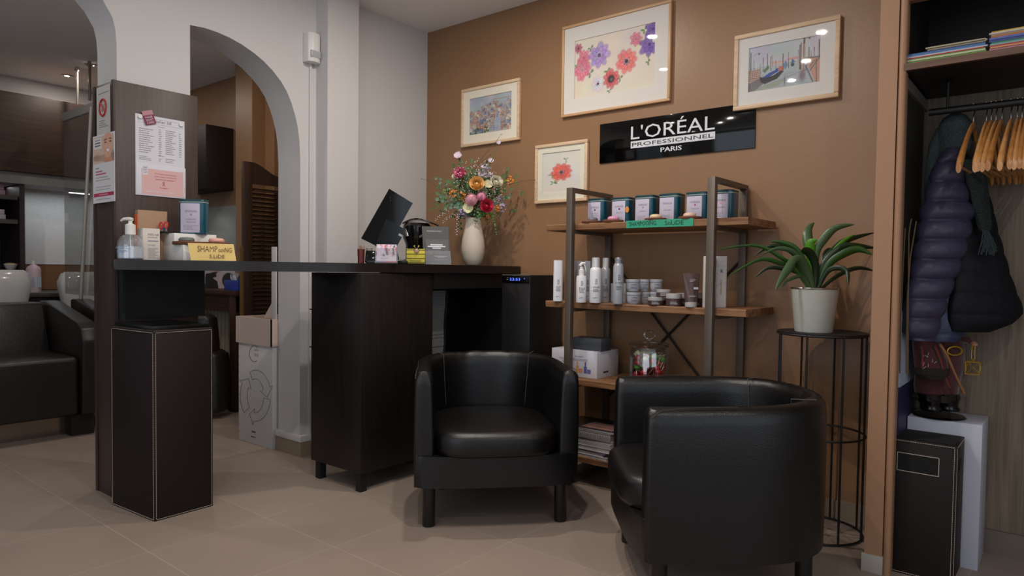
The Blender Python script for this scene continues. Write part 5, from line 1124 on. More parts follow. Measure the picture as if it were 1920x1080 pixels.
# grey leaflet display
d = cd(820, .06); gw = mat('grey_wood_card', '#4f4d4c', .7, var=.35, vscale=30, stretch=(8, 8, .6)); 
A, B = at(800, 495, d), at(846, 496.5, d + .02); uxc = (B - A); uxc.z = 0; wdc = uxc.length; uxc.normalize(); nb = UP.cross(uxc); nb = nb if nb.dot(FW) > 0 else -nb; tilt = (UP + nb * .22 - uxc * .06).normalized(); A.z = ZC0 + .001
hc = (at(820, 422, d).z - ZC0)
t = thing('leaflet_display', 'grey appointment booking display board with clear leaflet pocket beside the vase', 'display', (A.x, A.y, ZC0))
def slab(o, w_, h_, th0, th1): return MB().raw([o + nb * k + p for k in (th0, th1) for p in (Vector(), uxc * w_, uxc * w_ + tilt * h_, tilt * h_)], [(0, 1, 2, 3), (7, 6, 5, 4), (0, 4, 5, 1), (1, 5, 6, 2), (2, 6, 7, 3), (3, 7, 4, 0)])
slab(A - uxc * .012 + nb * .012, wdc + .012, hc, 0, .004).build('back_board', gw, t)
slab(A + nb * .004, wdc * .95, hc * .66, 0, .003).build('leaflet', mat('grey_leaflet', '#565556', .6), t)
slab(A + uxc * wdc * .12 - nb * .006, wdc * .88, hc * .28, 0, .002).build('small_leaflet', mat('grey_leaflet2', '#5f5e5f', .6), t)
slab(A - uxc * .004 - nb * .0095, wdc + .004, hc * .36, 0, .001).build('pocket', glassy('acrylic', (.92, .93, .95), .6, .05, frost=.08), t)
def wr(txt, fx, fz, h_, w_, off): return MB().text(txt, A + uxc * wdc * fx + tilt * hc * fz + nb * off, uxc, tilt, h_, w_, align='C', th=.0003)
wr('RENDEZ-VOUS !', .40, .86, .006, wdc * .62, .0112).build('lettering', paper, t); wr('PLANITY', .48, .27, .006, wdc * .62, .003).build('lettering', paper, t); wr('PLANITY', .60, .115, .005, wdc * .48, -.0067).build('lettering', paper, t)
mb = MB(); o = A + nb * .0033
for fx, fz, w_ in ((.45, .50, .5), (.45, .455, .72), (.45, .41, .35)): 
    q = o + uxc * wdc * (fx - w_ / 2) + tilt * hc * fz; mb.raw([q, q + uxc * wdc * w_, q + uxc * wdc * w_ + tilt * .0062, q + tilt * .0062], [(0, 1, 2, 3)])
mb.build('title_bars', paper, t); mb = MB(); o = A - nb * .0066
for fx, fz, w_ in ((.60, .205, .54), (.60, .18, .28)): 
    q = o + uxc * wdc * (fx - w_ / 2) + tilt * hc * fz; mb.raw([q, q + uxc * wdc * w_, q + uxc * wdc * w_ + tilt * .0045, q + tilt * .0045], [(0, 1, 2, 3)])
mb.build('title_bars', paper, t)

# ================================================================== vase and flowers
VD = cd(886, .14); P = at(887, 470, VD); s_ = VD / FPX; zz = lambda y: at(887, y, VD).z - ZC0
hv = zz(409)
VC = Vector((P.x, P.y, ZC0)); t = thing('vase', 'matt beige ceramic vase holding the mixed bouquet on the counter', 'vase', tuple(VC))
prof = [(11 * s_, 0), (14 * s_, .004), (19 * s_, zz(485)), (21.6 * s_, zz(473)), (22 * s_, zz(463)), (20.5 * s_, zz(449)), (17.6 * s_, zz(434)), (15 * s_, zz(420)), (14.2 * s_, hv), (13.2 * s_, hv), (13.4 * s_, hv - .02), (14 * s_, hv - .06)]
MB().lathe(prof, 40, (0, 0, 0)).build('vase', mat('beige_ceramic', '#c4b8aa', .6, var=.08, vscale=18, bump=.05), t, local=True, smooth=60)
NECK = VC + UP * hv
greenm = mat('stem_green', '#4c6a34', .6); euc = mat('eucalyptus_green', '#5f7a66', .7, var=.2); fern = mat('fern_green', '#4f7a3c', .6, var=.2); twig = mat('brown_twig', '#5c4434', .8)
BQ = 'cut flowers in the vase'
def stem_to(q, rad=.0016, par=None, m=None, local=False, sag=.02):
    base = NECK - UP * .05 + Vector((rng.uniform(-.006, .006), rng.uniform(-.006, .006), 0)); mid = (NECK + (q - NECK) * .35); mid.z += sag
    n2 = NECK + (q - NECK).normalized() * .004; n2.z = NECK.z; return [base, n2, mid, q]
def smooth3(p, k=5):
    out = []
    for i in range(len(p) - 1):
        p0, p1, p2, p3 = [p[max(0, min(len(p) - 1, j))] for j in (i - 1, i, i + 1, i + 2)]
        for s in range(k): tt = s / k; out.append(.5 * ((2 * p1) + (-p0 + p2) * tt + (2 * p0 - 5 * p1 + 4 * p2 - p3) * tt * tt + (-p0 + 3 * p1 - 3 * p2 + p3) * tt ** 3))
    out.append(p[-1]); return out
def petal(mb, o, dirv, up, L, W_, curl, mi=0, n=5):
    """cupped petal from o along dirv, curling towards up"""
    side = dirv.cross(up).normalized(); vs = []; fs = []
    for i in range(n + 1):
        f_ = i / n; p = o + dirv * L * math.sin(f_ * 1.35) + up * (L * curl * f_ * f_); w_ = W_ * math.sin(math.pi * (.12 + .80 * f_)) 
        for j in (-1, -.5, 0, .5, 1): vs.append(p + side * w_ * j + up * (w_ * .35 * j * j))
    for i in range(n):
        for j in range(4): fs.append((i * 5 + j, i * 5 + j + 1, (i + 1) * 5 + j + 1, (i + 1) * 5 + j))
    mb.raw(vs, fs, mi)
def flower(name, lb, px, py, rpx, col, kind, off=0, cat='flower'):
    d = VD + off; q = at(px, py, d); r = rpx * d / FPX; t = thing(name, lb, cat, tuple(q), group=BQ)
    axis = ((q - NECK).normalized() * .5 - FW * .9).normalized(); mb = MB(); a0 = axis.orthogonal().normalized(); b0 = axis.cross(a0); pm = mat('petal_' + col[1:], col, .7, var=.18, vscale=90)
    rr = random.Random(px)
    if kind == 'ranunculus':
        for l in range(7):
            k = 7; R1 = r * (1 - l * .11)
            for i in range(k):
                a = 2 * math.pi * (i + .5 * l) / k + rr.uniform(-.1, .1); dv = (a0 * math.cos(a) + b0 * math.sin(a)); petal(mb, -axis * r * .35 + dv * R1 * .25, (dv + axis * (.15 + l * .42)).normalized(), (axis - dv * .2 * (l + 1)).normalized(), R1 * .95, R1 * .52, .55)
        mb.ball(-axis * r * .1, r * .34, n=2)
    elif kind == 'tulip':
        for l in range(2):
            for i in range(3):
                a = 2 * math.pi * (i + .5 * l) / 3 + .3; ax = ((q - NECK).normalized() + UP * .4).normalized(); a1 = ax.orthogonal().normalized(); b1 = ax.cross(a1); dv = a1 * math.cos(a) + b1 * math.sin(a); petal(mb, -ax * r * .9 + dv * r * .12, (dv * .75 + ax * .75).normalized(), (ax * .9 - dv * .55).normalized(), r * 1.05, r * .78, .85, n=7)
        mb.ball((0, 0, 0), r * .6, n=2)
    elif kind == 'cluster':
        for i in range(26):
            v = Vector([rr.gauss(0, 1) for _ in range(3)]).normalized(); c_ = Vector((v.x, v.y, v.z * 1.3)) * r * rr.uniform(.55, .95)
            for k in range(5):
                a = 6.283 * k / 5; u1 = v.orthogonal().normalized(); w1 = v.cross(u1); dv = u1 * math.cos(a) + w1 * math.sin(a); petal(mb, c_, (dv + v * .4).normalized(), v, r * .28, r * .14, .2, n=2)
    elif kind == 'open':
        for i in range(8):
            a = 6.283 * i / 8; dv = a0 * math.cos(a) + b0 * math.sin(a); petal(mb, dv * r * .05, (dv + axis * .25).normalized(), axis, r * rr.uniform(.85, 1.05), r * .42, .25)
        mb.ball(axis * r * .1, r * .2, n=2)
    mb.build('bloom', pm, t, local=True, smooth=None)
    mb = MB(); mb.tube(smooth3(stem_to(q - axis * r * .4)), .0016, 6); mb.build('stem', greenm, t)
    return t
flower('ranunculus', 'bright pink ranunculus at the upper left of the bouquet', 863, 325, 12, '#df7898', 'ranunculus', -.02)
flower('ranunculus', 'apricot yellow ranunculus in the middle of the bouquet', 894, 345, 14, '#eabb74', 'ranunculus', -.08)
flower('ranunculus', 'creamy white ranunculus at the upper right of the bouquet', 930, 341, 12, '#e6e0cc', 'ranunculus', -.03)
flower('ranunculus', 'deep raspberry red ranunculus low on the right of the bouquet', 912, 386, 13, '#c93050', 'ranunculus', -.08)
flower('ranunculus', 'pale cream ranunculus above the raspberry one', 906, 360, 8, '#d9d0bb', 'ranunculus', -.05)
flower('tulip', 'wide pale pink tulip in the centre of the bouquet', 884, 374, 15, '#e2a2b2', 'tulip', -.09)
flower('tulip', 'narrow pink tulip right of the wide one', 903, 368, 11, '#dd92ae', 'tulip', -.08)
flower('tulip', 'closed cream tulip at the left behind the pink ranunculus', 853, 331, 8, '#c9c6a0', 'tulip', .01)
flower('cream_flower', 'flat cream flower just above the vase mouth', 879, 391, 11, '#cfcda4', 'open', -.07)
flower('cream_flower', 'cream flower left of the white ranunculus', 915, 347, 9, '#d0cba8', 'open', -.04)
flower('hyacinth', 'pale lilac hyacinth at the top of the bouquet', 910, 321, 14, '#c3b4c2', 'cluster', -.02)
flower('lilac_flower', 'small lilac flower at the lower left above the vase', 868, 398, 8, '#b39ac4', 'cluster', -.06)
flower('lilac_flower', 'lilac bloom at the right edge of the bouquet', 942, 389, 8, '#b8a9c6', 'cluster', .0)
flower('lilac_flower', 'pale lilac flowers right of the centre', 935, 375, 9, '#b3a6ba', 'cluster', .02)
flower('pale_blossom', 'pale pink blossom sticking out top left of the bouquet', 859, 293, 8, '#d2c2ce', 'open', .02)
flower('pale_blossom', 'pale blossom on the right twig above the bouquet', 920, 302, 6, '#cfc4d4', 'open', .03)
flower('pale_blossom', 'highest pale blossom, on the long twig under the left picture', 934, 268, 5, '#d2bfd0', 'open', .03)
orange = '#d9873c'
for px, py, rr_, lb in ((957, 339, 8, 'orange snapdragon blooms at the far right of the bouquet'), (849, 361, 8, 'orange snapdragon blooms at the left of the bouquet'), (863, 365, 9, 'orange snapdragon blooms left of the pale pink tulip'), (914, 405, 8, 'orange blooms hanging right of the vase mouth'), (933, 391, 6, 'small orange bloom below the lilac flowers'), (873, 370, 6, 'orange bloom touching the pale pink tulip')):
    flower('snapdragon', lb, px, py, rr_, orange, 'cluster', -.03)
flower('hydrangea', 'green leafy head drooping over the vase rim', 895, 405, 10, '#5f8054', 'cluster', -.06)
def branch(name, lb, pts, leafm, kind, size, off=0, n=14, cat='branch', stemm=None, group=None):
    q = [at(x, y, VD + off) for x, y in pts]; path = smooth3([NECK - UP * .04, NECK] + q, 8); t = thing(name, lb, cat, tuple(q[-1]), group=group)
    mb = MB(); k = len(path); mb.tube(path, [.0018 * (1 - .6 * i / k) for i in range(k)], 6); mb.build('stem', stemm or greenm, t)
    mb = MB(); rr = random.Random(int(pts[0][0])); st = int(k * .35)
    for i in range(n):
        f_ = st + (k - 1 - st) * i / max(1, n - 1); p = path[int(f_)]; tg = (path[min(k - 1, int(f_) + 1)] - path[max(0, int(f_) - 1)]).normalized(); sd = tg.cross(FW).normalized() * (1 if i % 2 else -1)
        if kind == 'round': petal(mb, p, (sd + tg * .4).normalized(), (-FW + UP * rr.uniform(-.5, .5)).normalized(), size * rr.uniform(.8, 1.1), size * .55, .1, n=3)
        elif kind == 'fern':
            for s2 in (-1, 1): petal(mb, p, (sd * s2 + tg * .7).normalized(), -FW, size * (1.15 - i / n), size * .18, 0, n=2)
        elif kind == 'buds':
            mb.ball(p + sd * size * .6, size * rr.uniform(.4, .7), (1, 1, 1), 1)
        elif kind == 'cone':
            rad = size * (1.2 - .9 * i / n)
            for s2 in range(4): a = s2 * 1.57 + i; v = (sd * math.cos(a) + tg.cross(sd) * math.sin(a)); mb.ball(p + v * rad * .5, rad * .5, (1, 1, 1.3), 1)
    if n: mb.build('leaves' if kind != 'buds' else 'buds', leafm, t, smooth=60)
    return t
branch('eucalyptus_branch', 'round-leaved eucalyptus sprig rising at the upper left of the bouquet', [(866, 385), (845, 360), (820, 333)], euc, 'round', .017, 0, 16)
branch('eucalyptus_branch', 'eucalyptus sprig spreading left above the vase', [(868, 392), (850, 378), (822, 371)], euc, 'round', .021, -.03, 18)
branch('eucalyptus_branch', 'eucalyptus sprig low at the left of the bouquet', [(870, 396), (857, 385), (836, 388)], euc, 'round', .018, -.05, 14)
branch('eucalyptus_branch', 'short eucalyptus tip under the pale blossom at the top left', [(868, 360), (862, 325), (864, 300)], euc, 'round', .013, .03, 14)
branch('eucalyptus_branch', 'eucalyptus sprig at the right edge of the bouquet', [(905, 398), (930, 385), (957, 366)], euc, 'round', .016, .0, 12)
branch('eucalyptus_branch', 'dark green sprig falling left of the vase', [(868, 402), (862, 408), (863, 428)], mat('dark_sprig', '#2f4430', .7), 'round', .013, -.02, 12)
branch('fern_leaf', 'fern leaf reaching left past the corner of the brown wall', [(862, 388), (838, 385), (800, 394)], fern, 'fern', .018, -.02, 18)
branch('green_sprig', 'lime green sprig at the left of the bouquet', [(868, 380), (850, 358), (832, 356)], mat('lime_green', '#7d9a3c', .6), 'fern', .020, -.02, 12)
branch('snapdragon_tip', 'green snapdragon tip curving down at the far right', [(915, 380), (938, 345), (966, 340), (977, 363)], mat('bud_green', '#6f9a4a', .6), 'cone', .010, 0, 16)
branch('snapdragon_tip', 'green snapdragon tip hanging down right of the vase', [(905, 402), (921, 402), (927, 418), (931, 440)], mat('bud_green', '#6f9a4a', .6), 'cone', .011, -.04, 16)
branch('snapdragon_tip', 'short green buds below the lilac bloom on the right', [(908, 400), (925, 400), (938, 408)], mat('bud_green', '#6f9a4a', .6), 'cone', .008, -.02, 10)
TW = 'bare twigs in the bouquet'
branch('twig', 'long bare twig rising to the right towards the left picture', [(888, 330), (905, 295), (927, 270), (940, 251)], twig, 'buds', .004, .02, 5, stemm=twig, cat='twig')
branch('twig', 'shorter bare twig forking below the long one', [(890, 325), (903, 304), (920, 291)], twig, 'buds', .004, .02, 4, stemm=twig, cat='twig')
branch('twig', 'thin bare twig pointing left over the white wall', [(860, 370), (826, 355), (806, 340), (790, 336)], twig, 'buds', .004, 0, 5, stemm=twig, cat='twig')
branch('twig', 'thin bare twig pointing right to the red anemone picture', [(925, 372), (945, 350), (975, 341), (1003, 337)], twig, 'buds', .004, .02, 5, stemm=twig, cat='twig')
wb = mat('white_bud', '#d6cdd0', .7)
branch('budded_twig', 'drooping twig with white buds, upper of the two at the left', [(868, 392), (846, 393), (827, 404), (816, 413)], wb, 'buds', .006, -.02, 20, stemm=twig, cat='twig')
branch('budded_twig', 'drooping twig with white buds, lower of the two at the left', [(870, 397), (855, 400), (840, 408), (830, 417)], wb, 'buds', .006, -.01, 20, stemm=twig, cat='twig')
branch('budded_twig', 'twig with white buds hanging straight down beside the vase', [(868, 400), (860, 402), (858, 420), (855, 440)], wb, 'buds', .0065, -.03, 24, stemm=twig, cat='twig')
mb = MB(); rr = random.Random(5)
for i in range(520):
    x = rr.gauss(895, 30); y = rr.gauss(352, 26)
    if (x - 895) ** 2 / 62 ** 2 + (y - 352) ** 2 / 55 ** 2 > 1: continue
    mb.ball(at(x, y, VD + rr.uniform(-.09, .07)), rr.uniform(.0018, .0034), n=1)
o = mb.build('baby_breath', wb, loc=tuple(VC + UP * .3)); tag(o, 'tiny white gypsophila florets scattered through the bouquet', 'gypsophila', kind='stuff')
mb = MB(); 
for i in range(330):
    x = rr.gauss(890, 26); y = rr.gauss(366, 20); p = at(x, y, VD + rr.uniform(-.05, .08)); dv = (p - NECK).normalized() + Vector([rr.uniform(-.5, .5) for _ in range(3)]); petal(mb, p, dv.normalized(), (-FW + UP * .4).normalized(), rr.uniform(.018, .034), rr.uniform(.005, .011), .1, n=3)
o = mb.build('foliage', mat('mixed_foliage', '#4a6338', .7, var=.35, vscale=40), loc=tuple(VC + UP * .29)); tag(o, 'mixed green leaves filling the middle of the bouquet', 'foliage', kind='stuff')

# ================================================================== plant stand and plant
SC_ = at(1539, 700, 2.67); sc = Vector((SC_.x, SC_.y, 0)); rs = .161; zt = at(1539, 621.5, 2.67).z; zm = at(1539, 811, 2.67).z
t = thing('plant_stand', 'tall round black wire plant stand against the brown wall', 'plant stand', tuple(sc))
MB().lathe([(rs, zt - .012), (rs + .002, zt - .001), (rs, zt), (.0001, zt - .0005)], 48, tuple(sc)).build('top_plate', blackm, t)
for z, nm_ in ((zt - .008, 'rim'), (zm, 'ring'), (.006, 'base_ring')):
    mb = MB(); mb.tube([sc + Vector((math.cos(a) * rs, math.sin(a) * rs, z)) for a in [i / 48 * 6.2832 for i in range(48)]], .0042, 8, closed=True); mb.build(nm_, blackm, t)
ang0 = math.atan2(RT.y, RT.x)
for k in range(8):
    a = ang0 + R_(3 + 45 * k); p = sc + Vector((math.cos(a) * rs, math.sin(a) * rs, 0)); mb = MB(); mb.cyl(p + UP * .006, p + UP * (zt - .004), .0042, n=8); mb.build('rod', blackm, t)
pc = at(1525.5, 619, 2.655); pc.z = zt + .0004; hp = at(1525, 540, 2.655).z - pc.z; r0, r1 = 33.5 * 2.655 / FPX, 42 * 2.655 / FPX
t = thing('potted_plant', 'strap-leaved green houseplant in a grey-white pot on the wire stand', 'plant', tuple(pc))
pot = MB().lathe([(r0 * .97, 0), (r0, .004), (r1 * .985, hp * .97), (r1, hp), (r1 * .94, hp), (r1 * .90, hp * .85), (.0001, hp * .85)], 48, (0, 0, 0)).build('pot', mat('greywhite_pot', '#b9b9b0', .4, var=.03), t, local=True)
MB().lathe([(r1 * 1.005, hp - .004), (r1 * 1.02, hp), (r1 * 1.005, hp + .002), (r1 * .96, hp + .001)], 48, (0, 0, 0)).build('rim', chrome, pot, local=True)
MB().lathe([(r1 * .91, hp * .86), (r1 * .5, hp * .90), (.0001, hp * .92)], 24, (0, 0, 0)).build('soil', mat('potting_soil', '#2a211a', .9, bump=.8), t, local=True)
lg = [mat('leaf_green', '#2c521c', .36, var=.25, vscale=18), mat('leaf_dark_green', '#152e16', .36, var=.25, vscale=18), mat('leaf_bright_green', '#4c8a16', .4, var=.2, vscale=18), mat('leaf_grey_green', '#46603f', .3, var=.15)]
PD = 2.655
# control points in the photo + depth offsets: base, bend, tip ; half width px
LV = [([(1518, 535), (1500, 505), (1475, 490), (1420, 461), (1345, 468)], 5, -.06, 0), ([(1515, 535), (1490, 505), (1465, 495), (1425, 487), (1367, 517)], 6, -.10, 0), ([(1520, 535), (1500, 515), (1470, 505), (1440, 503), (1415, 521)], 5, .03, 1),
      ([(1520, 530), (1505, 500), (1480, 470), (1445, 462), (1415, 480)], 6, .06, 1), ([(1525, 528), (1508, 490), (1490, 465), (1465, 455), (1445, 453)], 7, .02, 0), ([(1522, 530), (1502, 500), (1490, 475), (1460, 466), (1427, 478)], 6, -.05, 3),
      ([(1524, 532), (1512, 505), (1496, 488), (1475, 510), (1454, 543)], 13, -.13, 3), ([(1526, 530), (1520, 480), (1515, 450), (1518, 430), (1527, 417)], 13, .06, 3), ([(1528, 532), (1524, 495), (1520, 470), (1522, 455), (1533, 450)], 13, -.03, 2),
      ([(1530, 532), (1530, 480), (1545, 450), (1568, 428), (1602, 421)], 11, -.05, 3), ([(1535, 532), (1548, 490), (1570, 465), (1592, 450), (1640, 436)], 10, .04, 1), ([(1530, 533), (1545, 500), (1575, 470), (1600, 463), (1642, 465)], 13, -.02, 1),
      ([(1532, 533), (1552, 500), (1580, 478), (1610, 468), (1636, 478)], 11, -.07, 0), ([(1535, 534), (1550, 512), (1570, 503), (1588, 510), (1591, 535)], 7, -.10, 1), ([(1540, 536), (1560, 525), (1590, 508), (1615, 503), (1642, 509)], 6, .03, 1),
      ([(1528, 534), (1530, 505), (1522, 480), (1510, 470), (1502, 470)], 11, -.09, 1), ([(1538, 533), (1545, 500), (1548, 480), (1556, 470), (1562, 478)], 9, .08, 1), ([(1524, 534), (1510, 520), (1500, 500), (1490, 495), (1480, 500)], 8, -.04, 0), ([(1530, 534), (1540, 505), (1560, 480), (1580, 455), (1602, 440)], 8, .02, 2), ([(1520, 534), (1508, 522), (1494, 520), (1475, 528), (1466, 540)], 5, -.11, 3)]
for pts, hw, off, mi in LV:
    ln = len(pts) - 1; q = [at(x, y, PD + off * (i / ln)) for i, (x, y) in enumerate(pts)]; q[0] = pc + UP * (hp * .9) + (q[0] - pc - UP * (q[0].z - pc.z)) * .5
    for v in q:
        if v.y > 3.005: v.y = 3.005
    path = smooth3(q, 6); k = len(path); mb = MB(); vs = []; fs = []; w0 = hw * .72 * PD / FPX
    for i, p in enumerate(path):
        f_ = i / (k - 1); tg = (path[min(k - 1, i + 1)] - path[max(0, i - 1)]).normalized(); sd = tg.cross(FW * .8 + UP * .3 + RT * .2)
        sd.normalize(); nn = sd.cross(tg); w_ = w0 * (.55 + .45 * math.sin(min(1, f_ * 1.5) * math.pi / 2)) * (1 - max(0, (f_ - .55) / .45) ** 1.8) + .0006
        for j in (-1, -.5, 0, .5, 1): vs.append(p + sd * w_ * j + nn * w_ * .42 * abs(j))
        for j in (1, .5, 0, -.5, -1): vs.append(p + sd * w_ * j + nn * (w_ * .42 * abs(j) - .0008))
    for i in range(k - 1):
        for j in range(10): fs.append((i * 10 + j, i * 10 + (j + 1) % 10, (i + 1) * 10 + (j + 1) % 10, (i + 1) * 10 + j))
    mb.raw(vs, fs); bmesh.ops.recalc_face_normals(mb.bm, faces=mb.bm.faces); mb.build('leaf', lg[mi], t, smooth=70)

# ================================================================== wardrobe recess
darkw = wood('dark_wardrobe_laminate', '#1a1310', '#2a1f1a', 9, 'X', .55, .06)
t = thing('wardrobe_shelf', 'dark wooden wardrobe shelf above the coat rail, with dark cupboard interior', 'shelf', (0, 2.78, 1.66))
MB().box((-.46, 2.56, 1.664), (1.4, 3.01, 1.6855), bev=.001).build('board', darkw, t)
MB().box((-.4, 2.545, 1.664), (1.4, 2.5605, 1.6855)).box((-.449, 2.545, 1.664), (-.4, 2.5605, 1.6855)).build('edge_band', wood('shelf_edge_brown', '#54392b', '#6b4a38', 8, 'X', .5, .04), t)
MB().box((-.455, 2.995, 1.686), (1.4, 3.011, 2.42)).build('back_panel', darkw, t)
MB().box((-.46, 2.60, 1.686), (-.445, 3.0, 2.42)).build('side_panel', darkw, t)
MB().box((-.445, 2.93, 2.02), (1.4, 2.994, 2.06)).build('rail', darkw, t)
t = thing('side_board', 'dark side panel with pale top rail inside the wardrobe recess', 'panel', (-.455, 2.8, .5))
MB().box((-.461, 2.60, .0), (-.452, 3.01, 1.66)).build('panel', mat('dark_grey_panel', '#2b2a27', .5, var=.3, vscale=6, stretch=(1, 1, .2)), t)
MB().box((-.452, 2.60, 1.618), (-.440, 3.01, 1.655)).build('top_rail', mat('grey_rail', '#6a665f', .6), t)
t = thing('clothes_rail', 'round black clothes rail hung below the wardrobe shelf', 'rail', (0, 2.75, 1.56))
mb = MB(); mb.cyl((-.399, 2.75, 1.561), (1.38, 2.75, 1.561), .0118, n=18); mb.build('rail', blackm, t)
for x in (-.345, .9):
    mb = MB(); mb.cyl((x, 2.75, 1.565), (x, 2.75, 1.664), .0045); mb.lathe([(.014, 0), (.012, .004), (.005, .008)], 14, (x, 2.75, 1.6555)); mb.build('hanging_rod', blackm, t)
# hangers
hw = [wood('hanger_wood', '#8e5a2e', '#ab7540', 6, 'Z', .35, .03), wood('hanger_wood_pale', '#a5733f', '#b98754', 6, 'Z', .35, .03)]
def hanger(i, pxh, pxt, lb):
    b = PY(pxh, 205, 2.75); base = Vector((b.x, 2.75, 1.507 - .002 * (i % 2)))
    best = min(((abs((lambda P: (960 + FPX * float(WM[0] @ np.array([P.x, P.y, P.z - CH])) / depth(P)))(base + Vector((math.sin(a) * .215, -math.cos(a) * .215, -.165))) - pxt), a) for a in [R_(k / 2) for k in range(-80, 50)]))
    ang = best[1]; t = thing('coat_hanger', lb, 'coat hanger', (base.x, base.y, 1.561), ang, 'wooden coat hangers on the rail')
    z0 = base.z - 1.561
    for sg in (-1, 1):
        L_ = .215 if sg < 0 else .20; mb = MB(); vs = []; fs = []; n = 12; m_ = 10
        for k in range(n + 1):
            f_ = k / n; y = sg * L_ * f_; z = z0 - .165 * (f_ ** 1.35) - .006; hh = .0135 + .008 * f_ ** 2; tt = .005 + .006 * f_ ** 1.6
            if k == n: hh *= .75; tt *= .7
            for j in range(m_): a = 2 * math.pi * j / m_; vs.append(Vector((math.cos(a) * tt, y, z + math.sin(a) * hh)))
        for k in range(n):
            for j in range(m_): fs.append((k * m_ + j, k * m_ + (j + 1) % m_, (k + 1) * m_ + (j + 1) % m_, (k + 1) * m_ + j))
        fs.append(tuple(range(m_))); fs.append(tuple(n * m_ + j for j in range(m_))[::-1]); mb.raw(vs, fs); bmesh.ops.recalc_face_normals(mb.bm, faces=mb.bm.faces); mb.build('arm', hw[i % 2], t, local=True, smooth=50)
    mb = MB(); pts = [Vector((0, 0, z0))] + [Vector((0, 0, z0 + .02))] + [Vector((0, math.sin(a) * .0165, .0 + -.004 + math.cos(a) * .0185)) for a in [R_(180 - k * 24) for k in range(0, 10)]][1:]
    mb.tube(pts, .0019, 8); mb.build('hook', chrome, t, local=True)
    mb = MB(); mb.cyl((0, -.19, z0 - .165), (0, .18, z0 - .16), .0042, n=10); mb.build('trouser_bar', hw[1], t, local=True)
for i, (a, b, lb) in enumerate(((1826, 1797, 'leftmost bare wooden coat hanger, beside the jacket'), (1850, 1828, 'second bare wooden hanger, first of the close group of four'), (1859, 1834, 'third bare wooden hanger, second of the close group of four'), (1868, 1842.5, 'fourth bare wooden hanger, third of the close group of four'), (1879, 1853, 'fifth bare wooden hanger, last of the close group of four'), (1896, 1875, 'sixth wooden hanger, hanging alone between the two groups'), (1908, 1893, 'first wooden hanger of the right-hand group'), (1917, 1902, 'second wooden hanger of the right-hand group'), (1925, 1912, 'third wooden hanger of the right-hand group, at the picture edge'), (1933, 1920, 'wooden hanger cut off by the right picture edge'))): hanger(i, a, b, lb)
# magazines on the wardrobe shelf
def pile(x0, x1, zs, cols, lbp, grp, y0=2.563, jit=.006, dp=.2):
    z = 1.686; r = random.Random(int(x0 * 100) + 5)
    for i, (hh, (cn, cc)) in enumerate(zip(zs, cols)):
        a = x0 + r.uniform(0, jit); b_ = x1 + r.uniform(-jit, jit); yy = y0 + r.uniform(0, .004)
        t = thing('magazine', lbp % cn, 'magazine', ((a + b_) / 2, yy + dp / 2, z), 0, grp)
        MB().box((a + .001, yy + .001, z + .0008), (b_ - .001, yy + dp, z + hh - .0014)).build('pages', mat('pages_' + cc[1:], cc, .7, var=.1), t)
        MB().box((a, yy, z + hh - .0014), (b_, yy + dp, z + hh - .0004)).box((a, yy, z), (b_, yy + dp, z + .0008)).build('cover', mat('covr_' + cc[1:], cc, .4, var=.35, vscale=50), t); z += hh
    return z
xr = PY(1849, 98, 2.563).x; xr2 = PY(1853, 92, 2.563).x
G1, G2 = 'left pile of magazines on the wardrobe shelf', 'right pile of magazines on the wardrobe shelf'
z = pile(-.445, xr, [.0035, .0055, .004, .0045, .0035, .0045, .008], [('white at the bottom', '#c9cdd0'), ('green just above the bottom', '#6fa04a'), ('cream', '#cfc8b0'), ('pale green', '#8fae6a'), ('red and white', '#b8453f'), ('white and blue', '#b9bcc8'), ('blue at the top', '#4a6da0')], '%s magazine in the left pile on the wardrobe shelf', G1)
a = PY(1735, 90, 2.565).x; b_ = PY(1846, 75, 2.565).x
t = thing('folded_newspaper', 'beige folded paper lying on top of the left magazine pile in the wardrobe', 'newspaper', ((a + b_) / 2, 2.66, z))
for k, o_ in enumerate((0, .007)): MB().box((a + .006 * (1 - k), 2.566, z + .0012 + o_), (b_, 2.74, z + .0062 + o_), bev=.0012).build('fold', mat('newsprint', '#a59a84' if k else '#8d8676', .8) if k else mat('newsprint_dark', '#857e70', .8), t)
mb = MB(); mb.tube([(b_, 2.566, z + .0035), (b_ + .006, 2.566, z + .007), (b_, 2.566, z + .0108)], .0028, 8); mb.build('folded_edge', mat('newsprint', '#a59a84', .8), t)
pile(xr2, .05, [.0045, .005, .0055, .004, .0055, .005, .007, .006, .004, .0065, .004, .004], [('lavender at the bottom', '#8a7bb0'), ('pink', '#c98a98'), ('orange', '#cf8f62'), ('red', '#a83a44'), ('pale teal', '#7fa8a0'), ('green', '#3f7a68'), ('dark blue', '#3a4a86'), ('blue', '#5d6fae'), ('orange-edged', '#c77a45'), ('brown and white', '#9a7f68'), ('white', '#c2c0c0'), ('yellow at the top', '#c9a53a')], '%s magazine in the right pile on the wardrobe shelf', G2)
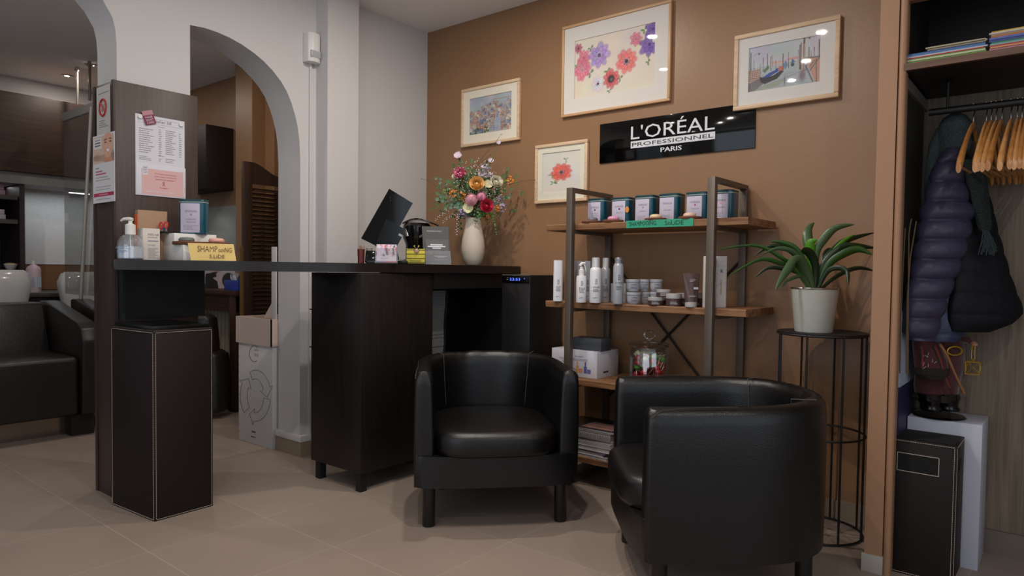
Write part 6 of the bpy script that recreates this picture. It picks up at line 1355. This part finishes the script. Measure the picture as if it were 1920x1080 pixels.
# quilted jacket with scarf
def loft(rows, d, hd, mb=None, n=22, power=2.3, puff=None, wob=0, seed=0, dt=0):
    """rows of (y px, centre x px, half width px); sections lie across the line of sight at depth d"""
    mb = mb or MB(); rr = random.Random(seed); st = []
    rows = [r if len(r) > 3 else tuple(r) + (0,) for r in rows]
    fine = []
    for i in range(len(rows) - 1):
        k = max(3, int(abs(rows[i + 1][0] - rows[i][0]) / 2.2))
        for s in range(k):
            f_ = s / k; fine.append(tuple(a + (b - a) * f_ for a, b in zip(rows[i], rows[i + 1])))
    fine.append(rows[-1]); vs = []; fs = []
    for (y, x, w_, dd) in fine:
        D_ = d + dd + dt * (x - fine[0][1]); p = at(x, y, D_); r = w_ * D_ / FPX; q = hd * min(1, (w_ / max(f[2] for f in fine)) ** .6); g = 1
        if puff: ph = ((y - puff[0]) / puff[1]) % 1; g = 1 + puff[2] * (abs(math.sin(ph * math.pi)) ** .5 - .8); 
        for j in range(n):
            a = 2 * math.pi * j / n; c, s_ = math.cos(a), math.sin(a); kk = (abs(c) ** power + abs(s_) ** power) ** (-1 / power); wv = 1 + wob * math.sin(a * 5 + y * .06 + seed)
            vs.append(p + RT * c * kk * r * (1 + (g - 1) * .35) * wv + FW * s_ * kk * q * g * wv)
    m = len(fine)
    for i in range(m - 1):
        for j in range(n): fs.append((i * n + j, i * n + (j + 1) % n, (i + 1) * n + (j + 1) % n, (i + 1) * n + j))
    fs.append(tuple(range(n))); fs.append(tuple((m - 1) * n + j for j in range(n))[::-1]); mb.raw(vs, fs); bmesh.ops.recalc_face_normals(mb.bm, faces=mb.bm.faces); return mb
navy = mat('navy_quilt', '#07080f', .6, var=.2, vscale=12, bump=.25, bscale=40, spec=.25); lavn = mat('violet_navy_quilt', '#363348', .42, var=.12, vscale=10, bump=.25, bscale=40, spec=.35)
t = thing('quilted_jacket', 'navy quilted puffer jacket hanging at the left end of the clothes rail', 'jacket', (-.33, 2.72, 1.1))
loft([(285, 1795, 14), (300, 1802, 22), (330, 1812, 30), (360, 1818, 33), (399, 1826, 38), (438, 1829, 43), (477, 1834, 48), (516, 1839, 56), (554, 1844, 64), (588, 1847, 70), (606, 1838, 58), (622, 1818, 38)], 2.36, .036, puff=(399, 38, .16), wob=.02, dt=-.0003).build('body', navy, t, smooth=70)
loft([(277, 1785, 8), (286, 1784, 14), (300, 1780, 22), (330, 1776, 30), (360, 1775, 36), (399, 1776, 48), (438, 1768, 47), (477, 1760, 45), (516, 1749, 43), (554, 1737, 39), (593, 1729, 35), (622, 1725, 31), (638, 1729, 23)], 2.33, .052, puff=(341, 36.5, .42), wob=.012, seed=2).build('sleeve', lavn, t, smooth=70)
loft([(500, 1797, 24), (540, 1790, 32), (590, 1782, 34), (628, 1774, 32), (640, 1770, 24)], 2.375, .03, puff=(399, 38, .15), seed=4).build('front_panel', mat('blue_navy_quilt', '#222a49', .4, bump=.4, bscale=24), t, smooth=70)
mb = MB(); q = at(1784, 213, 2.34); mb.tube([Vector((q.x, 2.75, 1.545)), Vector((q.x, 2.765, 1.575)), Vector((q.x, 2.75, 1.582)), Vector((q.x, 2.735, 1.572))], .002, 6); 
knit = mat('grey_teal_knit', '#3c4a4c', .9, var=.35, vscale=120, bump=1, bscale=180); knitd = mat('dark_green_knit', '#16211f', .9, var=.3, vscale=120, bump=1, bscale=180)
t = thing('knitted_scarf', 'grey-green knitted scarf with tassel draped over the jacket on the rail', 'scarf', (-.34, 2.7, 1.3))
loft([(213, 1790, 6), (218, 1790, 15), (232, 1790, 24), (248, 1791, 27), (266, 1789, 27), (284, 1786, 25), (296, 1781, 16)], 2.385, .055, wob=.06, seed=3).build('hood', knit, t, smooth=70)
loft([(240, 1768, 10), (270, 1757, 13), (300, 1750, 12), (340, 1746, 11), (378, 1742, 7)], 2.41, .02, wob=.05, seed=5).build('loose_end', knit, t, smooth=70)
loft([(300, 1822, 14), (340, 1832, 18), (380, 1838, 15), (420, 1846, 13), (432, 1847, 10)], 2.295, .018, wob=.08, seed=6).build('front_end', knitd, t, smooth=70)
mb = MB(); rr = random.Random(3); vs_ = mat('tassel_yarn', '#1d2b2b', .9)
for i in range(26):
    a = at(1847 + rr.uniform(-6, 6), 430, 2.285); b_ = at(1851 + rr.uniform(-18, 18), 470 + rr.uniform(-6, 10), 2.28); mb.tube([a, a.lerp(b_, .5) + RT * .002, b_], .0018, 5)
mb.build('tassel', vs_, t)
# white plinth with figurine, things leaning behind
plin = solo('plinth', 'white square plinth in the wardrobe recess carrying the red figurine', 'plinth', MB().box((-.440, 2.792, 0), (-.217, 2.998, .499), bev=.002), mat('white_plinth', '#b6b6c2', .5, var=.01), (-.33, 2.9, 0))
FD = 2.475; fb = at(1757, 770, FD); fb = Vector((fb.x + .008, fb.y - .012, .4993))
t = thing('figurine', 'red velvet christmas figurine with sack, stick and gold lantern on the white plinth', 'figurine', tuple(fb))
velvet = mat('crimson_velvet', '#42080f', .8, var=.5, vscale=25, sheen=.4); fur = mat('brown_fur', '#2c2119', .95, bump=1, bscale=200, var=.4, vscale=100); gold = mat('gilt', '#b08a2a', .35, .7)
MB().lathe([(.080, 0), (.083, .003), (.078, .007), (.0001, .009)], 40, tuple(fb)).build('base', blackg, t)
loft([(560, 1762, 14), (600, 1762, 24), (630, 1763, 38), (650, 1764, 42), (680, 1762, 42), (705, 1758, 40), (722, 1756, 39), (745, 1756, 36)], FD - .01, .05, wob=.02).build('robe', velvet, t, smooth=70)
for x in (1743, 1776): loft([(738, x, 19), (748, x, 19), (760, x + 1, 16), (766, x + 3, 18), (769, x + 3, 17)], FD - .035, .035).build('boot', blackg, t, smooth=70)
loft([(738, 1756, 40), (744, 1756, 42), (751, 1756, 39)], FD - .012, .056, wob=.05).build('fur_hem', fur, t, smooth=70)
loft([(632, 1735, 22), (650, 1738, 26), (680, 1745, 30), (700, 1748, 29), (712, 1752, 18)], FD - .07, .028, wob=.03, seed=1).build('sack', velvet, t, smooth=70)
loft([(690, 1745, 33), (700, 1747, 32), (712, 1752, 18)], FD - .075, .032, wob=.06, seed=2).build('sack_fur', fur, t, smooth=70)
mb = MB(); rr = random.Random(8)
for i in range(9): x, y = 1745 + rr.uniform(-14, 14), 675 + rr.uniform(-18, 18); mb.tube([at(x, y, FD - .10), at(x + rr.uniform(-7, 7), y + rr.uniform(3, 9), FD - .101)], .0009, 5)
mb.build('embroidery', mat('white_thread', '#b8a8a0', .8), t)
for (a, b_) in (((1727, 648), (1731, 700)), ((1752, 648), (1781, 728))):
    mb = MB(); p, q = at(*a, FD - .105), at(*b_, FD - .09); pts = [p.lerp(q, k / 6) + RT * .002 * math.sin(k) for k in range(7)]; mb.tube(pts, .0042, 4); mb.build('ribbon', mat('green_ribbon', '#2c3a20', .7), t); mb = MB(); mb.tube([v - FW * .0035 for v in pts], .0018, 4); mb.build('ribbon_stripe', mat('red_stripe', '#a01a24', .6), t)
mb = MB(); mb.tube([at(1762, 645, FD - .10), at(1775, 665, FD - .11), at(1790, 700, FD - .115), at(1808, 738, FD - .11)], [.005, .0048, .0042, .0045], 8); mb.build('walking_stick', mat('stick_wood', '#8a5a34', .7), t)
mb = MB(); mb.tube([at(1790 + 14 * math.cos(a), 658 + 8 * math.sin(a), FD - .07) for a in [k / 22 * 6.283 for k in range(22)]], .0032, 6, closed=True); mb.build('gold_ornament', gold, t)
mb = loft([(630, 1803, 14), (640, 1812, 12), (644, 1820, 9)], FD - .05, .02); mb.build('sleeve', velvet, t, smooth=70)
mb = MB(); hp_ = at(1825, 644, FD - .07); mb.ball(hp_, .010, (1, .8, .9), 2)
for k in range(4): mb.tube([hp_ + RT * (-.007 + k * .0045) + UP * .003, hp_ + RT * (-.007 + k * .0045) - FW * .009, hp_ + RT * (-.006 + k * .0042) - FW * .008 - UP * .007], [.0028, .0027, .0022], 6)
mb.build('hand', mat('doll_skin', '#b07a64', .6), t)
lc = at(1824, 690, FD - .07); mb = MB(); w2, h2 = .0205, .0215; cs = [Vector((a * w2, b * w2, 0)) for a, b in ((-1, -1), (1, -1), (1, 1), (-1, 1))]
for z in (-h2, h2):
    for k in range(4): mb.tube([lc + cs[k] + UP * z, lc + cs[(k + 1) % 4] + UP * z], .0014, 5)
for k in range(4):
    mb.tube([lc + cs[k] - UP * h2, lc + cs[k] + UP * h2], .0014, 5); mb.tube([lc + cs[k] - UP * h2, lc + cs[(k + 1) % 4] + UP * h2], .001, 5); mb.tube([lc + cs[k] + UP * h2, lc + cs[(k + 1) % 4] - UP * h2], .001, 5)
mb.tube([lc + UP * h2, lc + UP * (h2 + .012)], .004, 6); mb.tube([lc + UP * (h2 + .01) - RT * .006, hp_ - UP * .004 - RT * .004], .0008, 4); mb.tube([lc + UP * (h2 + .01) + RT * .006, hp_ - UP * .004 + RT * .006], .0008, 4); mb.build('lantern', gold, t)
# boards and twigs at the left
t = thing('patterned_board', 'white and purple patterned board standing against the left side of the wardrobe recess', 'board', (-.446, 2.76, .3))
A, B = PX(1710, 700, -.4475), PX(1684, 700, -.4475)
MB().box((-.4475, 2.64, .44), (-.4425, A.y, .62)).build('purple_part', mat('purple_print', '#241c48', .5, var=.9, vscale=45), t)
MB().box((-.4475, 2.64, .62), (-.4425, A.y + .0, .88)).build('white_part', mat('white_print_board', '#aab0c4', .6, var=.25, vscale=60), t)
MB().box((-.4475, 2.64, .02), (-.4425, A.y, .44)).build('lower_part', mat('white_print_board', '#aab0c4', .6), t)
for i, (a, m_, b_) in enumerate((((1697, 428), (1693, 500), (1689, 600)), ((1718, 415), (1707, 480), (1701, 560)), ((1709, 410), (1706, 425), (1704, 440)))):
    mb = MB(); dd = 2.31; mb.tube([at(*a, dd), at(*m_, dd), at(*b_, dd), at(b_[0] - 2, 700, dd)], .0022, 6); solo('gold_twig', ('left', 'right', 'short middle')[i] + ' thin gilt twig standing beside the jacket sleeve', 'twig', mb, mat('gilt_twig', '#6b553c', .5, .3), tuple(at(b_[0] - 2, 700, dd)))

# ================================================================== salon beyond the arches
def XB(x0, x1, y0, y1, X, dep): 
    a, b_ = PX(x0, y1, X), PX(x1, y0, X); return Vector((X - dep, a.y, a.z)), Vector((X, b_.y, b_.z))
t = thing('wall_cabinet', 'long brown wooden wall cabinet high up behind the left arch', 'cabinet', (-6.1, .7, 1.66))
MB().box((-6.3, -1.5, 1.665), (-5.9, 2.38, 2.225), bev=.003).build('body', wood('brown_cabinet', '#3a2920', '#4a362a', 7, 'Y', .5, .05), t)
MB().box((-6.3, -1.5, 1.585), (-5.95, 2.38, 1.664)).build('light_valance', mat('grey_valance', '#8f8c88', .5), t)
t = thing('mirror_board', 'large white back panel below the brown wall cabinet', 'panel', (-6.45, 1.9, .95))
a, b_ = PX(48, 495, -6.44), PX(178, 335, -6.44); MB().box((-6.49, a.y, a.z), (-6.44, b_.y + .1, b_.z + .08)).build('panel', mat('white_back_panel', '#f0f2f4', .5), t)
c_ = PX(48, 547, -6.44); MB().box((-6.49, a.y, .80), (-6.445, b_.y + .1, a.z - .001)).build('brown_strip', mat('brown_strip', '#8a6242', .6), t)
t = thing('dark_shelves', 'dark shelf unit at the left picture edge beside the white panel', 'shelf unit', (-6.2, .9, .9))
a, b_ = PX(47, 510, -5.98), PX(47, 332, -5.98); yR = a.y
MB().box((-6.49, -.8, .80), (-6.44, yR, 1.6)).build('back', darkw, t)
MB().box((-6.44, yR - .03, .80), (-5.98, yR, 1.585)).build('side', mat('dark_violet_side', '#2a1c20', .5), t)
szs = []
for py in (367, 412, 507): z = PX(30, py, -6.0).z; szs.append(z); MB().box((-6.44, -.8, z - .03), (-6.0, yR - .035, z)).build('shelf', mat('grey_edge_shelf', '#4b4642', .5), t)
def sal(px0, px1, yt, X): 
    a, b_ = PX(px0, 450, X), PX(px1, 450, X); return (a.y + b_.y) / 2, (b_.y - a.y) / 2
for i, (x0, x1, yt, k, lb, cc) in enumerate(((-6, 9, 347, 0, 'small stacked pink boxes on the upper dark shelf', '#a08490'), (-4, 9, 393, 1, 'small white tubs on the middle dark shelf', '#b8b4c0'))):
    yc, r = sal(x0, x1, yt, -6.05); z = szs[k]; h = PX(5, yt, -6.05).z - z; tt = thing('small_tub' if i else 'small_box', lb, 'box', (-6.05, yc, z)); MB().box((-6.05 - .03, yc - r, z + .0005), (-6.05 + .03, yc + r, z + h * .48), bev=.003).build('lower', mat('tubm%d' % i, cc, .5), tt); MB().box((-6.05 - .028, yc - r * .9, z + h * .5), (-6.05 + .028, yc + r * .7, z + h), bev=.003).build('upper', mat('tubm%d' % i, cc, .5), tt)
yc, r = sal(6, 33, 493, -6.05); z = szs[2]; t = thing('bowl', 'white bowl with yellow contents on the lowest dark shelf', 'bowl', (-6.05, yc, z)); h = PX(20, 495, -6.05).z - z
MB().lathe([(r * .4, 0), (r * .6, .006), (r, h * .95), (r * .96, h), (r * .9, h * .8), (.0001, h * .55)], 28, (0, 0, 0)).build('bowl', white_p, t, local=True); MB().lathe([(r * .9, h * .78), (r * .8, h * 1.12), (r * .2, h * 1.2), (.0001, h * 1.18)], 20, (0, 0, 0)).build('contents', mat('yellow_paste', '#b89a4a', .7), t, local=True)
t = thing('salon_worktop', 'dark worktop cabinet behind the wash basins', 'cabinet', (-5.9, 1.3, 0)); zw = PX(90, 549, -5.75).z
MB().box((-6.44, -.8, 0), (-5.78, 2.6, zw - .03)).build('body', darkw, t); MB().box((-6.44, -.8, zw - .03), (-5.75, 2.6, zw), bev=.002).build('top', mat('grey_edge_shelf', '#4b4642', .5), t)
yc, r = sal(48, 76, 490, -5.85); t = thing('shampoo_bottle', 'large pale pink bottle with label on the salon worktop', 'bottle', (-5.85, yc, zw + .001)); h = PX(62, 489, -5.85).z - zw
MB().lathe([(r * .96, 0), (r, .01), (r, h * .72), (r * .85, h * .80), (r * .3, h * .88), (r * .28, h * .9)], 28, (0, 0, 0)).build('body', mat('pink_bottle', '#c9b3bf', .4), t, local=True); MB().lathe([(r * .28, h * .9), (r * .28, h), (.0001, h)], 16, (0, 0, 0)).build('cap', white_p, t, local=True)
mb = MB(); mb.box((r * .72, -r * .45, h * .16), (r * .985, r * .75, h * .5)); mb.build('label', mat('grey_blue_label', '#a9b6c4', .6), t, local=True)
# wash unit
fl = leather; lsof = mat('salon_leather', '#1b1815', .38, var=.15, bump=.1, bscale=120)
t = thing('wash_chair', 'black leather wash sofa seen through the left arch', 'wash chair', (-4.75, .8, 0))
y1 = PX(150, 700, -4.45).y
MB().box((-5.1, -.6, .125), (-4.45, y1, .47), bev=.03, seg=4).build('seat', lsof, t)
mb = MB(); mb.prism([(-5.08, .40), (-4.86, .40), (-5.02, .762), (-5.17, .762)], 'Y', -.6, y1 - .01, bev=.02); mb.build('backrest', lsof, t)
mb = MB(); ya, yb_ = y1 + .005, PX(178, 700, -4.42).y - .0
mb.prism([(-5.16, .13), (-4.44, .13), (-4.42, .56), (-4.45, .63), (-4.52, .665), (-5.06, .768), (-5.16, .768)], 'Y', ya, ya + .10, bev=.012); mb.build('armrest', lsof, t)
MB().box((-5.0, -.6, 0), (-4.60, PX(134, 800, -4.60).y, .105)).build('plinth_panel', mat('satin_metal_plinth', '#8d8378', .18, .9), t)
MB().box((-4.72, y1 - .03, 0), (-4.5, y1 + .09, .124)).build('foot', blackm, t)
def basin(px0, px1, yt, X, lb, parentlb, z0=.60):
    yc, r = sal(px0, px1, yt, X); t = thing('wash_basin', lb, 'wash basin', (X, yc, z0)); h = PX((px0 + px1) / 2, yt, X).z - z0
    MB().lathe([(r * .62, 0), (r * .80, h * .25), (r * .97, h * .62), (r, h * .80), (r * .86, h * .96), (r * .7, h), (r * .62, h * .9), (r * .5, h * .5), (.0001, h * .4)], 40, (0, 0, 0), sx=.55, power=2.6).build('bowl', mat('white_ceramic', '#c6c5c4', .15, coat=.5), t, local=True, smooth=60)
    MB().box((-.12, -r * .45, -.58), (.08, r * .45, .01), bev=.01).build('pedestal', lsof, t, local=True)
basin(-45, 57, 506, -5.45, 'white wash basin at the left picture edge behind the black wash sofa', 0)
basin(107, 205, 510, -5.60, 'white wash basin seen through the glass screen left of the pillar', 0)
t = thing('wash_chair', 'second black leather wash chair arm seen through the glass screen', 'wash chair', (-4.9, 2.0, 0))
mb = MB(); yq = PX(108, 565, -5.0).y + .12
mb.prism([(-5.15, .13), (-4.44, .13), (-4.42, .60), (-4.5, .665), (-5.06, .775), (-5.15, .775)], 'Y', yq, yq + .10, bev=.012); mb.build('armrest', lsof, t); MB().box((-5.05, yq + .1, .12), (-4.47, yq + .32, .46), bev=.03).build('seat', lsof, t); MB().box((-4.9, yq + .1, 0), (-4.6, yq + .3, .12)).build('foot', blackm, t)
# glass screen
t = thing('glass_screen', 'clear glass screen with metal top rail beside the pillar', 'glass screen', (-5.0, 1.75, .5)); ga, gb = PY(119, 213, 1.75), PY(176, 195, 1.75)
MB().quad((ga.x, 1.75, .8), (-4.35, 1.75, .8), (-4.35, 1.75, ga.z - .03), (ga.x, 1.75, ga.z - .03)).build('glass', glassy('screen_glass', (.90, .92, .91), 1.0, .03, frost=.07), t)
MB().box((ga.x - .004, 1.738, ga.z - .055), (-4.35, 1.762, ga.z + .0), bev=.003).build('top_rail', mat('satin_rail', '#a8a49d', .4, .1), t)
mb = MB(); mb.cyl(PY(171, 200, 1.735), PY(150, 592, 1.735), .011); mb.build('brace_rod', mat('pale_rod', '#b5aea4', .35, .6), t)
# annex seen through the right arch
t = thing('wall_box', 'black wall cabinet on the brown wall behind the price list pillar', 'cabinet', (-5.4, 2.7, 1.6)); MB().box((-5.6, 2.58, PY(391, 353, 2.6).z), (PY(391, 300, 2.6).x, 2.799, PY(391, 233, 2.6).z), bev=.002).build('body', darkw, t); MB().box((-5.59, 2.575, 1.66), (-5.4, 2.579, 2.0)).build('door', darkw, t)
t = thing('wall_mirror', 'frameless mirror on the brown wall seen through the right arch', 'mirror', (-5.2, 2.79, .9)); a, b_ = PY(382, 484, 2.795), PY(452, 384, 2.795)
MB().box((a.x, 2.79, .86), (b_.x, 2.7995, b_.z), bev=.001).build('mirror', mat('mirror_glass', '#b9bcb6', .35, .5), t); MB().box((a.x, 2.7885, .86), (b_.x, 2.7895, .95)).build('frosted_foot', mat('frost', '#9ca09c', .4), t)
t = thing('dressing_table', 'dark wooden dressing table under the mirror behind the right arch', 'table', (-5.0, 2.6, 0)); zd = .835
MB().box((-5.6, 2.455, zd - .035), (-4.425, 2.785, zd), bev=.003).build('top', wood('dark_brown_table', '#2e1d14', '#44291c', 7, 'X', .45, .05), t)
MB().box((-5.6, 2.475, zd - .15), (-4.45, 2.49, zd - .036)).build('apron', wood('dark_brown_table', '#2e1d14', '#44291c', 7, 'X', .45, .05), t)
for x in (-4.52, -5.58): MB().box((x, 2.46, .0), (x + .07, 2.53, zd - .036), bev=.003).build('leg', wood('dark_brown_table', '#2e1d14', '#44291c', 7, 'X', .45, .05), t)
MB().box((-4.53, 2.45, 0), (-4.425, 2.54, .035), bev=.004).build('foot_block', blackm, t)
t = thing('radiator', 'cream ribbed radiator below the dressing table', 'radiator', (-5.0, 2.74, .1))
for k in range(14): MB().box((-5.42 + k * .055, 2.70, .12), (-5.42 + k * .055 + .042, 2.76, .70), bev=.012, seg=3).build('rib', mat('cream_radiator', '#b3a48c', .5), t)
t = thing('salon_chair', 'black leather chair half hidden behind the tall waste box', 'chair', (-4.75, 2.25, 0))
def slabxy(px, y0, y1, hwp, d, hd, nm): loft([(y0, px - 3, hwp * .5), (y0 + 8, px, hwp * .85), ((y0 + y1) / 2, px + 2, hwp), (y1 - 6, px + 2, hwp), (y1, px + 2, hwp * .9)], d, hd, power=3.5).build(nm, lsof, t, smooth=60)
slabxy(384, 588, 700, 22, 4.60, .08, 'backrest'); slabxy(402, 656, 768, 24, 4.62, .12, 'seat')
t = thing('leaning_poster', 'beauty poster of a person with pink hair and scarf standing on the dressing table', 'poster', (-4.8, 2.7, zd))
c = Canvas(90, 110, (.74, .72, .72)); c.rect(0, 0, .08, 1, (.66, .68, .70)); c.ell(.42, .30, .22, .34, (.78, .50, .46), 0, 1, .15); c.ell(.36, .42, .10, .20, (.86, .60, .56), .4, 1, .3); c.ell(.55, .22, .12, .12, (.84, .70, .62), 0, .9, .3); c.poly([(.12, .62), (.4, .55), (.5, 1), (.1, 1)], (.16, .13, .13)); c.poly([(.38, .6), (.55, .62), (.62, 1), (.44, 1)], (.80, .70, .72)); c.poly([(.3, .72), (.5, .66), (.62, .86), (.4, .8)], (.82, .72, .74)); c.ell(.68, .78, .16, .26, (.17, .17, .17), 0, 1, .1); c.rect(.84, .0, 1, 1, (.70, .70, .72)); c.ell(.92, .72, .05, .07, (.5, .3, .32)); c.rect(.835, 0, .845, 1, (.35, .33, .33))
a, b_ = PY(377, 545, 2.66), PY(454, 470, 2.66); MB().box((a.x, 2.662, zd + .001), (b_.x, 2.67, b_.z)).build('backing', paper, t); c.mesh(((a.x, 2.661, b_.z), (b_.x, 2.661, b_.z), (a.x, 2.661, zd + .001)), 'printed_face', t)
t = thing('tissue_box', 'blue patterned tissue box on the dressing table', 'tissue box', (-4.6, 2.5, zd)); a, b_ = PY(420, 546, 2.50), PY(446, 526, 2.50)
MB().box((a.x, 2.50, zd + .0005), (b_.x, 2.6, b_.z), bev=.002).build('box', mat('blue_pattern', '#2c3f98', .5, var=.6, vscale=26), t)
mb = MB(); rr = random.Random(2); cx = (a.x + b_.x) / 2
for k in range(9): petal(mb, Vector((cx + rr.uniform(-.03, .03), 2.55, b_.z - .004)), Vector((rr.uniform(-.8, .8), rr.uniform(-.3, .3), 1)).normalized(), Vector((rr.uniform(-1, 1), -1, .2)).normalized(), .055, .03, .3)
mb.build('tissue', mat('tissue_white', '#c8c4c4', .8), t)
# louvred door
t = thing('louvre_door', 'dark brown louvred shutter door with curved top seen through the right arch', 'shutter door', (-4.3, 2.6, .1)); XL = -4.3; lw_ = wood('dark_louvre_wood', '#2f2118', '#453022', 7, 'Z', .45, .08)
ya, yb2 = PX(457, 400, XL).y, 2.86; zt_ = PX(460, 302, XL).z; zs_ = PX(527, 325, XL).z
def topz(y): f_ = min(1, max(0, (y - ya - .06) / (2.72 - ya - .06))); return zt_ - (zt_ - zs_ + .03) * (f_ * f_ * (3 - 2 * f_))
MB().box((XL - .03, ya, .1), (XL, ya + .065, zt_), bev=.003).build('stile', lw_, t); MB().box((XL - .03, yb2 - .06, .1), (XL, yb2, topz(yb2)), bev=.003).build('stile', lw_, t)
ys = [ya + .065 + (yb2 - .125 - ya) * k / 12 for k in range(13)]; zr = PX(470, 338, XL).z
MB().prism([(y, zr - .02) for y in (ys[0], ys[-1])] + [(y, topz(y)) for y in ys[::-1]], 'X', XL - .028, XL - .002).build('top_rail', lw_, t)
MB().box((XL - .028, ys[0], .1), (XL - .002, ys[-1], .25)).build('bottom_rail', lw_, t)
mb = MB(); n = 44
for k in range(n): z = .26 + (zr - .03 - .26) * k / n; mb.box((-.016, 0, -.002), (.016, ys[-1] - ys[0], .002), m=Matrix.Translation((XL - .015, ys[0], z)) @ Matrix.Rotation(R_(42), 4, 'Y'))
mb.build('louvre_slats', lw_, t)
MB().box((XL - .03, ya - .012, .1), (XL + .002, ya - .001, PX(457, 462, XL).z)).build('brass_edge', mat('brass_edge', '#8a6f42', .4, .6), t)
# cardboard recycling box
RX0, RX1, RY = -3.723, -3.372, 2.083; cw = mat('white_cardboard', '#c4c2c2', .8, var=.02); cin = mat('pinkish_cardboard', '#c3b0a6', .8, var=.02)
t = thing('recycling_box', 'tall white cardboard recycling box with arrow ring beside the arch foot', 'box', ((RX0 + RX1) / 2, RY + .16, 0))
MB().box((RX0, RY, 0), (RX1, RY + .3, .62), bev=.002).build('body', cw, t)
zl0, zl1 = PY(440, 640, RY).z, PY(440, 592, RY).z
mb = MB(); x0, x1, yy0, yy1 = PY(441, 600, RY - .012).x, RX1 + .006, RY - .012, RY + .312
for a, b_ in (((x0, yy0), (x1, yy0 + .006)), ((x0, yy1 - .006), (x1, yy1)), ((x0, yy0), (x0 + .006, yy1)), ((x1 - .006, yy0), (x1, yy1))): mb.box((a[0], a[1], zl0), (b_[0], b_[1], zl1))
mb.build('collar', cin, t)
MB().box((RX0, RY + .01, .63), (RX1, RY + .29, .64)).build('inner_floor', cin, t)
a = PY(512, 463, RY + .03); MB().box((a.x, RY + .02, zl1 - .06), (RX1 + .004, RY + .026, a.z), bev=.001).build('raised_flap', cw, t)
p0, p1, p2 = PY(494, 596, RY + .03), PY(514, 560, RY + .03), PY(514, 596, RY + .03); MB().raw([p0, p2, p1, p0 + Vector((0, .004, 0)), p2 + Vector((0, .004, 0)), p1 + Vector((0, .004, 0))], [(0, 1, 2), (5, 4, 3), (0, 3, 4, 1), (1, 4, 5, 2), (2, 5, 3, 0)]).build('folded_flap', cin, t)
def bp(px, py): return PY(px, py, RY - .0012)
def arrow(cx, cyy, rx, ry, a0, a1, par, wd=6.5):
    mb = MB(); P = lambda a, k: bp(cx + (rx + k) * math.cos(R_(a)), cyy - (ry + k * 1.25) * math.sin(R_(a)))
    n = 14; outer = [P(a0 + (a1 - a0) * i / n, wd) for i in range(n + 1)]; inner = [P(a0 + (a1 - a0) * i / n, -wd) for i in range(n + 1)]
    sg = 1 if a1 > a0 else -1; tip = P(a1 + sg * 24, 0); pts = outer + [P(a1, wd * 1.9), tip, P(a1, -wd * 1.9)] + inner[::-1]
    mb.tube(pts, .0009, 4, closed=True); return mb.build('arrow_outline', ink, par)
cxr, cyr = 479, 742
for a0, a1 in ((112, 20), (-8, -98), (222, 150)): arrow(cxr, cyr, 22, 40, a0, a1, t)
mb = MB(); mb.tube([bp(477 + 9.5 * math.cos(a), 663 - 15 * math.sin(a)) for a in [R_(50 + k * 13) for k in range(20)]], .0011, 5); mb.build('logo_ring', ink, t)
mb = MB(); mb.text('SALONS', bp(477, 657), (1, 0, 0), (0, 0, 1), .009, .042); mb.text('POUR', bp(477, 668), (1, 0, 0), (0, 0, 1), .018, .042); mb.build('lettering', greyink, t)
mb = MB(); mb.bars(bp(472, 810), (1, 0, 0), (0, 0, 1), .04, .008, 1, lo=1, fill=1); mb.bars(bp(470, 819), (1, 0, 0), (0, 0, 1), .05, .008, 1, lo=1, fill=.6); mb.build('print', ink, t)
mb = MB()
for k in range(13): q = bp(448.5, 640 + k * 14); mb.box((q.x - .0012, RY - .0012, q.z - .008), (q.x + .0012, RY, q.z + .004))
mb.build('perforation', mat('perforation_grey', '#86827f', .8), t)
